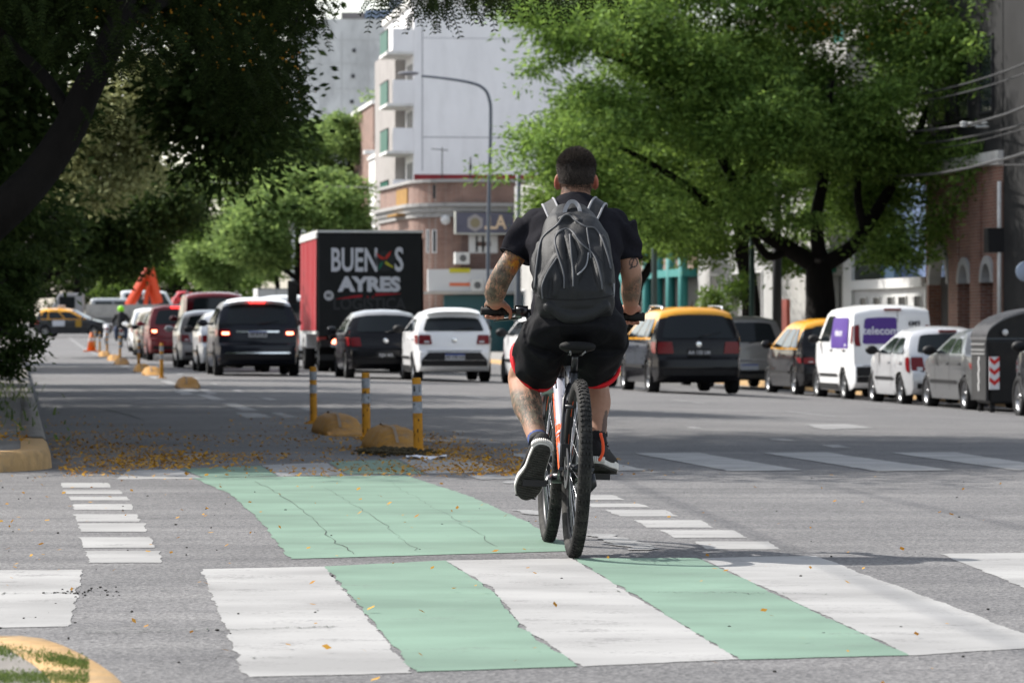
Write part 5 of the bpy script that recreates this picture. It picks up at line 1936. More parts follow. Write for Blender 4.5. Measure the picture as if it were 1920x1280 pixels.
def arches():
    root, L = frontage("brick_arcade", "brick building with round arches and pale arch stones", 86.4, 93.6)
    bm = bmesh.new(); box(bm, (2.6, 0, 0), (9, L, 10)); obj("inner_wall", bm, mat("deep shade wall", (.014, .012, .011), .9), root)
    yy = lambda px: (7200 * 22 / (px - 31) / 1 - 86.4) / DIR.y
    piers = [(yy(1865), yy(1847)), (yy(1823), yy(1804)), (yy(1781), yy(1764)), (yy(1727), yy(1722))]
    H = 2.35
    for a, b in piers:
        bm = bmesh.new(); box(bm, (0, a, 0), (.32, b, 5)); obj("brick_pier", bm, M_BRICK, root)
    for (a, b), (c, d) in zip(piers, piers[1:]):
        m, r = (b + c) / 2, (c - b) / 2
        bm = bmesh.new()
        pts = [(b, H)] + [(m - r * math.cos(t), H + r * math.sin(t)) for t in [math.pi * k / 12 for k in range(1, 12)]] + [(c, H), (c, 5), (b, 5)]
        prism(bm, pts, .26, Matrix(((0, 0, 1, .04), (1, 0, 0, 0), (0, 1, 0, 0), (0, 0, 0, 1))))
        bmesh.ops.recalc_face_normals(bm, faces=bm.faces[:]); obj("brick_spandrel", bm, M_BRICK, root)
        bm = bmesh.new()
        out = [(m - (r + .02) * math.cos(t), H + (r + .02) * math.sin(t)) for t in [math.pi * k / 12 for k in range(13)]]
        out2 = [(m - (r - .16) * math.cos(t), H + (r - .16) * math.sin(t)) for t in [math.pi * k / 12 for k in range(13)]]
        prism(bm, out + out2[::-1], .3, Matrix(((0, 0, 1, -.03), (1, 0, 0, 0), (0, 1, 0, 0), (0, 0, 0, 1))))
        bmesh.ops.recalc_face_normals(bm, faces=bm.faces[:]); obj("arch_stone", bm, mat("arch stone", (.42, .42, .42), .8), root)
    bm = bmesh.new(); box(bm, (-.1, 0, 5.003), (9, L, 5.3)); obj("cornice", bm, M_PLAST2, root)
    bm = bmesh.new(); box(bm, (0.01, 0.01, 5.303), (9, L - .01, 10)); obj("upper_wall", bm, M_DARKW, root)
    for k in range(3):
        window(root, (0.01, .8 + k * 2.2, 6.2), (0, 2.0 + k * 2.2, 8), 'x', .06, "window", None, M_IRON)
    bm = bmesh.new(); tube(bm, [(-.08, -.05, 0), (-.08, -.05, 4.6)], .05, 8); obj("drain_pipe", bm, M_PLAST2, root)
    bm = bmesh.new(); box(bm, (-.35, -.1, 3.0), (-.0, .3, 3.55)); obj("meter_box", bm, M_IRON, root)
arches()

def dark_block():
    root, L = frontage("dark_building", "building at the right edge, coloured dark for its shade, with an overhanging white balcony high up", 60, 86.3)
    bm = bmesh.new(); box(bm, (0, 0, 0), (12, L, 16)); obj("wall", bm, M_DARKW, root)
    bm = bmesh.new(); box(bm, (-2.3, 4, 7.95), (-.003, 17.7, 8.15)); sl = obj("balcony", bm, M_DARKW, root)
    bm = bmesh.new(); box(bm, (-2.45, 4, 8.1), (-2.303, 17.7, 9.5)); box(bm, (-2.3, 17.71, 8.16), (-.003, 17.85, 9.5)); obj("parapet", bm, mat("white parapet", (.66, .66, .68), .7, var=.08, scale=2), sl)
    for k in range(4):
        bm = bmesh.new(); box(bm, (-2.2, 5 + k * 3.6, 7.7), (-.003, 5.3 + k * 3.6, 7.945))
        obj("bracket", bm, mat("bracket grey", (.05, .05, .05), .8), sl)
    for k in range(5):
        bm = bmesh.new(); box(bm, (-.05, 3 + k * 4.4, .1), (-.003, 6 + k * 4.4, 3.1)); sh = obj("shutter", bm, mat("dark shutter", (.035, .04, .04), .6, var=.2, scale=2), root)
    for k in range(5):
        window(root, (0, 3 + k * 4.4, 4.2), (0, 5 + k * 4.4, 6.2), 'x', .06, "window", None, M_DARKW)
    # blue-grey disc sign
    d = empty("disc_sign", "round pale blue sign hanging on the dark building at the right edge", "sign", root.matrix_world.translation + Vector((0, 0, 0)))
    q = P(1924, 509, 82.3)
    d.location = (q.x, q.y, q.z)
    bm = bmesh.new(); lathe(bm, [(-.04, .001), (-.04, .22), (.04, .22), (.04, .001)], Matrix.Rotation(R(90), 4, 'Z'), 28); obj("disc", bm, mat("pale blue disc", (.33, .40, .52), .5), d)
    bm = bmesh.new(); tube(bm, [(0, 0, 0), (1.6, .0, 0)], .03, 6); obj("bracket", bm, M_IRON, d)
dark_block()

def white_shop():
    root, L = frontage("white_shop", "low white shop front with a row of small dark windows under a blue wall", 93.7, 102.5)
    bm = bmesh.new(); box(bm, (0, 0, 0), (6, L, 2.3)); obj("front_wall", bm, mat("grey white plaster", (.5, .5, .5), .9, var=.1, scale=1.5), root)
    bm = bmesh.new(); box(bm, (-.12, -.02, 2.303), (6, L + .02, 2.55)); obj("ledge", bm, mat("white ledge", (.6, .6, .6), .7), root)
    yy = lambda px: (7200 * 22 / (px - 31) - 93.7) / DIR.y
    for a, b in ((1716, 1703), (1688, 1674), (1664, 1653), (1638, 1627), (1614, 1602)):
        y0, y1 = yy(a), yy(b)
        window(root, (0, y0, 1.0), (0, y1, 2.1), 'x', .02, "window", mat("dark pane", (.012, .012, .014), .4), M_WFRAME)
    bm = bmesh.new(); box(bm, (-.03, yy(1724), .2), (-.003, yy(1722), 2.4)); box(bm, (-.1, yy(1590), 0), (-.003, yy(1575), 3.3)); obj("pilaster", bm, M_WFRAME, root)
    bm = bmesh.new(); box(bm, (.8, .02, 2.553), (6, L - .4, 5.0)); obj("blue_wall", bm, mat("blue paint", (.10, .14, .24), .8, var=.15, scale=1), root)
    bm = bmesh.new(); box(bm, (.6, yy(1620), 2.56), (.79, yy(1604), 4.2)); obj("light_blue_panel", bm, mat("light blue", (.26, .38, .52), .7), root)
    bm = bmesh.new(); box(bm, (1.0, .02, 5.003), (7, L, 11)); obj("upper_wall", bm, mat("grey plaster", (.30, .29, .29), .9, var=.2, scale=.8), root)
white_shop()

def mid_front():
    root, L = frontage("grey_house", "pale grey house glimpsed behind the large tree's trunk", 102.7, 112.5)
    bm = bmesh.new(); box(bm, (0, 0, 0), (8, L, 9)); obj("wall", bm, M_STREETP, root)
    for k in range(3):
        window(root, (0, 1 + k * 3, 4.4), (0, 2.2 + k * 3, 6.4), 'x')
    bm = bmesh.new(); box(bm, (-.05, .6, .1), (-.003, 3.4, 2.7)); obj("shutter", bm, mat("dark shutter", (.035, .04, .04), .6, var=.2, scale=2), root)
    bm = bmesh.new(); box(bm, (-.6, 1.2, 2.8), (-.003, 3.6, 3.25)); obj("green_sign", bm, mat("green sign", (.03, .20, .14), .6), root)
    bm = bmesh.new(); box(bm, (-.7, 4.5, 1.1), (-.6, 5.2, 2.1)); obj("red_poster", bm, mat("red poster", (.5, .12, .09), .6), root)
    root, L = frontage("white_house", "white rendered house beyond the green poles on the right", 112.7, 125)
    bm = bmesh.new(); box(bm, (0, 0, 0), (8, L, 6)); obj("wall", bm, mat("weathered white", (.34, .34, .335), .9, var=.15, scale=.8, dirt=(.22, .21, .2), dscale=1, damt=.5), root)
    for k in range(3):
        window(root, (0, 1.4 + k * 3.6, 1.0), (0, 2.8 + k * 3.6, 3.0), 'x', .05, "window", mat("dark pane", (.012, .012, .014), .4))
    bm = bmesh.new(); prism(bm, [(0, 6.003), (6, 6.003), (3, 7.2)], L, Matrix(((1, 0, 0, -.2), (0, 0, 1, 0), (0, 1, 0, 0), (0, 0, 0, 1)))); bmesh.ops.recalc_face_normals(bm, faces=bm.faces[:]); obj("roof", bm, mat("terracotta", (.36, .17, .10), .8, var=.2, scale=3), root)
    root, L = frontage("teal_shop", "shop with teal columns and a brick upper storey", 125.2, 142)
    bm = bmesh.new(); box(bm, (.4, 0, 0), (8, L, 3.0)); obj("shop_window", bm, mat("dark shop", (.02, .022, .024), .5), root)
    bm = bmesh.new(); box(bm, (.3, 0, 3.003), (8, L, 7)); obj("wall", bm, M_BRICKB, root)
    for k in range(7):
        bm = bmesh.new(); tube(bm, [(-.4, .3 + k * 2.4, 0), (-.4, .3 + k * 2.4, 4.2)], .16, 10); obj("column", bm, M_TEAL, root)
    bm = bmesh.new(); box(bm, (-.5, 0, 2.95), (.29, L, 3.2)); obj("beam", bm, M_TEAL, root)
    root, L = frontage("far_terrace", "pale terrace building further along the right side", 142.3, 171)
    bm = bmesh.new(); box(bm, (0, 0, 0), (8, L, 7.5)); obj("wall", bm, M_STREETP, root)
    for k in range(7):
        window(root, (0, 1.2 + k * 4, 1), (0, 2.8 + k * 4, 2.9), 'x'); window(root, (0, 1.2 + k * 4, 4.4), (0, 2.8 + k * 4, 6.2), 'x')
mid_front()

# apartment block rising behind the right-hand trees
def tall_right():
    p = UY(26.5, 104)
    root = empty("pale_apartment_block", "tall pale apartment block with teal shutters hidden behind the right hand trees", "building", p, A7)
    bm = bmesh.new(); box(bm, (0, 0, 0), (12, 34, 19)); obj("wall", bm, mat("cream plaster", (.40, .39, .37), .9, var=.1, scale=.5), root)
    for fl in range(5):
        for k in range(7):
            w = window(root, (0, 1.5 + k * 4.6, 3.6 + fl * 3), (0, 3.3 + k * 4.6, 5.4 + fl * 3), 'x', .08, "window", M_TEAL if (fl + k) % 3 == 0 else M_WIN)
        bm = bmesh.new(); box(bm, (-1.1, .5, 3.2 + fl * 3), (-.003, 33.5, 3.35 + fl * 3)); obj("balcony_slab", bm, M_PLAST2, root)
    for fl in range(5):
        bm = bmesh.new(); box(bm, (.6, -.03, 3.8 + fl * 3), (3, -.003, 5.3 + fl * 3)); obj("window", bm, M_WIN, root)
tall_right()

# unseen left-hand houses, added to keep the sun off the pavement
def left_front():
    for i, (Y0, Y1, h, m) in enumerate(((27, 46, 7.5, M_PLAST2), (46.2, 66, 9.0, M_BRICKB), (66.2, 80, 5.0, M_DARKW))):
        p = UY(-9.5, Y0)
        root = empty("blocker_house", ("unseen low pale house added behind the left pavement to block the sun", "unseen brick house added behind the leaning tree to block the sun", "unseen low dark house added beyond the left brick house to block the sun")[i], "house", p, A7)
        L = (Y1 - Y0) / DIR.y
        bm = bmesh.new(); box(bm, (-10, 0, 0), (0, L, h)); obj("wall", bm, m, root)
        for k in range(3):
            bm = bmesh.new(); box(bm, (.003, 1.5 + k * 5, 1), (.05, 3.2 + k * 5, 3)); obj("window", bm, M_WIN, root)
        bm = bmesh.new(); box(bm, (-10, 0, h + .002), (.2, L, h + .25)); obj("roof", bm, M_PLAST2, root)
left_front()

# ---- lamp posts and poles
def curve_pts(ps, n=10):
    out = []
    P_ = [ps[0]] + ps + [ps[-1]]
    for i in range(1, len(P_) - 2):
        for k in range(n):
            t = k / n
            a, b, c, d = P_[i - 1], P_[i], P_[i + 1], P_[i + 2]
            out.append(0.5 * ((2 * b) + (c - a) * t + (2 * a - 5 * b + 4 * c - d) * t * t + (3 * b - a - 3 * c + d) * t ** 3))
    out.append(ps[-1])
    return out
def lamp(name, label, px, Y, path, r0, head):
    base = Vector(((px - 960) * Y / FPX, Y, 0)); base.z = G(base.x, Y) + .1
    root = empty(name, label, "street lamp", base)
    pts = [Vector((0, 0, 0))] + [P(x, y, Y) - base for x, y in path]
    cp = curve_pts(pts, 8)
    bm = bmesh.new(); tube(bm, cp, [r0 * (1 - .45 * i / len(cp)) for i in range(len(cp))], 8); obj("pole", bm, M_POLEB, root)
    bm = bmesh.new(); hp = P(*head, Y) - base; ball(bm, hp, (.42, .14, .09), 12); obj("lamp_head", bm, mat("lamp head grey", (.2, .2, .22), .5), root)
    bm = bmesh.new(); tube(bm, [(0, 0, 0), (0, 0, 1.0)], [r0 * 1.7, r0 * 1.5], 8); obj("base_sleeve", bm, M_POLEB, root)
lamp("street_lamp", "tall street lamp arching left in front of the white apartment block", 914, 150, [(916, 420), (920, 230), (917, 185), (905, 165), (880, 155), (830, 147), (790, 143)], .078, (766, 138))
lamp("street_lamp", "distant street lamp arching over the avenue among the green trees", 688, 215, [(688, 480), (688, 420), (680, 402), (660, 392), (630, 386), (600, 383)], .08, (588, 381))
def pole(name, label, px, Y, ytop, r, m, h_extra=None):
    base = Vector(((px - 960) * Y / FPX, Y, 0)); base.z = G(base.x, Y) + .1
    root = empty(name, label, "pole", base)
    h = P(0, ytop, Y).z - base.z
    bm = bmesh.new(); tube(bm, [(0, 0, 0), (0, 0, h)], [r, r * .85], 10); obj("pole_shaft", bm, m, root)
    bm = bmesh.new(); tube(bm, [(0, 0, 0), (0, 0, .9)], [r * 1.5, r * 1.3], 10); obj("base_sleeve", bm, m, root)
    return root
pole("utility_pole", "dark grey pole beside the sign board of the corner building", 972, 140, 325, .11, M_POLEB)
pole("green_pole", "green grey pole with pale flaking bands just right of the cyclist", 1227, 104, 180, .085, M_POLEG)
pole("green_pole", "slim dark green pole in front of the second tree trunk", 1410, 92, 300, .07, mat("dark green pole", (.03, .06, .05), .5))
pole("timber_pole", "dark timber pole between the green pole and the big tree trunk", 1457, 97, 330, .13, M_IRON)

def cable(label, pts, Y0, Y1, r=.02):
    n = len(pts)
    ps = [P(x, y, Y0 + (Y1 - Y0) * i / (n - 1)) for i, (x, y) in enumerate(pts)]
    bm = bmesh.new(); tube(bm, curve_pts(ps, 6), r, 6)
    tag(obj("overhead_cable", bm, mat("cable grey", (.05, .05, .053), .5)), label, "cable", "overhead cables on the right")
cable("uppermost overhead cable, rising to the right edge", [(1640, 190), (1720, 178), (1800, 160), (1860, 142), (1925, 118), (2100, 40)], 96, 70)
cable("thin cable just below the uppermost one", [(1650, 198), (1740, 188), (1830, 168), (1925, 137), (2100, 70)], 96, 70, .016)
cable("thick cable with a tangled pale clamp", [(1640, 250), (1720, 246), (1800, 236), (1860, 222), (1925, 199), (2100, 120)], 94, 68, .028)
cable("middle cable under the clamp", [(1665, 273), (1760, 266), (1850, 250), (1925, 231), (2100, 170)], 94, 68, .02)
cable("faint cable between the middle one and the lowest pair", [(1700, 285), (1800, 272), (1925, 240), (2100, 180)], 95, 70, .013)
cable("lowest thick cable of the bundle", [(1665, 330), (1740, 327), (1800, 318), (1860, 304), (1925, 286), (2100, 220)], 92, 66, .03)
cable("straight thin cable crossing the lowest thick one", [(1740, 300), (1830, 308), (1925, 309), (2100, 306)], 92, 66, .013)
bm = bmesh.new()
q = P(1828, 234, 82.5)
for k in range(9):
    ball(bm, q + Vector((random.uniform(-.3, .28), 0, random.uniform(-.05, .06))), (.09, .05, .03), 8)
tag(obj("cable_clamp", bm, mat("pale clamp", (.5, .52, .52), .5)), "pale tangled clamp hanging on the thick cable", "cable clamp")
cable("thin cable over the far green trees", [(330, 340), (480, 345), (620, 350), (720, 352)], 210, 200, .03)

# two cables slung high over the junction; their shadows run down the road
def high_cable(label, g0, g1, h):
    a, b = PG(*g0), PG(*g1)
    off = Vector((SUN.x, SUN.y, 0)) * (h / SUN.z)
    a, b = a + off, b + off
    d = (b - a)
    p = [a - d * 1.2, a - d * .4, a, (a + b) / 2, b, b + d * 1.0, b + d * 3]
    for i, q in enumerate(p):
        q.z = h + (.12, .03, 0, -.02, 0, .08, .5)[i]
    bm = bmesh.new(); tube(bm, curve_pts(p, 5), .013, 6)
    tag(obj("high_cable", bm, mat("cable grey", (.05, .05, .053), .5)), label, "cable")
high_cable("cable slung over the junction whose shadow crosses the right ladder markings", (1150, 897), (1420, 1005), 7.0)
high_cable("cable slung over the junction whose shadow runs to the right edge", (1410, 882), (1920, 990), 7.6)

# ================================================================== TREES
def rand_dirs(n):
    v = RNG.normal(size=(n, 3))
    return v / np.linalg.norm(v, axis=1, keepdims=True)

def leaf_cloud(ells, n_cl, per, cr, ln, wd, flat=.55, shell=.45, droop=.35, seed=0, lobes=0):
    """leaf quads gathered in clumps inside ellipsoids [(centre, (rx,ry,rz))]"""
    rng = np.random.default_rng(seed + 5)
    if lobes:
        sub = []
        for c, r in ells:
            for k in range(lobes):
                d = rng.normal(size=3); d /= np.linalg.norm(d)
                q = np.array(list(c)) + d * np.array(list(r)) * rng.random() ** .38 * .85
                m = rng.uniform(.26, .46)
                sub.append((q, np.array(list(r)) * m * np.array([1, 1, .8])))
        ells = sub
    vol = np.array([e[1][0] * e[1][1] * e[1][2] for e in ells]) ** .75
    pick = rng.choice(len(ells), n_cl, p=vol / vol.sum())
    C = np.array([list(e[0]) for e in ells])[pick]
    Rr = np.array([list(e[1]) for e in ells])[pick]
    d = rng.normal(size=(n_cl, 3)) + (np.array([0, 0, .45]) if lobes else 0); d /= np.linalg.norm(d, axis=1, keepdims=True)
    rad = rng.random(n_cl) ** shell
    wob = 1 + .16 * np.sin(d[:, 0] * 7 + pick) + .14 * np.cos(d[:, 2] * 9 + d[:, 1] * 5)
    cc = C + d * Rr * (rad * wob)[:, None]
    n = n_cl * per
    size = rng.uniform(.6, 1.35, n_cl)
    off = np.clip(rng.normal(size=(n_cl, per, 3)), -1.8, 1.8) * (cr * size)[:, None, None]
    off[:, :, 2] *= flat
    p = (cc[:, None, :] + off).reshape(n, 3)
    # leaf axes: outward from the clump centre and drooping
    ax = off.reshape(n, 3) + rng.normal(size=(n, 3)) * cr * .7
    ax[:, 2] -= droop * cr
    ax /= np.linalg.norm(ax, axis=1, keepdims=True) + 1e-9
    up = rng.normal(size=(n, 3)) * .8 + np.array([0, 0, 1.0])
    sd = np.cross(ax, up); sd /= np.linalg.norm(sd, axis=1, keepdims=True) + 1e-9
    l = ln * rng.uniform(.6, 1.3, n)[:, None]
    w = wd * rng.uniform(.7, 1.3, n)[:, None]
    V = np.stack([p - ax * l * .5, p + sd * w * .5, p + ax * l * .5, p - sd * w * .5], 1)
    return V

def fronds(ps, n_pairs, ln, leaf_l, leaf_w, rng, droop=.6):
    """feathered leaves: ps (N,3) attachment points"""
    out = []
    N = len(ps)
    a = rng.uniform(0, 2 * np.pi, N)
    d = np.stack([np.cos(a), np.sin(a), -droop * rng.uniform(.3, 2.2, N)], 1)
    d /= np.linalg.norm(d, axis=1, keepdims=True)
    up = np.array([0, 0, 1.0]) + rng.normal(size=(N, 3)) * .25
    sd = np.cross(d, up); sd /= np.linalg.norm(sd, axis=1, keepdims=True)
    L = ln * rng.uniform(.7, 1.3, N)
    for k in range(n_pairs):
        t = (k + .6) / n_pairs
        c = ps + d * (L * t)[:, None] + np.array([0, 0, -1]) * (L * .35 * t * t)[:, None]
        sc = (1 - .35 * abs(t - .45))
        for s in (-1, 1):
            ax = sd * s + d * .45 + np.array([0, 0, -.25])
            ax /= np.linalg.norm(ax, axis=1, keepdims=True)
            w = np.cross(ax, np.cross(d, sd)); w /= np.linalg.norm(w, axis=1, keepdims=True) + 1e-9
            l = leaf_l * sc
            out.append(np.stack([c, c + ax * l * .45 + w * leaf_w * .5, c + ax * l, c + ax * l * .45 - w * leaf_w * .5], 1))
    # rachis
    e = ps + d * L[:, None] + np.array([0, 0, -1]) * (L * .35)[:, None]
    m = ps + d * (L * .5)[:, None] + np.array([0, 0, -1]) * (L * .35 * .25)[:, None]
    th = sd * .0035
    out.append(np.stack([ps - th, ps + th, m + th, m - th], 1))
    out.append(np.stack([m - th, m + th, e + th * .3, e - th * .3], 1))
    return np.concatenate(out)

M_BARK = mat("dark bark", (0.008, 0.0065, 0.0055), .95, var=.35, scale=7, bump=.8, bscale=14, stretch=(1, 1, .3))
def limbs(name, chains, parent, m=None):
    bm = bmesh.new()
    for pts, r0, r1 in chains:
        cp = curve_pts([Vector(p) for p in pts], 5)
        n = len(cp)
        for i in range(1, n - 1):
            cp[i] = cp[i] + Vector((noise.noise(cp[i] * 1.3), noise.noise(cp[i] * 1.3 + Vector((5, 0, 0))), 0)) * r0 * .5
        tube(bm, cp, [r0 + (r1 - r0) * i / (n - 1) for i in range(n)], 9)
    return obj(name, bm, m or M_BARK, parent, True)

def tree(name, label, base, chains, V, lm, group=None, extra_crown=None, cat="tree"):
    root = empty(name, label, cat, (0, 0, 0), 0, group)
    root.location = base
    keep = Vector(base)
    o = quads_mesh("crown", V - np.array(list(keep)), lm, root)
    limbs("trunk", [([Vector(p) - keep for p in c[0]], c[1], c[2]) for c in chains], root)
    if extra_crown is not None:
        fo = quads_mesh("flowers", extra_crown - np.array(list(keep)), leaf_mat("yellow blossom", (.36, .15, .012), (.5, .26, .02), .2), root)
        fo["kind"] = "stuff"
    return root

def epx(px, py, rx, ry, Y, rd=None):
    c = P(px, py, Y)
    s = Y / FPX
    return (c, (rx * s, rd if rd else (rx + ry) * .5 * s, ry * s))

L_BRIGHT = leaf_mat("bright green leaves", (0.030, 0.066, 0.014), (0.215, 0.35, 0.075), .38)
L_MID = leaf_mat("mid green leaves", (0.045, 0.095, 0.014), (0.13, 0.21, 0.04), .35)
L_FAR = leaf_mat("far green leaves", (0.068, 0.125, 0.036), (0.205, 0.30, 0.09), .45)
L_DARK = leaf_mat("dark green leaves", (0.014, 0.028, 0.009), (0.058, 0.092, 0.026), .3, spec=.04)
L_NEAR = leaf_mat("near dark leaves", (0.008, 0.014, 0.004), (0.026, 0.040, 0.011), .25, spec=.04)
L_PALE = leaf_mat("pale olive leaves", (0.13, 0.15, 0.062), (0.36, 0.38, 0.18), .35)

# ---- the big tree on the right pavement
Y = 91.0
b = P(1538, 615, Y); b.z = G(b.x, b.y) + .1
jn = P(1535, 500, Y)
ells = [epx(1120, 150, 170, 150, 88, 3.0), epx(1060, 300, 130, 130, 87, 2.4), epx(1280, 60, 230, 170, 90, 4.2), epx(1350, 230, 220, 170, 90, 4.0), epx(1500, 90, 230, 180, 92, 4.5),
        epx(1180, 380, 130, 90, 88, 2.5), epx(1560, 260, 190, 140, 93, 4.0), epx(1720, 110, 170, 160, 93, 3.6), epx(1760, 280, 120, 120, 93, 3.0), epx(1330, 390, 150, 70, 92, 3.0), epx(1640, 390, 120, 70, 94, 2.5), epx(1250, -140, 300, 130, 92, 5), epx(1600, -150, 300, 130, 94, 5), epx(1020, 60, 70, 100, 87, 2)]
ells += [epx(1250, 430, 120, 50, 90, 2), epx(1450, 390, 90, 60, 88, 2), epx(1580, 400, 90, 55, 93, 2), epx(1690, 450, 90, 55, 91, 2), epx(1460, 250, 130, 110, 88, 2.5), epx(1640, 250, 110, 110, 90, 2.5), epx(1820, 330, 95, 130, 90, 2.2), epx(1830, 130, 85, 150, 90, 2.4), epx(1770, 430, 80, 60, 92, 1.8)]
ells += [epx(1885, 60, 80, 110, 88, 2.0)]
V = leaf_cloud(ells, 4000, 58, .34, .175, .056, .46, .34, .45, 1, 13)
chains = [([b, P(1538, 560, Y), jn], .41, .31), ([jn, P(1480, 465, Y), P(1420, 420, Y), P(1370, 330, Y - .5), P(1300, 200, Y - 1)], .24, .08), ([jn, P(1590, 470, Y), P(1640, 400, Y + .5), P(1700, 290, Y + 1), P(1740, 200, Y + 1)], .22, .07),
          ([P(1540, 490, Y), P(1530, 420, Y), P(1550, 300, Y), P(1560, 150, Y)], .2, .08), ([P(1420, 420, Y), P(1350, 395, Y), P(1260, 330, Y - 1), P(1150, 270, Y - 2)], .15, .05), ([P(1620, 430, Y), P(1610, 340, Y), P(1640, 230, Y)], .12, .05),
          ([P(1390, 380, Y), P(1420, 260, Y), P(1440, 120, Y)], .14, .05), ([P(1300, 200, Y - 1), P(1200, 130, Y - 2), P(1120, 100, Y - 3)], .09, .03), ([P(1480, 465, Y), P(1440, 480, Y), P(1400, 420, Y)], .12, .08)]
fl = leaf_cloud([epx(1550, 40, 120, 60, 90, 2), epx(1730, 30, 90, 60, 91, 1.5), epx(1180, 95, 60, 30, 86, 1)], 22, 10, .2, .09, .05, .6, .5, .2, 40)
tree("street_tree", "large bright green street tree with a forked dark trunk behind the parked taxi and van", b, chains, V, L_BRIGHT, "trees along the right pavement", fl)

# ---- second tree further along the right side
Y = 103.0
b = P(1412, 615, Y); b.z = G(b.x, b.y) + .1
ells = [epx(1130, 300, 130, 110, 112, 3), epx(1250, 330, 160, 120, 106, 3.5), epx(1420, 330, 190, 120, 104, 3.5), epx(1330, 180, 240, 160, 105, 4), epx(1050, 380, 70, 70, 112, 2), epx(1300, 470, 80, 50, 104, 2), epx(1470, 480, 90, 50, 104, 2)]
V = leaf_cloud(ells, 1800, 50, .36, .18, .06, .42, .35, .35, 2, 11)
chains = [([b, P(1405, 540, Y), P(1390, 460, Y), P(1375, 380, Y), P(1330, 260, Y)], .30, .1), ([P(1390, 460, Y), P(1430, 370, Y), P(1460, 260, Y)], .16, .06), ([P(1380, 400, Y), P(1280, 350, Y), P(1180, 300, Y)], .13, .05)]
tree("street_tree", "second street tree with a dark curved trunk beside the green pole", b, chains, V, L_MID, "trees along the right pavement")
Y = 122.0
b = P(1160, 615, Y); b.z = G(b.x, b.y) + .1
ells = [epx(1180, 440, 110, 80, 122, 2.5), epx(1080, 420, 80, 70, 122, 2.0), epx(1250, 420, 90, 70, 122, 2)]
V = leaf_cloud(ells, 420, 44, .36, .2, .07, .42, .4, .4, 3, 9)
chains = [([b, P(1190, 560, Y), P(1215, 500, Y), P(1230, 440, Y)], .22, .1), ([P(1200, 530, Y), P(1150, 450, Y), P(1100, 410, Y)], .12, .05)]
tree("street_tree", "leaning tree behind the cyclist's right arm", b, chains, V, L_MID, "trees along the right pavement")
# shrub by the white house
V = leaf_cloud([epx(1330, 560, 26, 30, 100, .5), epx(1375, 540, 30, 40, 101, .6), epx(1345, 590, 30, 25, 100, .5)], 70, 40, .14, .12, .05, .7, .6, .3, 4)
b = P(1350, 615, 100); b.z = G(b.x, 100) + .1
tree("leafy_shrub", "small leafy shrub by the white house above the taxi roof", b, [([b, P(1348, 590, 100), P(1345, 560, 100)], .05, .02)], V, L_MID, None, None, "shrub")

# ---- far trees on the avenue
far = [("broad far tree whose crown stands before the concrete tower", 610, [epx(600, 300, 110, 95, 240, 4.5), epx(500, 330, 90, 90, 238, 4), epx(670, 260, 45, 60, 236, 2.5), epx(720, 215, 40, 60, 234, 2)], 240, 5, L_FAR, 640),
       ("lower far tree with a lit flat crown behind the lorry", 560, [epx(560, 405, 150, 92, 205, 4.5), epx(470, 460, 90, 70, 203, 4), epx(650, 400, 60, 60, 205, 3)], 205, 6, L_FAR, 640),
       ("distant tree closing the avenue behind the crane", 330, [epx(330, 470, 110, 80, 320, 5), epx(250, 460, 80, 90, 322, 5), epx(420, 460, 80, 60, 318, 4), epx(230, 535, 70, 45, 324, 3), epx(330, 550, 80, 40, 324, 3), epx(430, 540, 70, 45, 322, 3)], 320, 7, L_MID, 420),
       ("broad dark tree closing the far end of the avenue behind the crossing taxi", 60, [epx(60, 500, 150, 70, 345, 6), epx(200, 480, 130, 80, 345, 6), epx(360, 470, 110, 80, 345, 6), epx(110, 555, 140, 45, 344, 4), epx(300, 545, 120, 45, 344, 4), epx(430, 530, 80, 60, 344, 4)], 345, 11, L_DARK, 460),
       ("distant dark tree at the end of the avenue on the left", 140, [epx(150, 430, 130, 110, 335, 6), epx(40, 430, 120, 130, 335, 6), epx(290, 390, 90, 90, 336, 5), epx(150, 530, 110, 50, 337, 4)], 335, 8, L_DARK, 420),
       ("rounded far tree between the lorry and the dark foliage", 430, [epx(420, 400, 70, 110, 250, 4), epx(400, 500, 60, 60, 250, 3.5)], 250, 9, L_FAR, 360),
       ("far tree filling the gap behind the lorry's roof", 520, [epx(520, 500, 110, 60, 290, 5), epx(600, 480, 90, 60, 290, 5)], 290, 10, L_FAR, 360)]
for label, bx, ells, Y, sd, lm, ncl in far:
    b = P(bx, 615, Y); b.z = G(b.x, Y)
    V = leaf_cloud(ells, int(ncl * 1.7), 46, .5, .34, .14, .45, .36, .35, sd, 10)
    tree("avenue_tree", label, b, [([b, (b + ells[0][0]) / 2, ells[0][0]], .35, .12)] + [([(b + ells[0][0]) / 2, e[0]], .16, .05) for e in ells[1:]], V, lm, "trees at the end of the avenue")

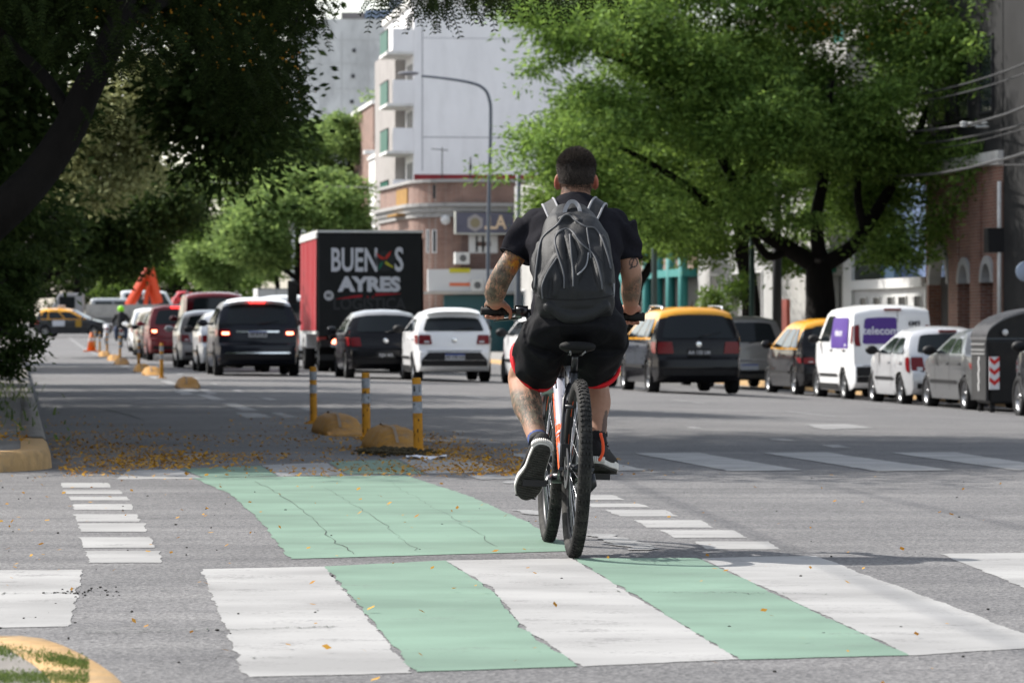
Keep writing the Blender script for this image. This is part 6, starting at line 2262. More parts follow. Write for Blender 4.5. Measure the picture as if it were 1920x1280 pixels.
# ---- left-hand trees: the near leaning one with feathered leaves
Y = 31.0
b = UY(-1.55, 30.5); b.z += .13
ells = [(Vector((-5.0, 32, 5.9)), (3.6, 4.5, 2.4)), (Vector((-3.2, 33, 5.6)), (1.8, 4.0, 1.7)), (Vector((-.9, 34.5, 7.0)), (2.2, 3.8, 1.8)), (Vector((-3.1, 34, 4.4)), (.8, 2.0, .8)), (Vector((-4.8, 38.5, 9.4)), (4.0, 4.6, 2.2)), (Vector((-1.0, 40, 9.5)), (3.0, 4.2, 2.0)), (Vector((2.2, 40, 9.3)), (2.6, 3.6, 1.7))]
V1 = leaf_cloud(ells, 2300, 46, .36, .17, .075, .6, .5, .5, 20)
rng = np.random.default_rng(3)
pts = []
for px0, px1, py0, py1, n, Ya, Yb in ((490, 605, -50, 45, 150, 30, 34), (390, 555, 40, 140, 190, 29, 34), (250, 560, -60, 110, 330, 29, 35), (480, 552, 100, 200, 60, 30, 33), (230, 330, 30, 110, 50, 29, 31), (0, 280, -40, 120, 260, 28, 35),
                                      (700, 760, -40, -5, 26, 27, 30), (780, 850, -40, 8, 40, 27, 30), (850, 960, -50, -5, 60, 27, 30), (900, 1150, -60, -12, 90, 27, 30), (150, 300, 90, 230, 14, 29, 31), (380, 540, 130, 230, 90, 31, 35)):
    for i in range(n):
        pts.append(P(random.uniform(px0, px1), random.uniform(py0, py1), random.uniform(Ya, Yb)))
V2 = fronds(np.array([list(p) for p in pts]), 9, .20, .046, .017, rng)
V = np.concatenate([V1, V2])
fl = leaf_cloud([epx(430, 60, 150, 70, 31, 1.5), epx(540, 130, 40, 60, 31, 1.0), epx(300, 10, 120, 60, 31, 1)], 30, 5, .10, .03, .025, .7, .5, .2, 41)
j1, j2 = P(60, 330, 30.6), P(165, 180, 30.8)
chains = [([b, P(-75, 480, 30.5), P(20, 375, 30.5), j1, P(135, 240, 30.7), j2, P(200, 80, 31), P(260, -80, 31.5), P(380, -260, 32)], .185, .085), ([P(140, 235, 30.7), P(95, 160, 31), P(20, 80, 31.5), P(-80, -40, 32)], .06, .035), ([P(205, 70, 31), P(420, -60, 32), P(640, -90, 33), P(850, -70, 31)], .06, .02), ([P(260, -80, 31.5), P(560, -250, 33), P(820, -300, 34)], .07, .03), ([P(640, -90, 33), P(560, 20, 32), P(560, 150, 31.5)], .018, .006), ([P(850, -70, 30), P(980, -40, 29), P(1130, -25, 28.5)], .016, .006)]
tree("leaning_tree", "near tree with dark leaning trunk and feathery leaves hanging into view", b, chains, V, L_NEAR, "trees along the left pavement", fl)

def left_tree(label, Y, u, ells, sd, ncl, lm, ln=.2, wd=.085, trunk=.22, per=44, cr=.42, grp="trees along the left pavement", name="shade_tree", lobes=9, high=None):
    b = UY(u, Y); b.z += .13
    V = leaf_cloud(ells, ncl, per, cr, ln, wd, .5, .4, .45, sd, lobes)
    mid = (b + ells[0][0]) / 2 + Vector((0, 0, .6))
    if high:
        mid = Vector(((b.x + ells[0][0].x) / 2, ells[0][0].y, high))
    ch = [([b, b + Vector((.1, 0, 1.5)), mid, ells[0][0]], trunk, trunk * .3)] + [([mid, e[0]], trunk * .4, .03) for e in ells[1:]]
    return tree(name, label, b, ch, V, lm, grp)
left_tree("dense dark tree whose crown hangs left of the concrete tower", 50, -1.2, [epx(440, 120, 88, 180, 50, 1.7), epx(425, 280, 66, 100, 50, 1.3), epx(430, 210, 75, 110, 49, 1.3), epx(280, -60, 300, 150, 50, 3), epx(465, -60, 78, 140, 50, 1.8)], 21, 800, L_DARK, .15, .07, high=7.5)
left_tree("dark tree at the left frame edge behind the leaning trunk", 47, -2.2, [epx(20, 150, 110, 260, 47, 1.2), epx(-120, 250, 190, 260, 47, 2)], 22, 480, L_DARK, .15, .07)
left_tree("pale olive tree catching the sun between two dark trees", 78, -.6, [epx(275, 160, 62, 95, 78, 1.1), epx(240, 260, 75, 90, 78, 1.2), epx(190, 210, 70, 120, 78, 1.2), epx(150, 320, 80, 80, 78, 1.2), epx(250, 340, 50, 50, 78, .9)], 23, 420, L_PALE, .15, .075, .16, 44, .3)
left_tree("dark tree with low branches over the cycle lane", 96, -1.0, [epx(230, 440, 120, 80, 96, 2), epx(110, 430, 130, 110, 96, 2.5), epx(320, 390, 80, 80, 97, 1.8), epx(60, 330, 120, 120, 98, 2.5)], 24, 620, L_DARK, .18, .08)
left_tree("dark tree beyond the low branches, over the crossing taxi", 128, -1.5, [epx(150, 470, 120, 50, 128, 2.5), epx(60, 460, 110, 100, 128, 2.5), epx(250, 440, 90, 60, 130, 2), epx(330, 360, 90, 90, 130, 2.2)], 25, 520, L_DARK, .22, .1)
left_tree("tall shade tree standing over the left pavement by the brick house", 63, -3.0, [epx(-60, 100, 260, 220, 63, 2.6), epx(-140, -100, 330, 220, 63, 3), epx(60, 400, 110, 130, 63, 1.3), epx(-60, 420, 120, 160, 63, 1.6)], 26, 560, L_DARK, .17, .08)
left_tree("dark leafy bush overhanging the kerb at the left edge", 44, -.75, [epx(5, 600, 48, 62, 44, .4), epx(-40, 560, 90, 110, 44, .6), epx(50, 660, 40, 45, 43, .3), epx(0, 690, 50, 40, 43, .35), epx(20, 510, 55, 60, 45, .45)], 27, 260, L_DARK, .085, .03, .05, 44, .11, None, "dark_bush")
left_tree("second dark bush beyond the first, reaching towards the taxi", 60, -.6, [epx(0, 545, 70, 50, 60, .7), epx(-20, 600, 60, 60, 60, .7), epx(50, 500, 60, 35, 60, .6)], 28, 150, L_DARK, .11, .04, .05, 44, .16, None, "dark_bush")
# unseen row of tall trees, added so that their shade falls across the avenue
def shade_row():
    b = UY(-3.6, 36.0); b.z += .13
    ells = [(b + Vector((0, 0, 6.9)), (2.9, 2.7, 2.1)), (b + Vector((1.7, -.8, 6.3)), (1.9, 1.8, 1.3)), (b + Vector((-1.5, 1.2, 7.6)), (2.0, 2.0, 1.5))]
    V = leaf_cloud(ells, 300, 44, .45, .24, .12, .6, .5, .45, 31)
    lab = "unseen tall tree added in a row along the left pavement for its shade"
    t = tree("shade_tree", lab, b, [([b, b + Vector((.1, 0, 2)), b + Vector((0, 0, 6.9))], .22, .08), ([b + Vector((.05, 0, 3.5)), b + Vector((1.7, -.8, 6.3))], .1, .04), ([b + Vector((.05, 0, 4)), b + Vector((-1.5, 1.2, 7.6))], .1, .04)], V, L_DARK, "unseen trees added along the left pavement for their shade")
    for u, Y, rz, sc in ((-4.6, 41.5, 1.1, 1.12), (-3.0, 47, 2.7, .95), (-5.6, 52, 4.0, 1.15), (-3.4, 57.5, 5.2, 1.0), (-5.0, 64, .6, 1.1), (-3.5, 71, 3.3, .95), (-4.4, 94, 1.9, 1.05), (-3.6, 102, 4.6, 1.1), (-5.0, 111, 2.2, 1.1), (-6.8, 34, 3.0, 1.15), (-7.6, 46, 5.6, 1.2)):
        c = copy_tree(t)
        p = UY(u, Y)
        c.location = (p.x, p.y, p.z + .13)
        c.rotation_euler = (0, 0, rz)
        c.scale = (sc, sc, sc)
shade_row()

# ================================================================== BICYCLE
REAR = Vector((0.2436, 15.25, 0.0))
BIKE_M = Matrix.Translation(REAR) @ Matrix.Rotation(math.atan(.080), 4, 'Z') @ Matrix.Rotation(R(2.2), 4, 'Y')
def B(x, y, z):
    return BIKE_M @ Vector((x, y, z))

M_FRAME = mat("grey frame paint", (0.36, 0.365, 0.42), .35, .2, coat=.4)
M_FDARK = mat("black frame paint", (0.012, 0.012, 0.014), .35, coat=.4)
M_FORANGE = mat("orange decal", (0.85, 0.11, 0.012), .4, coat=.3)
M_RUB = mat("bike tyre", (0.016, 0.0155, 0.015), .8, dirt=(.085, .08, .072), dscale=9, damt=.55)
M_RIMB = mat("bike rim", (0.028, 0.028, 0.03), .35, .3)
M_SPOKE = mat("steel spoke", (0.45, 0.45, 0.47), .3, 1.0)
M_GRIP = mat("rubber grip", (0.010, 0.010, 0.010), .7)
M_ALU = mat("worn aluminium", (0.32, 0.32, 0.33), .35, .9)

def bicycle():
    root = empty("bicycle", "black and orange mountain bike with knobbly tyres ridden along the green lane", "bicycle")
    root.matrix_world = BIKE_M
    RW_, rm = .327, .0265
    def wheel(y, name_label):
        C = Matrix.Translation((0, y, RW_ + rm))
        bm = bmesh.new()
        prof = [(rm * 1.02 * math.cos(t), RW_ + rm * math.sin(t)) for t in [2 * math.pi * k / 14 for k in range(14)]]
        lathe(bm, prof, C, 72, close=True)
        n = 92
        for k in range(n):
            a = 2 * math.pi * k / n
            T = C @ Matrix.Rotation(a, 4, 'X')
            j = (k % 2) * .004
            for x, tilt in ((-.0175 + j * .3, .62), (-.006 - j, .2), (.006 + j, -.2), (.0175 - j * .3, -.62)):
                zz = RW_ + math.sqrt(max(0, rm ** 2 - x * x)) 
                TT = T @ Matrix.Translation((x, 0, zz)) @ Matrix.Rotation(-tilt, 4, 'Y')
                box(bm, (-.0042, -.0062, -.002), (.0042, .0062, .0038), TT)
        t = obj("wheel", bm, M_RUB, root)
        bm = bmesh.new()
        lathe(bm, [(-.012, RW_ - .018), (-.0135, RW_ - .006), (-.011, RW_ - .002), (.011, RW_ - .002), (.0135, RW_ - .006), (.012, RW_ - .018), (.004, RW_ - .040), (-.004, RW_ - .040)], C, 64, close=True)
        obj("rim", bm, M_RIMB, t)
        bm = bmesh.new()
        for k in range(10):
            if k % 5 < 2:
                a = 2 * math.pi * k / 10 + .5
                for s in (-1, 1):
                    pts = []
                    ring = []
                    for i in range(7):
                        aa = a + .34 * i / 6
                        for r in (RW_ - .012, RW_ - .028):
                            xx = s * (.0138 if r > RW_ - .02 else .0090)
                            ring.append(bm.verts.new(C @ Vector((xx, r * math.sin(aa), r * math.cos(aa)))))
                    for i in range(6):
                        bm.faces.new((ring[2 * i], ring[2 * i + 1], ring[2 * i + 3], ring[2 * i + 2]))
        obj("rim_decal", bm, M_FORANGE, t)
        bm = bmesh.new()
        for k in range(32):
            a = 2 * math.pi * k / 32
            s = -1 if k % 2 else 1
            b_ = a + (.45 if (k // 2) % 2 else -.45)
            tube(bm, [C @ Vector((s * .028, .024 * math.sin(b_), .024 * math.cos(b_))), C @ Vector((0, (RW_ - .04) * math.sin(a), (RW_ - .04) * math.cos(a)))], .0011, 4, False)
        obj("spokes", bm, M_SPOKE, t)
        bm = bmesh.new()
        lathe(bm, [(-.045, .001), (-.045, .012), (-.032, .014), (-.03, .028), (-.024, .028), (-.02, .016), (.02, .016), (.024, .028), (.03, .028), (.032, .014), (.05, .012), (.05, .001)], C, 20)
        obj("hub", bm, M_FDARK, t)
        bm = bmesh.new()
        lathe(bm, [(-.043, .05), (-.043, .08), (-.041, .08), (-.041, .05)], C, 40, close=True, smooth=False)
        for k in range(5):
            a = 2 * math.pi * k / 5
            box(bm, (-.0425, -.004, .012), (-.0415, .004, .052), C @ Matrix.Rotation(a, 4, 'X'))
        obj("brake_disc", bm, M_ALU, t)
        return t
    wheel(0, "")
    wheel(1.12, "")
    ax = (0, 0, .353)
    bb = Vector((0, .43, .298))
    st = Vector((0, .268, .735))
    hb, ht = Vector((0, .905, .675)), Vector((0, .862, .805))
    def tb(name, pts, r, m=M_FDARK, n=12, parent=root, flat=None):
        bm = bmesh.new(); tube(bm, pts, r, n); return obj(name, bm, m, parent)
    tb("seat_tube", [bb, st], .018)
    dt = tb("down_tube", [bb + Vector((0, .01, .02)), (bb + hb) / 2, hb + Vector((0, -.005, .02))], [.026, .029, .026], M_FRAME, 16)
    # orange decal panels along the left of the down tube
    bm = bmesh.new()
    dvec = (hb - bb)
    for t0, t1 in ((.06, .30), (.32, .40), (.415, .44), (.46, .53), (.56, .60), (.63, .80), (.83, .88)):
        vs = []
        for t in (t0, t1):
            c = bb + dvec * t
            for ang in (150, 205, 255):
                nrm = Vector((math.cos(R(ang)), 0, 0)) + Vector((0, -dvec.z, dvec.y)).normalized() * -math.sin(R(ang)) * -1
                a_ = Vector((1, 0, 0)); b_ = Vector((0, -dvec.z, dvec.y)).normalized()
                q = c + (a_ * math.cos(R(ang)) + b_ * math.sin(R(ang)) * -1 * -1) * .0308
                vs.append(bm.verts.new(q))
        for k in range(2):
            bm.faces.new((vs[k], vs[k + 1], vs[k + 4], vs[k + 3]))
        # behind-facing side as well
        vs = []
        for t in (t0, t1):
            c = bb + dvec * t
            for ang in (95, 130, 165):
                a_ = Vector((1, 0, 0)); b_ = Vector((0, -dvec.z, dvec.y)).normalized()
                vs.append(bm.verts.new(c + (a_ * math.cos(R(ang)) + b_ * math.sin(R(ang))) * .0306))
        for k in range(2):
            bm.faces.new((vs[k], vs[k + 1], vs[k + 4], vs[k + 3]))
    obj("down_tube_decal", bm, M_FORANGE, dt)
    tb("top_tube", [st + Vector((0, 0, -.035)), (st + ht) / 2 + Vector((0, 0, .005)), ht + Vector((0, 0, -.02))], [.017, .021, .024], M_FRAME, 14)
    tb("head_tube", [hb, ht], .024)
    for s in (-1, 1):
        tb("chain_stay", [bb + Vector((s * .03, -.02, 0)), Vector((s * .05, .2, .325)), Vector((s * .062, 0, .353))], [.011, .010, .009])
        tb("seat_stay", [st + Vector((s * .016, -.01, -.05)), Vector((s * .042, .20, .62)), Vector((s * .062, 0, .36))], [.009, .008, .008])
    tb("stay_bridge", [Vector((-.04, .165, .655 - .06)), Vector((.04, .165, .655 - .06))], .008)
    # suspension fork
    fk = tb("fork", [ht + Vector((0, .0, .03)), hb + Vector((0, .008, -.02))], .017)
    bm = bmesh.new()
    crown = hb + Vector((0, .012, -.03))
    tube(bm, [crown + Vector((-.07, .01, 0)), crown + Vector((0, 0, .015)), crown + Vector((.07, .01, 0))], .022, 10)
    for s in (-1, 1):
        tube(bm, [crown + Vector((s * .066, .008, .03)), crown + Vector((s * .066, .05, -.12))], .0165, 12)
    obj("fork_crown", bm, M_ALU, fk)
    for s in (-1, 1):
        tb("fork_leg", [crown + Vector((s * .066, .045, -.11)), Vector((s * .064, 1.112, .41)), Vector((s * .06, 1.12, .352))], [.022, .0185, .014], M_FDARK, 14, fk)
    # cockpit
    bz, by = .963, .860
    tb("stem", [ht + Vector((0, .0, .03)), Vector((0, by, bz))], .018)
    hbpts = [Vector((x, by - .06 * abs(x) ** 1.3, bz + (.012 if abs(x) < .1 else .012 - .02 * (abs(x) - .1)))) for x in (-.335, -.25, -.16, -.08, 0, .08, .16, .25, .335)]
    hbar = tb("handlebar", hbpts, .0125)
    for s in (-1, 1):
        g = tb("grip", [Vector((s * .215, by - .008, bz + .010)), Vector((s * .345, by - .016, bz + .007))], .0175, M_GRIP, 14, hbar)
        bm = bmesh.new()
        for k in range(7):
            x = s * (.225 + .018 * k)
            tube(bm, [Vector((x, by - .011, bz + .0095)), Vector((x + s * .008, by - .011, bz + .0092))], .0188, 14)
        obj("grip_rib", bm, M_GRIP, g)
        bm = bmesh.new()
        x = s * .175
        tube(bm, [Vector((x - s * .02, by - .004, bz + .010)), Vector((x + s * .022, by - .006, bz + .010))], .022, 12)
        tube(bm, [Vector((x, by - .0, bz + .005)), Vector((x, by + .035, bz - .008)), Vector((x + s * .03, by + .055, bz - .018)), Vector((x + s * .11, by + .05, bz - .03))], [.013, .012, .008, .006], 8)
        tube(bm, [Vector((x - s * .03, by - .012, bz + .0)), Vector((x - s * .03, by - .03, bz - .03)), Vector((x - s * .0, by - .03, bz - .042))], [.014, .010, .007], 8)
        box(bm, (x - .028, by - .012, bz + .02), (x + .028, by + .03, bz + .036))
        obj("brake_lever", bm, M_FDARK, hbar)
        bm = bmesh.new()
        tube(bm, curve_pts([Vector((x - s * .02, by + .03, bz)), Vector((s * .08, by + .11, bz - .02)), Vector((s * .03, by + .09, bz - .10)), Vector((s * .02, .80, .66))], 6), .003, 6)
        obj("brake_cable", bm, M_GRIP, hbar)
    # saddle
    tb("seat_post", [st, Vector((0, .240, .815))], .0145)
    bm = bmesh.new()
    rings = []
    for y, w, z, h in ((.055, .045, .868, .022), (.075, .072, .872, .03), (.12, .074, .868, .034), (.17, .055, .862, .034), (.23, .030, .860, .030), (.29, .022, .858, .026), (.325, .014, .852, .016)):
        rings.append(ering((0, y + .06, z - .032), (w, 0, 0), (0, 0, h * .62), 20, .8))
    loft(bm, rings)
    sd = obj("saddle", bm, mat("saddle vinyl", (.007, .007, .007), .75), root, True)
    bm = bmesh.new()
    for s in (-1, 1):
        tube(bm, [Vector((s * .03, .14, .818)), Vector((s * .022, .20, .804)), Vector((s * .022, .29, .804)), Vector((s * .008, .36, .816))], .004, 6)
    obj("saddle_rail", bm, M_ALU, sd)
    # drivetrain
    bm = bmesh.new()
    lathe(bm, [(-.055, .001), (-.055, .02), (.055, .02), (.055, .001)], Matrix.Translation(bb), 16)
    bbo = obj("bottom_bracket", bm, M_FDARK, root)
    ca = R(4)
    for s in (-1, 1):
        d = Vector((0, s * math.cos(ca), s * math.sin(ca))) * .17
        e = bb + d + Vector((s * .088, 0, 0))
        bm = bmesh.new()
        tube(bm, [bb + Vector((s * .06, 0, 0)), bb + Vector((s * .072, 0, 0)) + d * .12, e], [.017, .014, .012], 10)
        cr = obj("crank", bm, M_ALU if s < 0 else M_FDARK, root)
        bm = bmesh.new()
        p = e + Vector((s * .058, 0, -.004))
        tube(bm, [e, p], .007, 8)
        box(bm, (p.x - .048, p.y - .046, p.z - .013), (p.x + .048, p.y - .034, p.z + .013)); box(bm, (p.x - .048, p.y + .034, p.z - .013), (p.x + .048, p.y + .046, p.z + .013))
        box(bm, (p.x - .048, p.y - .034, p.z - .012), (p.x - .038, p.y + .034, p.z + .012)); box(bm, (p.x + .038, p.y - .034, p.z - .012), (p.x + .048, p.y + .034, p.z + .012))
        tube(bm, [p - Vector((.04, 0, 0)), p + Vector((.04, 0, 0))], .014, 10)
        obj("pedal", bm, M_FDARK, cr)
    bm = bmesh.new()
    for x, r in ((.046, .068), (.053, .078)):
        lathe(bm, [(x, r * .72), (x, r), (x + .002, r), (x + .002, r * .72)], Matrix.Translation(bb), 40, close=True, smooth=False)
    for k in range(4):
        box(bm, (.047, -.009, .01), (.053, .009, .06), Matrix.Translation(bb) @ Matrix.Rotation(k * math.pi / 2, 4, 'X'))
    obj("chainring", bm, M_FDARK, root)
    bm = bmesh.new()
    for k in range(7):
        r = .055 - .0055 * k
        lathe(bm, [(.026 + .0042 * k, r * .6), (.026 + .0042 * k, r), (.0278 + .0042 * k, r), (.0278 + .0042 * k, r * .6)], Matrix.Translation(ax), 26, close=True, smooth=False)
    obj("cassette", bm, M_ALU, root)
    bm = bmesh.new()
    tube(bm, [Vector((.040, 0, .353 + .042)), Vector((.05, .43, .298 + .078))], .0042, 5); tube(bm, [Vector((.042, .02, .235)), Vector((.05, .43, .298 - .078))], .0042, 5)
    obj("chain", bm, M_STEEL, root)
    bm = bmesh.new()
    tube(bm, [Vector((.062, .005, .335)), Vector((.068, .0, .29)), Vector((.052, .02, .265))], [.012, .016, .012], 8)
    tube(bm, [Vector((.048, .02, .27)), Vector((.046, .045, .215))], [.011, .009], 8)
    lathe(bm, [(.040, .001), (.040, .021), (.046, .021), (.046, .001)], Matrix.Translation((0, .012, .268)), 16); lathe(bm, [(.040, .001), (.040, .021), (.046, .021), (.046, .001)], Matrix.Translation((0, .045, .212)), 16)
    obj("rear_derailleur", bm, M_FDARK, root)
    bm = bmesh.new()
    box(bm, (-.062, .02, .40), (-.030, .075, .45)); tube(bm, [Vector((-.045, .05, .44)), Vector((-.05, .12, .5)), Vector((-.03, .2, .62))], .003, 5)
    o = obj("brake_caliper", bm, M_FDARK, root); bevel_mod(o, .004)
    # front derailleur clutter seen behind the seat tube
    bm = bmesh.new()
    box(bm, (-.012, .34, .42), (.03, .38, .47)); box(bm, (.02, .33, .36), (.05, .41, .41)); tube(bm, [Vector((-.015, .40, .36)), Vector((-.02, .36, .46)), Vector((-.012, .30, .56))], .0035, 6)
    tube(bm, [Vector((-.018, .42, .33)), Vector((-.026, .37, .45)), Vector((-.02, .34, .52))], .003, 6)
    o = obj("front_derailleur", bm, M_ALU, root); bevel_mod(o, .003)
    return root
bicycle()

# ================================================================== CYCLIST
def skin_mat():
    m = bpy.data.materials.new("skin")
    m.use_nodes = True
    N, L = m.node_tree.nodes, m.node_tree.links
    b = N["Principled BSDF"]
    b.inputs["Roughness"].default_value = .65
    b.inputs["Specular IOR Level"].default_value = .25
    b.inputs["Subsurface Weight"].default_value = .12
    b.inputs["Subsurface Radius"].default_value = (.012, .005, .003)
    tc = N.new("ShaderNodeTexCoord")
    v = tc.outputs["Object"]
    def noise_(sc, det=5, rough=.6):
        n = N.new("ShaderNodeTexNoise"); n.inputs["Scale"].default_value = sc; n.inputs["Detail"].default_value = det; n.inputs["Roughness"].default_value = rough
        L.new(v, n.inputs["Vector"]); return n.outputs[0]
    def ramp(s, p0, p1, c0=(0, 0, 0), c1=(1, 1, 1)):
        r = N.new("ShaderNodeValToRGB"); r.color_ramp.elements[0].position = p0; r.color_ramp.elements[1].position = p1
        r.color_ramp.elements[0].color = (*c0, 1); r.color_ramp.elements[1].color = (*c1, 1); L.new(s, r.inputs[0]); return r.outputs[0]
    def attr(n):
        a = N.new("ShaderNodeAttribute"); a.attribute_name = n; return a.outputs["Fac"]
    def mul(a, b_):
        q = N.new("ShaderNodeMath"); q.operation = 'MULTIPLY'; L.new(a, q.inputs[0])
        if isinstance(b_, float): q.inputs[1].default_value = b_
        else: L.new(b_, q.inputs[1])
        return q.outputs[0]
    def mix(f, a, c):
        q = N.new("ShaderNodeMix"); q.data_type = 'RGBA'; L.new(f, q.inputs[0])
        if isinstance(a, tuple): q.inputs[6].default_value = (*a, 1)
        else: L.new(a, q.inputs[6])
        if isinstance(c, tuple): q.inputs[7].default_value = (*c, 1)
        else: L.new(c, q.inputs[7])
        return q.outputs[2]
    base = ramp(noise_(16, 6), .3, .7, (.285, .150, .098), (.365, .205, .138))
    red = mix(mul(attr("flush"), .75), base, (.38, .085, .055))
    # tattoo: blocky grey wash, line work and orange flowers
    wash = ramp(noise_(26, 5, .65), .36, .56)
    w = N.new("ShaderNodeTexWave"); w.inputs["Scale"].default_value = 22; w.inputs["Distortion"].default_value = 9; w.inputs["Detail"].default_value = 3; w.inputs["Detail Scale"].default_value = 2.2
    L.new(v, w.inputs["Vector"])
    line = ramp(w.outputs[0], .22, .42, (1, 1, 1), (0, 0, 0))
    mx = N.new("ShaderNodeMath"); mx.operation = 'MAXIMUM'; L.new(wash, mx.inputs[0]); L.new(line, mx.inputs[1])
    t1 = mix(mul(mul(attr("tattoo"), mx.outputs[0]), .86), red, ramp(noise_(40, 4), .35, .65, (.022, .027, .024), (.105, .11, .08)))
    fl = ramp(noise_(24, 3), .42, .54)
    t2 = mix(mul(mul(attr("flower"), fl), .95), t1, ramp(noise_(50, 3), .4, .6, (.50, .13, .02), (.62, .30, .03)))
    t3 = mix(mul(attr("ink"), .9), t2, (.02, .02, .022))
    L.new(t3, b.inputs["Base Color"])
    bp = N.new("ShaderNodeBump"); bp.inputs["Strength"].default_value = .12; bp.inputs["Distance"].default_value = .003
    L.new(noise_(160, 3), bp.inputs["Height"]); L.new(bp.outputs[0], b.inputs["Normal"])
    return m

def chain(bm, pts, rs, n=14):
    """limb: tapering tube through the points with round ends"""
    cp = curve_pts([Vector(p) for p in pts], 5)
    k = len(pts) - 1
    rr = []
    for i in range(len(cp)):
        t = i / (len(cp) - 1) * k
        j = min(k - 1, int(t))
        u = t - j
        u = u * u * (3 - 2 * u)
        rr.append(rs[j] * (1 - u) + rs[j + 1] * u)
    tube(bm, cp, rr, n)
    ball(bm, cp[0], rr[0] * .99, 14)
    ball(bm, cp[-1], rr[-1] * .99, 14)

def rider():
    SK = skin_mat()
    X = Vector((1, 0, 0))
    spine = [P(1080, 650, 15.56), P(1081, 610, 15.61), P(1080, 560, 15.68), P(1079, 500, 15.78), P(1077, 450, 15.87), P(1077, 410, 15.94), P(1078, 385, 15.97)]
    back = Vector((0, .86, -.5)).normalized()
    bm = bmesh.new()
    # torso core
    loft(bm, [ering(c, X * w, back * d, 28) for c, w, d in zip(spine, (.10, .13, .135, .155, .175, .15, .07), (.07, .085, .095, .10, .10, .085, .06))])
    # neck and head
    hc = P(1080.5, 330, 16.02)
    chain(bm, [P(1078, 392, 15.965), P(1079, 365, 15.995), hc + Vector((0, -.01, -.04))], [.066, .063, .06])
    ball(bm, hc, (.0755, .095, .100), 24)
    ball(bm, hc + Vector((0, .03, -.055)), (.058, .072, .062), 18)           # jaw
    ball(bm, hc + Vector((0, .068, -.095)), (.03, .026, .022), 12)           # chin
    ball(bm, hc + Vector((0, .105, -.035)), (.014, .022, .024), 10)          # nose
    ball(bm, hc + Vector((0, .09, -.07)), (.026, .014, .008), 10)            # lips
    ball(bm, hc + Vector((0, .088, .012)), (.055, .014, .012), 12)           # brow
    for s in (-1, 1):
        T = Matrix.Rotation(s * R(22), 4, 'Z') @ Matrix.Rotation(-s * R(6), 4, 'Y')
        ball(bm, hc + Vector((s * .082, -.004, -.024)), (.010, .019, .033), 14, T)
        ball(bm, hc + Vector((s * .079, .004, -.05)), (.008, .009, .012), 10)
    # arms
    shL, shR = P(1006, 428, 15.94), P(1148, 428, 15.94)
    gl, gr = -.285, .285
    wl, wr = B(gl - .004, .795, 1.004), B(gr - .006, .795, 1.004)
    elL, elR = P(944, 513, 15.90), P(1184, 516, 15.90)
    chain(bm, [shL, P(972, 470, 15.93), elL, P(929, 546, 15.98), wl], [.054, .047, .046, .0475, .0295])
    chain(bm, [shR, P(1170, 470, 15.93), elR, P(1183, 546, 15.98), wr], [.052, .046, .044, .042, .0285])
    # hands closed round the grips
    by, bz = .848, .972
    for s, gx, w in ((-1, gl, wl), (1, gr, wr)):
        inn = -s
        for i, off in enumerate((-.034, -.0115, .0115, .034)):
            o = off * inn
            ln = (.92, 1.0, .98, .86)[i] if inn > 0 else (.92, 1.0, .98, .86)[i]
            kn = B(gx + o, by + .030, bz + .028 - .002 * abs(i - 1.5))
            chain(bm, [w + (B(gx + o * .55, by, bz) - B(gx, by, bz)), B(gx + o * .8, by - .012, bz + .034), kn], [.017, .0165, .0125], 10)
            chain(bm, [kn, B(gx + o, by + .042, bz + .004), B(gx + o * .98, by + .030 * ln, bz - .022), B(gx + o * .96, by + .004, bz - .030 * ln), B(gx + o * .95, by - .014, bz - .026 * ln)], [.0112, .0098, .0092, .0088, .0078], 10)
        chain(bm, [B(gx + inn * .022, by - .040, bz + .034), B(gx + inn * .048, by - .020, bz + .018), B(gx + inn * .064, by - .006, bz - .008), B(gx + inn * .064, by + .012, bz - .026)], [.017, .0135, .0105, .0085], 10)
        ball(bm, w, .0285, 12)
    # legs
    hipL, hipR = P(1040, 628, 15.59), P(1121, 628, 15.59)
    pl = B(-.160, .26, .298)        # left pedal
    pr = B(.180, .60, .32)          # right pedal
    kL, kR = P(979, 712, 15.93), P(1112, 708, 16.06)
    dL = Vector((-.27, .58, -.77)).normalized()
    heelL = pl + Vector((0, -.01, -.012)) - dL * .185
    upL = (Vector((0, .78, .6)) - dL * Vector((0, .78, .6)).dot(dL)).normalized()
    dR = Vector((.24, .95, -.16)).normalized()
    heelR = pr + Vector((-.01, 0, .013)) - dR * .185
    upR = (Vector((0, .1, 1)) - dR * Vector((0, .1, 1)).dot(dR)).normalized()
    anL = heelL + dL * .062 + upL * .095
    anR = heelR + dR * .062 + upR * .100
    def calf(k, a, out):
        m = k.lerp(a, .36) + Vector((out, -.030, .0))
        m2 = k.lerp(a, .66) + Vector((out * .4, -.016, 0))
        return [k, m, m2, a]
    chain(bm, [hipL + Vector((.015, .05, .02)), hipL.lerp(kL, .5) + Vector((-.012, .03, .01)), kL + Vector((0, -.015, .01))], [.060, .066, .062])
    chain(bm, calf(kL, anL, -.004), [.060, .0635, .046, .036])
    chain(bm, [hipR + Vector((-.015, .05, .02)), hipR.lerp(kR, .5) + Vector((.004, .03, .01)), kR + Vector((0, -.015, .01))], [.060, .066, .062])
    chain(bm, calf(kR, anR, .004), [.060, .064, .047, .036])
    for h, d, a in ((heelL, dL, anL), (heelR, dR, anR)):
        chain(bm, [a, h + d * .05 + (a - h - d * .06) * .45, h + d * .16 + (a - h - d * .06) * .25], [.036, .036, .026])
    body = remesh("person", bm, SK, .0052, 7)
    tag(body, "cyclist in black shirt and red edged shorts with tattooed arms, riding away", "person")
    # regions of ink and flushed skin
    me = body.data
    n = len(me.vertices)
    co = np.zeros(n * 3, dtype=np.float32)
    me.vertices.foreach_get("co", co)
    co = co.reshape(n, 3)
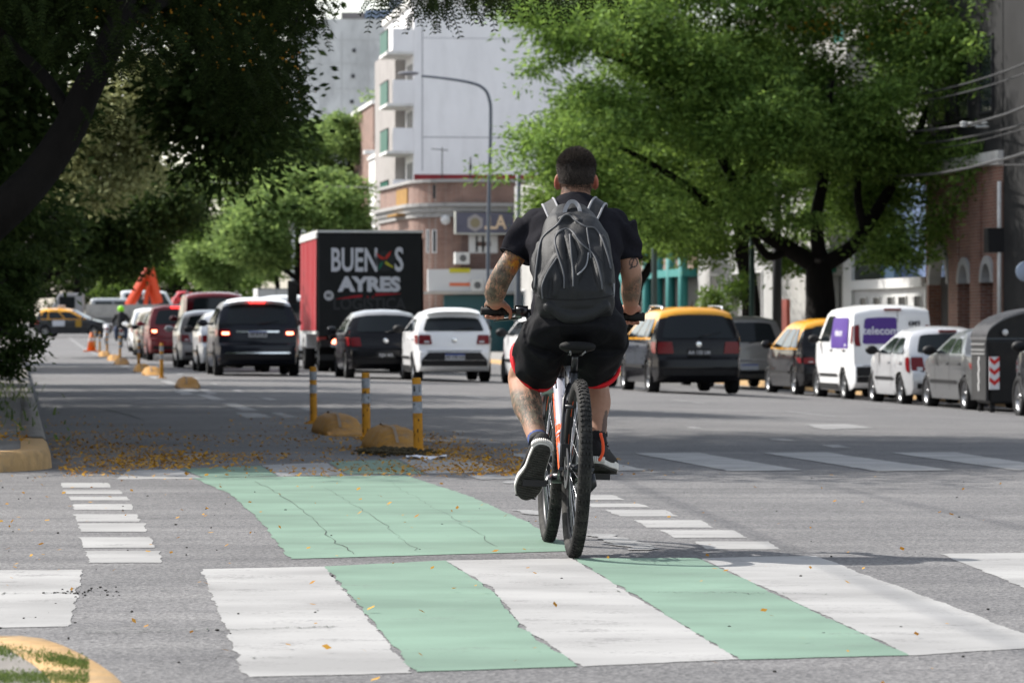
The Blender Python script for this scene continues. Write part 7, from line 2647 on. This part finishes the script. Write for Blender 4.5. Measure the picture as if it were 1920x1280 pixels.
    px = 960 + co[:, 0] * FPX / co[:, 1]
    py = HY - (co[:, 2] - EYE) * FPX / co[:, 1]
    def smooth(a, b, x):
        t = np.clip((x - a) / (b - a), 0, 1)
        return t * t * (3 - 2 * t)
    arm = (px < 990) & (py < 600) & (py > 440)
    tat = np.where(arm, 1 - smooth(563, 574, py), 0)
    legL = (px < 1030) & (py > 716)
    tat = np.maximum(tat, np.where(legL, smooth(722, 740, py) * (1 - smooth(785, 815, py)) * 1.0, 0))
    rarm = (px > 1150) & (py < 575) & (py > 440)
    tat = np.maximum(tat, np.where(rarm, smooth(522, 545, py + (px - 1165) * .8 - 10) * (1 - smooth(561, 570, py)) * .8, 0))
    flo = np.where(arm, np.clip(1.25 - np.hypot((px - 967) / 20, (py - 494) / 20), 0, 1) * 1.0, 0)
    ink = np.where(rarm & (np.abs(np.hypot((px - 1188) / 8.5, (py - 492) / 10) - .85) < .15), 1.0, 0)
    ink = np.maximum(ink, np.where(rarm & (np.abs((px - 1186) + (py - 492) * .35) < 1.6) & (np.abs(py - 492) < 12), 1.0, 0))
    legR = (px > 1100) & (py > 720)
    ink = np.maximum(ink, np.where(legR & (np.hypot((px - 1134 + (py - 795) * .12) / 4.5, (py - 795) / 27) < 1), .8, 0))
    flush = np.zeros(n)
    for s in (-1, 1):
        e = np.array(list(hc + Vector((s * .084, -.01, -.028))))
        flush = np.maximum(flush, np.clip(1.3 - np.linalg.norm(co - e, axis=1) / .035, 0, 1))
    flush = np.maximum(flush, np.where((py > 574) & (py < 620) & ((px < 965) | (px > 1160)), .35, 0))
    for nm, arr in (("tattoo", tat), ("flower", flo), ("ink", ink), ("flush", flush)):
        a = me.attributes.new(nm, 'FLOAT', 'POINT')
        a.data.foreach_set("value", arr.astype(np.float32))
    # face
    bm = bmesh.new()
    for s in (-1, 1):
        ball(bm, hc + Vector((s * .031, .088, -.004)), .0115, 12)
    obj("eyes", bm, mat("eye", (.5, .48, .45), .2), body, True)

    # ---- hair: cropped back and sides, longer on top
    bm = bmesh.new()
    c2 = hc + Vector((0, -.004, .010))
    bmesh.ops.create_icosphere(bm, subdivisions=5, radius=1)
    for v in bm.verts:
        d = v.co.copy()
        r = Vector((.0775, .0970, .0935))
        th = 1.0 + .045 * max(0, d.z) + .012 * noise.noise(d * 9)
        v.co = c2 + Vector((d.x * r.x, d.y * r.y, d.z * r.z)) * th
    dele = []
    for v in bm.verts:
        d = v.co - hc
        # hairline: low at the nape, over the ears, high on the forehead
        lim = -.058 if d.y < -.02 else (-.058 + (d.y + .02) / .06 * .06)
        if d.y > .04:
            lim = .002 + (d.y - .04) / .05 * .075
        if d.z < lim + .008 * noise.noise(d * 60):
            dele.append(v)
    bmesh.ops.delete(bm, geom=dele, context='VERTS')
    M_HAIR = mat("dark brown hair", (0.022, 0.017, 0.0145), .5, spec=.3, var=.4, scale=90)
    hair = obj("hair", bm, M_HAIR, body, True)
    rng = random.Random(4)
    polys = [(p.center.copy(), p.normal.copy()) for p in hair.data.polygons]
    V = np.zeros((15000, 4, 3))
    for i in range(15000):
        c, nrm = polys[rng.randrange(len(polys))]
        d = c - hc
        top = sstep(.0, .09, d.z)
        ln = .006 + .012 * top * rng.uniform(.6, 1.2)
        dirv = (nrm * (.55 + .35 * top) + Vector((rng.gauss(0, .3), .25 * top + rng.gauss(0, .25), -.55 + .75 * top))).normalized()
        sd = dirv.cross(nrm)
        if sd.length < 1e-4:
            sd = Vector((1, 0, 0))
        sd = sd.normalized() * .0010
        jit = Vector((rng.gauss(0, .002), rng.gauss(0, .002), rng.gauss(0, .002)))
        p0 = c + jit - nrm * .001
        V[i] = [p0 - sd, p0 + sd, p0 + dirv * ln + sd * .3, p0 + dirv * ln - sd * .3]
    quads_mesh("hair_strands", V, leaf_mat("hair strands", (.010, .008, .007), (.075, .060, .050), .1), hair)
    # stubble fade under the hairline
    V = np.zeros((2600, 4, 3))
    bvh = BVHTree.FromPolygons([v.co.copy() for v in me.vertices], [tuple(p.vertices) for p in me.polygons])
    k = 0
    while k < 2600:
        a = rng.uniform(-1.9, 1.9) - math.pi / 2
        z = -.058 - abs(rng.gauss(0, .016)) + rng.uniform(0, .02)
        h = bvh.ray_cast(hc + Vector((math.cos(a) * .3, math.sin(a) * .3, z)), -Vector((math.cos(a), math.sin(a), 0)))
        if h[0] is None:
            continue
        c, nrm = h[0], h[1]
        dirv = (nrm * .6 + Vector((rng.gauss(0, .3), 0, -.6))).normalized()
        sd = dirv.cross(nrm).normalized() * .0005
        V[k] = [c - sd, c + sd, c + dirv * .003 + sd, c + dirv * .003 - sd]
        k += 1
    quads_mesh("hair_stubble", V, M_HAIR, hair)

    # ---- shirt
    bm = bmesh.new()
    loft(bm, [ering(c, X * w, back * d, 36, .92) for c, w, d in zip(
        [P(1081, 618, 15.60), P(1081, 590, 15.64), P(1080, 545, 15.71), P(1078, 495, 15.79), P(1077, 455, 15.865), P(1077, 425, 15.915), P(1077, 402, 15.955), P(1078, 386, 15.972), P(1078, 377, 15.982)],
        (.187, .188, .178, .187, .200, .197, .155, .098, .076), (.135, .135, .130, .130, .128, .122, .106, .090, .078))])
    chain(bm, [P(1012, 424, 15.93), P(988, 445, 15.94)], [.082, .073])
    chain(bm, [P(1143, 424, 15.93), P(1161, 445, 15.94)], [.080, .071])
    def sleeve(pts, rs):
        rings = []
        for i, p in enumerate(pts):
            d = (pts[min(i + 1, len(pts) - 1)] - pts[max(i - 1, 0)]).normalized()
            a, b = frame_of(d)
            rings.append(ering(p, a * rs[i], b * rs[i] * 1.12, 26))
        loft(bm, rings)
        return rings[-1]
    sl = sleeve([P(1000, 425, 15.93), P(986, 447, 15.935), P(974, 466, 15.932), P(966, 481, 15.925)], [.072, .070, .065, .0625])
    sr = sleeve([P(1157, 425, 15.93), P(1165, 447, 15.935), P(1171, 466, 15.932), P(1175, 487, 15.925)], [.072, .069, .063, .059])
    M_SHIRT = mat("black cotton", (0.0125, 0.012, 0.0155), .9, var=.25, scale=120, bump=.25, bscale=400, spec=.06)
    shirt = remesh("shirt", bm, M_SHIRT, .0062, 5)
    def crease(p):
        q = Vector((p.x * 7, p.y * 6, p.z * 4.5))
        f = noise.noise(q + Vector((3, 1, 7))) * .007
        # folds pulled from the armpits
        f += .004 * math.sin((p.z - 1.2) * 70 + abs(p.x - .262) * 55 + 3 * noise.noise(p * 6)) * sstep(.08, .17, abs(p.x - .262))
        return f + noise.noise(Vector((p.x * 22, p.y * 18, p.z * 13))) * .0028
    displace(shirt, crease)
    keep_world(shirt, body)
    # collar and sleeve hems
    def hem(ring, r, m, name, parent):
        bm = bmesh.new()
        tube(bm, list(ring) + [ring[0]], r, 8, False)
        return obj(name, bm, m, parent)
    cr = ering(P(1078, 375, 15.985), X * .0765, Vector((0, .077, -.022)), 30)
    hem(cr, .0065, M_SHIRT, "collar", shirt)
    M_HEMB = M_SHIRT
    hem([p for p in sl], .004, M_HEMB, "sleeve_hem", shirt)
    hem([p for p in sr], .004, M_HEMB, "sleeve_hem", shirt)

    # ---- shorts
    bm = bmesh.new()
    loft(bm, [ering(c, X * w, back * d, 34, .9) for c, w, d in zip(
        [P(1081, 585, 15.645), P(1081, 605, 15.62), P(1079, 628, 15.59), P(1079, 648, 15.56), P(1080, 657, 15.56)], (.178, .188, .200, .190, .140), (.145, .158, .174, .172, .130))])
    def leg(c0, c1, r0, r1, nrm, tiltx):
        rings = []
        d = (c1 - c0).normalized()
        for t in (0, .3, .6, .85, 1.0):
            c = c0.lerp(c1, t)
            r = r0 + (r1 - r0) * t
            dd = d.lerp(nrm, t).normalized()
            a = (X - dd * X.dot(dd)).normalized()
            b = dd.cross(a)
            rings.append(ering(c, a * r, b * r * 1.08, 30))
        loft(bm, rings)
        return rings[-1], c1, nrm
    nL = Vector((-.62, .62, -.50)).normalized()
    nR = Vector((.10, .80, -.60)).normalized()
    rL = leg(P(1026, 628, 15.60), P(1000, 684, 15.80), .104, .106, nL, 0)
    rR = leg(P(1132, 628, 15.60), P(1119, 687, 15.80), .100, .090, nR, 0)
    M_SHORT = mat("black sports cloth", (0.009, 0.009, 0.0105), .75, var=.2, scale=60, bump=.15, bscale=300, spec=.08)
    shorts = remesh("shorts", bm, M_SHORT, .0062, 5)
    displace(shorts, lambda p: noise.noise(Vector((p.x * 8, p.y * 7, p.z * 8))) * .012 + noise.noise(Vector((p.x * 20, p.y * 16, p.z * 16))) * .006 + .010 * max(0, 1 - 2.4 * abs(noise.noise(Vector((p.x * 9, p.y * 6, p.z * 7 + 4))))))
    keep_world(shorts, body)
    M_RED = mat("red piping", (0.60, 0.012, 0.02), .7)
    for (ring, c, nn) in (rL, rR):
        bm = bmesh.new()
        rings = []
        for off, g in ((-.014, 1.10), (.010, 1.10), (.012, 1.0), (-.010, .985)):
            rings.append([c + (p - c) * g + nn * off for p in ring])
        k = len(ring)
        vr = [[bm.verts.new(p) for p in rg] for rg in rings]
        for i in range(4):
            for j in range(k):
                f = bm.faces.new((vr[i][j], vr[i][(j + 1) % k], vr[(i + 1) % 4][(j + 1) % k], vr[(i + 1) % 4][j])); f.smooth = True
        obj("hem", bm, M_RED, shorts)

    # ---- socks and shoes
    M_SHOE = mat("black shoe mesh", (0.012, 0.012, 0.013), .75, bump=.3, bscale=220)
    M_SOLE = mat("off white midsole", (0.62, 0.60, 0.56), .7, var=.12, scale=25)
    M_OUT = mat("dark outsole", (0.05, 0.05, 0.045), .8, var=.4, scale=30, bump=.5, bscale=120)
    M_SOCK = mat("blue sock", (0.05, 0.075, 0.19), .9)
    for heel, d, up, an, right in ((heelL, dL, upL, anL, False), (heelR, dR, upR, anR, True)):
        s = d.cross(up)
        def F(x, y, z):
            return heel + d * x + s * y * 1.18 + up * z
        bm = bmesh.new()
        rings = []
        for x, w, h in ((-.012, .018, .050), (.000, .031, .074), (.03, .037, .092), (.07, .039, .096), (.11, .041, .086), (.15, .045, .072), (.20, .048, .056), (.245, .043, .046), (.270, .030, .036), (.282, .012, .026)):
            ring = []
            for k in range(22):
                t = 2 * math.pi * k / 22
                y = w * math.cos(t)
                z = math.sin(t)
                zz = .026 + (h * (z ** .8) if z > 0 else .010 * z)
                yy = y * (1 - .35 * max(0, z) ** 2)
                ring.append(F(x, yy, zz))
            rings.append(ring)
        loft(bm, rings)
        # collar round the ankle
        tube(bm, [F(.055, 0, .085), F(.052, 0, .118)], [.044, .042], 18)
        sh = obj("shoe", bm, M_SHOE, body, True)
        outl = [(-.018, 0), (-.012, .022), (.01, .034), (.06, .036), (.12, .038), (.18, .049), (.23, .048), (.268, .034), (.288, .010), (.288, -.010), (.268, -.034), (.23, -.048), (.18, -.049), (.12, -.036), (.06, -.036), (.01, -.034), (-.012, -.022)]
        s2 = s * 1.18
        T = Matrix(((d.x, s2.x, up.x, heel.x), (d.y, s2.y, up.y, heel.y), (d.z, s2.z, up.z, heel.z), (0, 0, 0, 1)))
        fine = rpoly(outl, .012, 3)
        bm = bmesh.new(); prism(bm, fine, .030, T @ Matrix.Translation((0, 0, .002))); bmesh.ops.recalc_face_normals(bm, faces=bm.faces[:])
        so = obj("midsole", bm, M_SOLE, sh); bevel_mod(so, .004)
        bm = bmesh.new()
        prism(bm, [(x * .955 + .004, y * .90) for x, y in fine], .008, T @ Matrix.Translation((0, 0, -.006)))
        for k in range(22):
            x = .0 + .27 * k / 22
            w = .026 if x < .12 else .036
            box(bm, (x, -w, -.009), (x + .006, w, -.006), T)
        bmesh.ops.recalc_face_normals(bm, faces=bm.faces[:])
        obj("outsole", bm, M_OUT, sh)
        bm = bmesh.new()
        for k in range(16):
            a = math.pi * (.55 + .9 * k / 15)
            x, y = .016 + .036 * math.cos(a), .037 * math.sin(a)
            tube(bm, [F(x, y, .006), F(x, y, .030)], .0032, 6)
        obj("heel_rib", bm, M_SOLE, sh)
        bm = bmesh.new()
        for k in range(5):
            x = .10 + .022 * k
            tube(bm, [F(x, -.03, .10 - .012 * k), F(x + .004, 0, .118 - .014 * k), F(x, .03, .10 - .012 * k)], .0035, 6)
        obj("laces", bm, mat("black lace", (.02, .02, .02), .8), sh)
        if right:
            bm = bmesh.new()
            tube(bm, curve_pts([F(.03, .02, .128), F(-.004, .026, .120), F(-.018, .036, .085), F(-.016, .036, .045), F(-.012, .022, .012)], 6), .0062, 8)
            obj("heel_cord", bm, mat("orange cord", (.85, .10, .03), .6), sh)
            bm = bmesh.new(); tube(bm, curve_pts([F(.09, 0, .125), F(.10, .01, .15), F(.12, .02, .148), F(.125, .02, .13)], 5), .006, 8); obj("pull_loop", bm, mat("black lace", (.02, .02, .02), .8), sh)
        bm = bmesh.new()
        tube(bm, [an + (an - heel).normalized() * -.01, an.lerp(kL if not right else kR, .10)], [.041, .0405], 18, False)
        obj("sock", bm, M_SOCK if not right else mat("black sock", (.012, .012, .013), .9), body, True)
    return body, shirt
BODY, SHIRT = rider()

# ================================================================== BACKPACK
def backpack():
    Mb = mat("charcoal nylon", (0.017, 0.0175, 0.0185), .5, var=.22, scale=7, bump=.22, bscale=420, spec=.2)
    Mz = mat("grey zip tape", (0.085, 0.087, 0.092), .6, var=.2, scale=200)
    Ml = mat("pale grey webbing", (0.26, 0.26, 0.27), .7, var=.15, scale=150)
    back = Vector((0, .86, -.5)).normalized()
    X = Vector((1, 0, 0))
    sp = lambda py: np.interp(py, [385, 410, 450, 500, 560, 610, 650], [15.97, 15.94, 15.87, 15.78, 15.68, 15.61, 15.56])
    rows = ((614, 1052, 1102, .028), (606, 1033, 1126, .056), (592, 1013, 1147, .080), (568, 1003, 1154, .098), (535, 1001, 1153, .104), (495, 1006, 1147, .104), (455, 1014, 1138, .098), (425, 1023, 1127, .086), (405, 1032, 1113, .064), (392, 1042, 1100, .042))
    rings = []
    for py, xl, xr, hd in rows:
        Y = float(sp(py)) - .125 - hd * .86 + .025
        c = P((xl + xr) / 2, py, Y)
        hw = (xr - xl) / 2 * Y / FPX
        rings.append(ering(c, X * hw, back * hd, 36, .74))
    bm = bmesh.new(); loft(bm, rings)
    tmp = bm.copy(); 
    bvh = BVHTree.FromBMesh(tmp); 
    eye = Vector((0, 0, EYE))
    def hit(px, py, tree_):
        d = (P(px, py, 15) - eye).normalized()
        h = tree_.ray_cast(eye, d)
        return (h[0], h[1]) if h[0] is not None else (None, None)
    def ridge(path, r):
        pts = []
        for x, y in path:
            p, nn = hit(x, y, bvh)
            if p is not None:
                pts.append(p - (eye - p).normalized() * (r[0] * .25))
        if len(pts) > 1:
            chain(bm, pts, [r[min(i, len(r) - 1)] * 1.25 for i in range(len(pts))], 10)
    ridge([(1050, 440), (1050, 470), (1058, 505), (1064, 540)], [.012, .016, .016, .010])
    ridge([(1062, 436), (1072, 480), (1075, 515), (1076, 540)], [.010, .014, .014, .008])
    ridge([(1080, 445), (1094, 475), (1088, 505), (1080, 525)], [.010, .016, .017, .010])
    ridge([(1044, 484), (1030, 512), (1022, 540), (1024, 560)], [.012, .020, .022, .012])
    ridge([(1040, 505), (1045, 530), (1040, 552)], [.016, .020, .012])
    ridge([(1098, 470), (1114, 492), (1122, 520), (1127, 545)], [.010, .014, .014, .008])
    ridge([(1014, 460), (1008, 500), (1006, 540)], [.012, .016, .014])
    ridge([(1128, 450), (1138, 490), (1142, 530)], [.012, .014, .012])
    ridge([(1056, 410), (1070, 405), (1084, 416)], [.012, .014, .012])
    ridge([(1030, 575), (1060, 592), (1100, 592), (1135, 574)], [.018, .024, .024, .018])
    tmp.free()
    root = remesh("backpack", bm, Mb, .0052, 2)
    tag(root, "charcoal backpack with grey zips and pale shoulder straps on the cyclist's back", "backpack")
    displace(root, lambda p: noise.noise(Vector((p.x * 13, p.y * 9, p.z * 10))) * .006 + noise.noise(Vector((p.x * 34 + 3, p.y * 20, p.z * 22))) * .003
             + .011 * max(0, 1 - 2.2 * abs(noise.noise(Vector((p.x * 13 + 2, p.y * 3, p.z * 3.2 + 1))))) * sstep(1.0, 1.08, p.z) * sstep(1.42, 1.30, p.z))
    me = root.data
    bv = BVHTree.FromPolygons([v.co.copy() for v in me.vertices], [tuple(p.vertices) for p in me.polygons])
    def zip_(path, r, m, name):
        cp = curve_pts([Vector((x, y, 0)) for x, y in path], 8)
        pts = []
        for q in cp:
            p, nn = hit(q.x, q.y, bv)
            if p is not None:
                pts.append(p + nn * r * .35)
        if len(pts) > 2:
            for _ in range(2):
                pts = [pts[0]] + [(pts[i - 1] + pts[i] * 2 + pts[i + 1]) / 4 for i in range(1, len(pts) - 1)] + [pts[-1]]
            bm = bmesh.new(); tube(bm, pts, r, 7)
            return obj(name, bm, m, root)
    zip_([(1003, 547), (1006, 499), (1013, 456), (1026, 437), (1044, 423), (1056, 406), (1068, 404), (1081, 415), (1098, 426), (1114, 428), (1128, 447), (1139, 479), (1145, 505)], .0042, Mz, "zip")
    zip_([(1058, 541), (1057, 513), (1045, 473), (1041, 448), (1051, 433), (1064, 430), (1075, 437), (1089, 457), (1106, 471), (1118, 488), (1126, 519), (1129, 543)], .0042, Mz, "zip")
    zip_([(1068, 440), (1072, 485), (1075, 513), (1075, 538)], .0038, Mz, "zip")
    zip_([(1044, 484), (1026, 512), (1016, 538), (1018, 560)], .0036, Mz, "zip")
    zip_([(1103, 474), (1098, 499), (1082, 516)], .0034, Ml, "fold_highlight")  # pale strip painting the light along the right-hand fold
    zip_([(1100, 428), (1104, 455), (1108, 485)], .0036, Mz, "side_strap")
    zip_([(1002, 553), (1030, 560), (1080, 562), (1130, 558), (1152, 552)], .0022, mat("dark seam", (.015, .015, .016), .8), "seam")
    # haul loop
    bm = bmesh.new()
    a0, a1 = P(1054, 402, 15.70), P(1093, 404, 15.70)
    lp = curve_pts([P(1058, 404, 15.69), P(1061, 390, 15.71), P(1068, 379, 15.73), P(1078, 379, 15.73), P(1086, 390, 15.71), P(1088, 405, 15.69)], 6)
    pr = None
    for i, p in enumerate(lp):
        t = i / (len(lp) - 1)
        w = .016
        d = (lp[min(i + 1, len(lp) - 1)] - lp[max(i - 1, 0)]).normalized()
        sd = d.cross(Vector((0, -1, 0))).normalized()
        c = [bm.verts.new(p - sd * w * .5), bm.verts.new(p + sd * w * .5), bm.verts.new(p + sd * w * .5 + Vector((0, .02, .0))), bm.verts.new(p - sd * w * .5 + Vector((0, .02, 0)))]
        if pr:
            for k in range(4):
                f = bm.faces.new((pr[k], pr[(k + 1) % 4], c[(k + 1) % 4], c[k]))
        pr = c
    obj("haul_loop", bm, Ml, root)
    # shoulder straps over the shirt
    sm = SHIRT.data
    sb = BVHTree.FromPolygons([v.co.copy() for v in sm.vertices], [tuple(p.vertices) for p in sm.polygons])
    for path, side in (([(1046, 418, 15.70), (1040, 404, 15.78), (1034, 392, 15.87), (1032, 387, 15.95), (1028, 398, 16.03), (1024, 430, 16.07), (1020, 480, 15.98), (1012, 540, 15.86)], -1),
                       ([(1100, 418, 15.70), (1110, 404, 15.78), (1117, 392, 15.87), (1121, 388, 15.95), (1126, 398, 16.03), (1130, 430, 16.07), (1136, 480, 15.98), (1146, 540, 15.86)], 1)):
        cp = curve_pts([P(*q) for q in path], 6)
        c2 = []
        for i, p in enumerate(cp):
            loc, nn, _, _ = sb.find_nearest(p)
            lift = .010 + (.035 * (1 - i / 6) if i < 6 else 0)
            c2.append((loc + nn * lift, nn))
        for _ in range(3):
            c2 = [c2[0]] + [((c2[i - 1][0] + c2[i][0] * 2 + c2[i + 1][0]) / 4, (c2[i - 1][1] + c2[i][1] + c2[i + 1][1]).normalized()) for i in range(1, len(c2) - 1)] + [c2[-1]]
        bm = bmesh.new(); bl = bmesh.new()
        pr = None
        eL, eR = [], []
        for i, (p, nn) in enumerate(c2):
            d = (c2[min(i + 1, len(c2) - 1)][0] - c2[max(i - 1, 0)][0]).normalized()
            sd = d.cross(nn).normalized()
            w = .026
            c = [bm.verts.new(p - sd * w - nn * .006), bm.verts.new(p + sd * w - nn * .006), bm.verts.new(p + sd * w + nn * .004), bm.verts.new(p - sd * w + nn * .004)]
            eL.append(p - sd * w + nn * .002); eR.append(p + sd * w + nn * .002)
            if pr:
                for k in range(4):
                    f = bm.faces.new((pr[k], pr[(k + 1) % 4], c[(k + 1) % 4], c[k])); f.smooth = False
            pr = c
        st = obj("shoulder_strap", bm, Mb, root)
        bm = bmesh.new(); tube(bm, eL, .0052, 7); tube(bm, eR, .0052, 7); obj("strap_edge", bm, Ml, st)
    # side pocket tab
    bm = bmesh.new(); q, nn = hit(1150, 545, bv)
    if q is not None:
        tube(bm, [q + Vector((.002, .0, .03)), q + Vector((.003, 0, 0)), q + Vector((.0, 0, -.035))], .004, 6); obj("side_tab", bm, Ml, root)
    else:
        bm.free()
backpack()
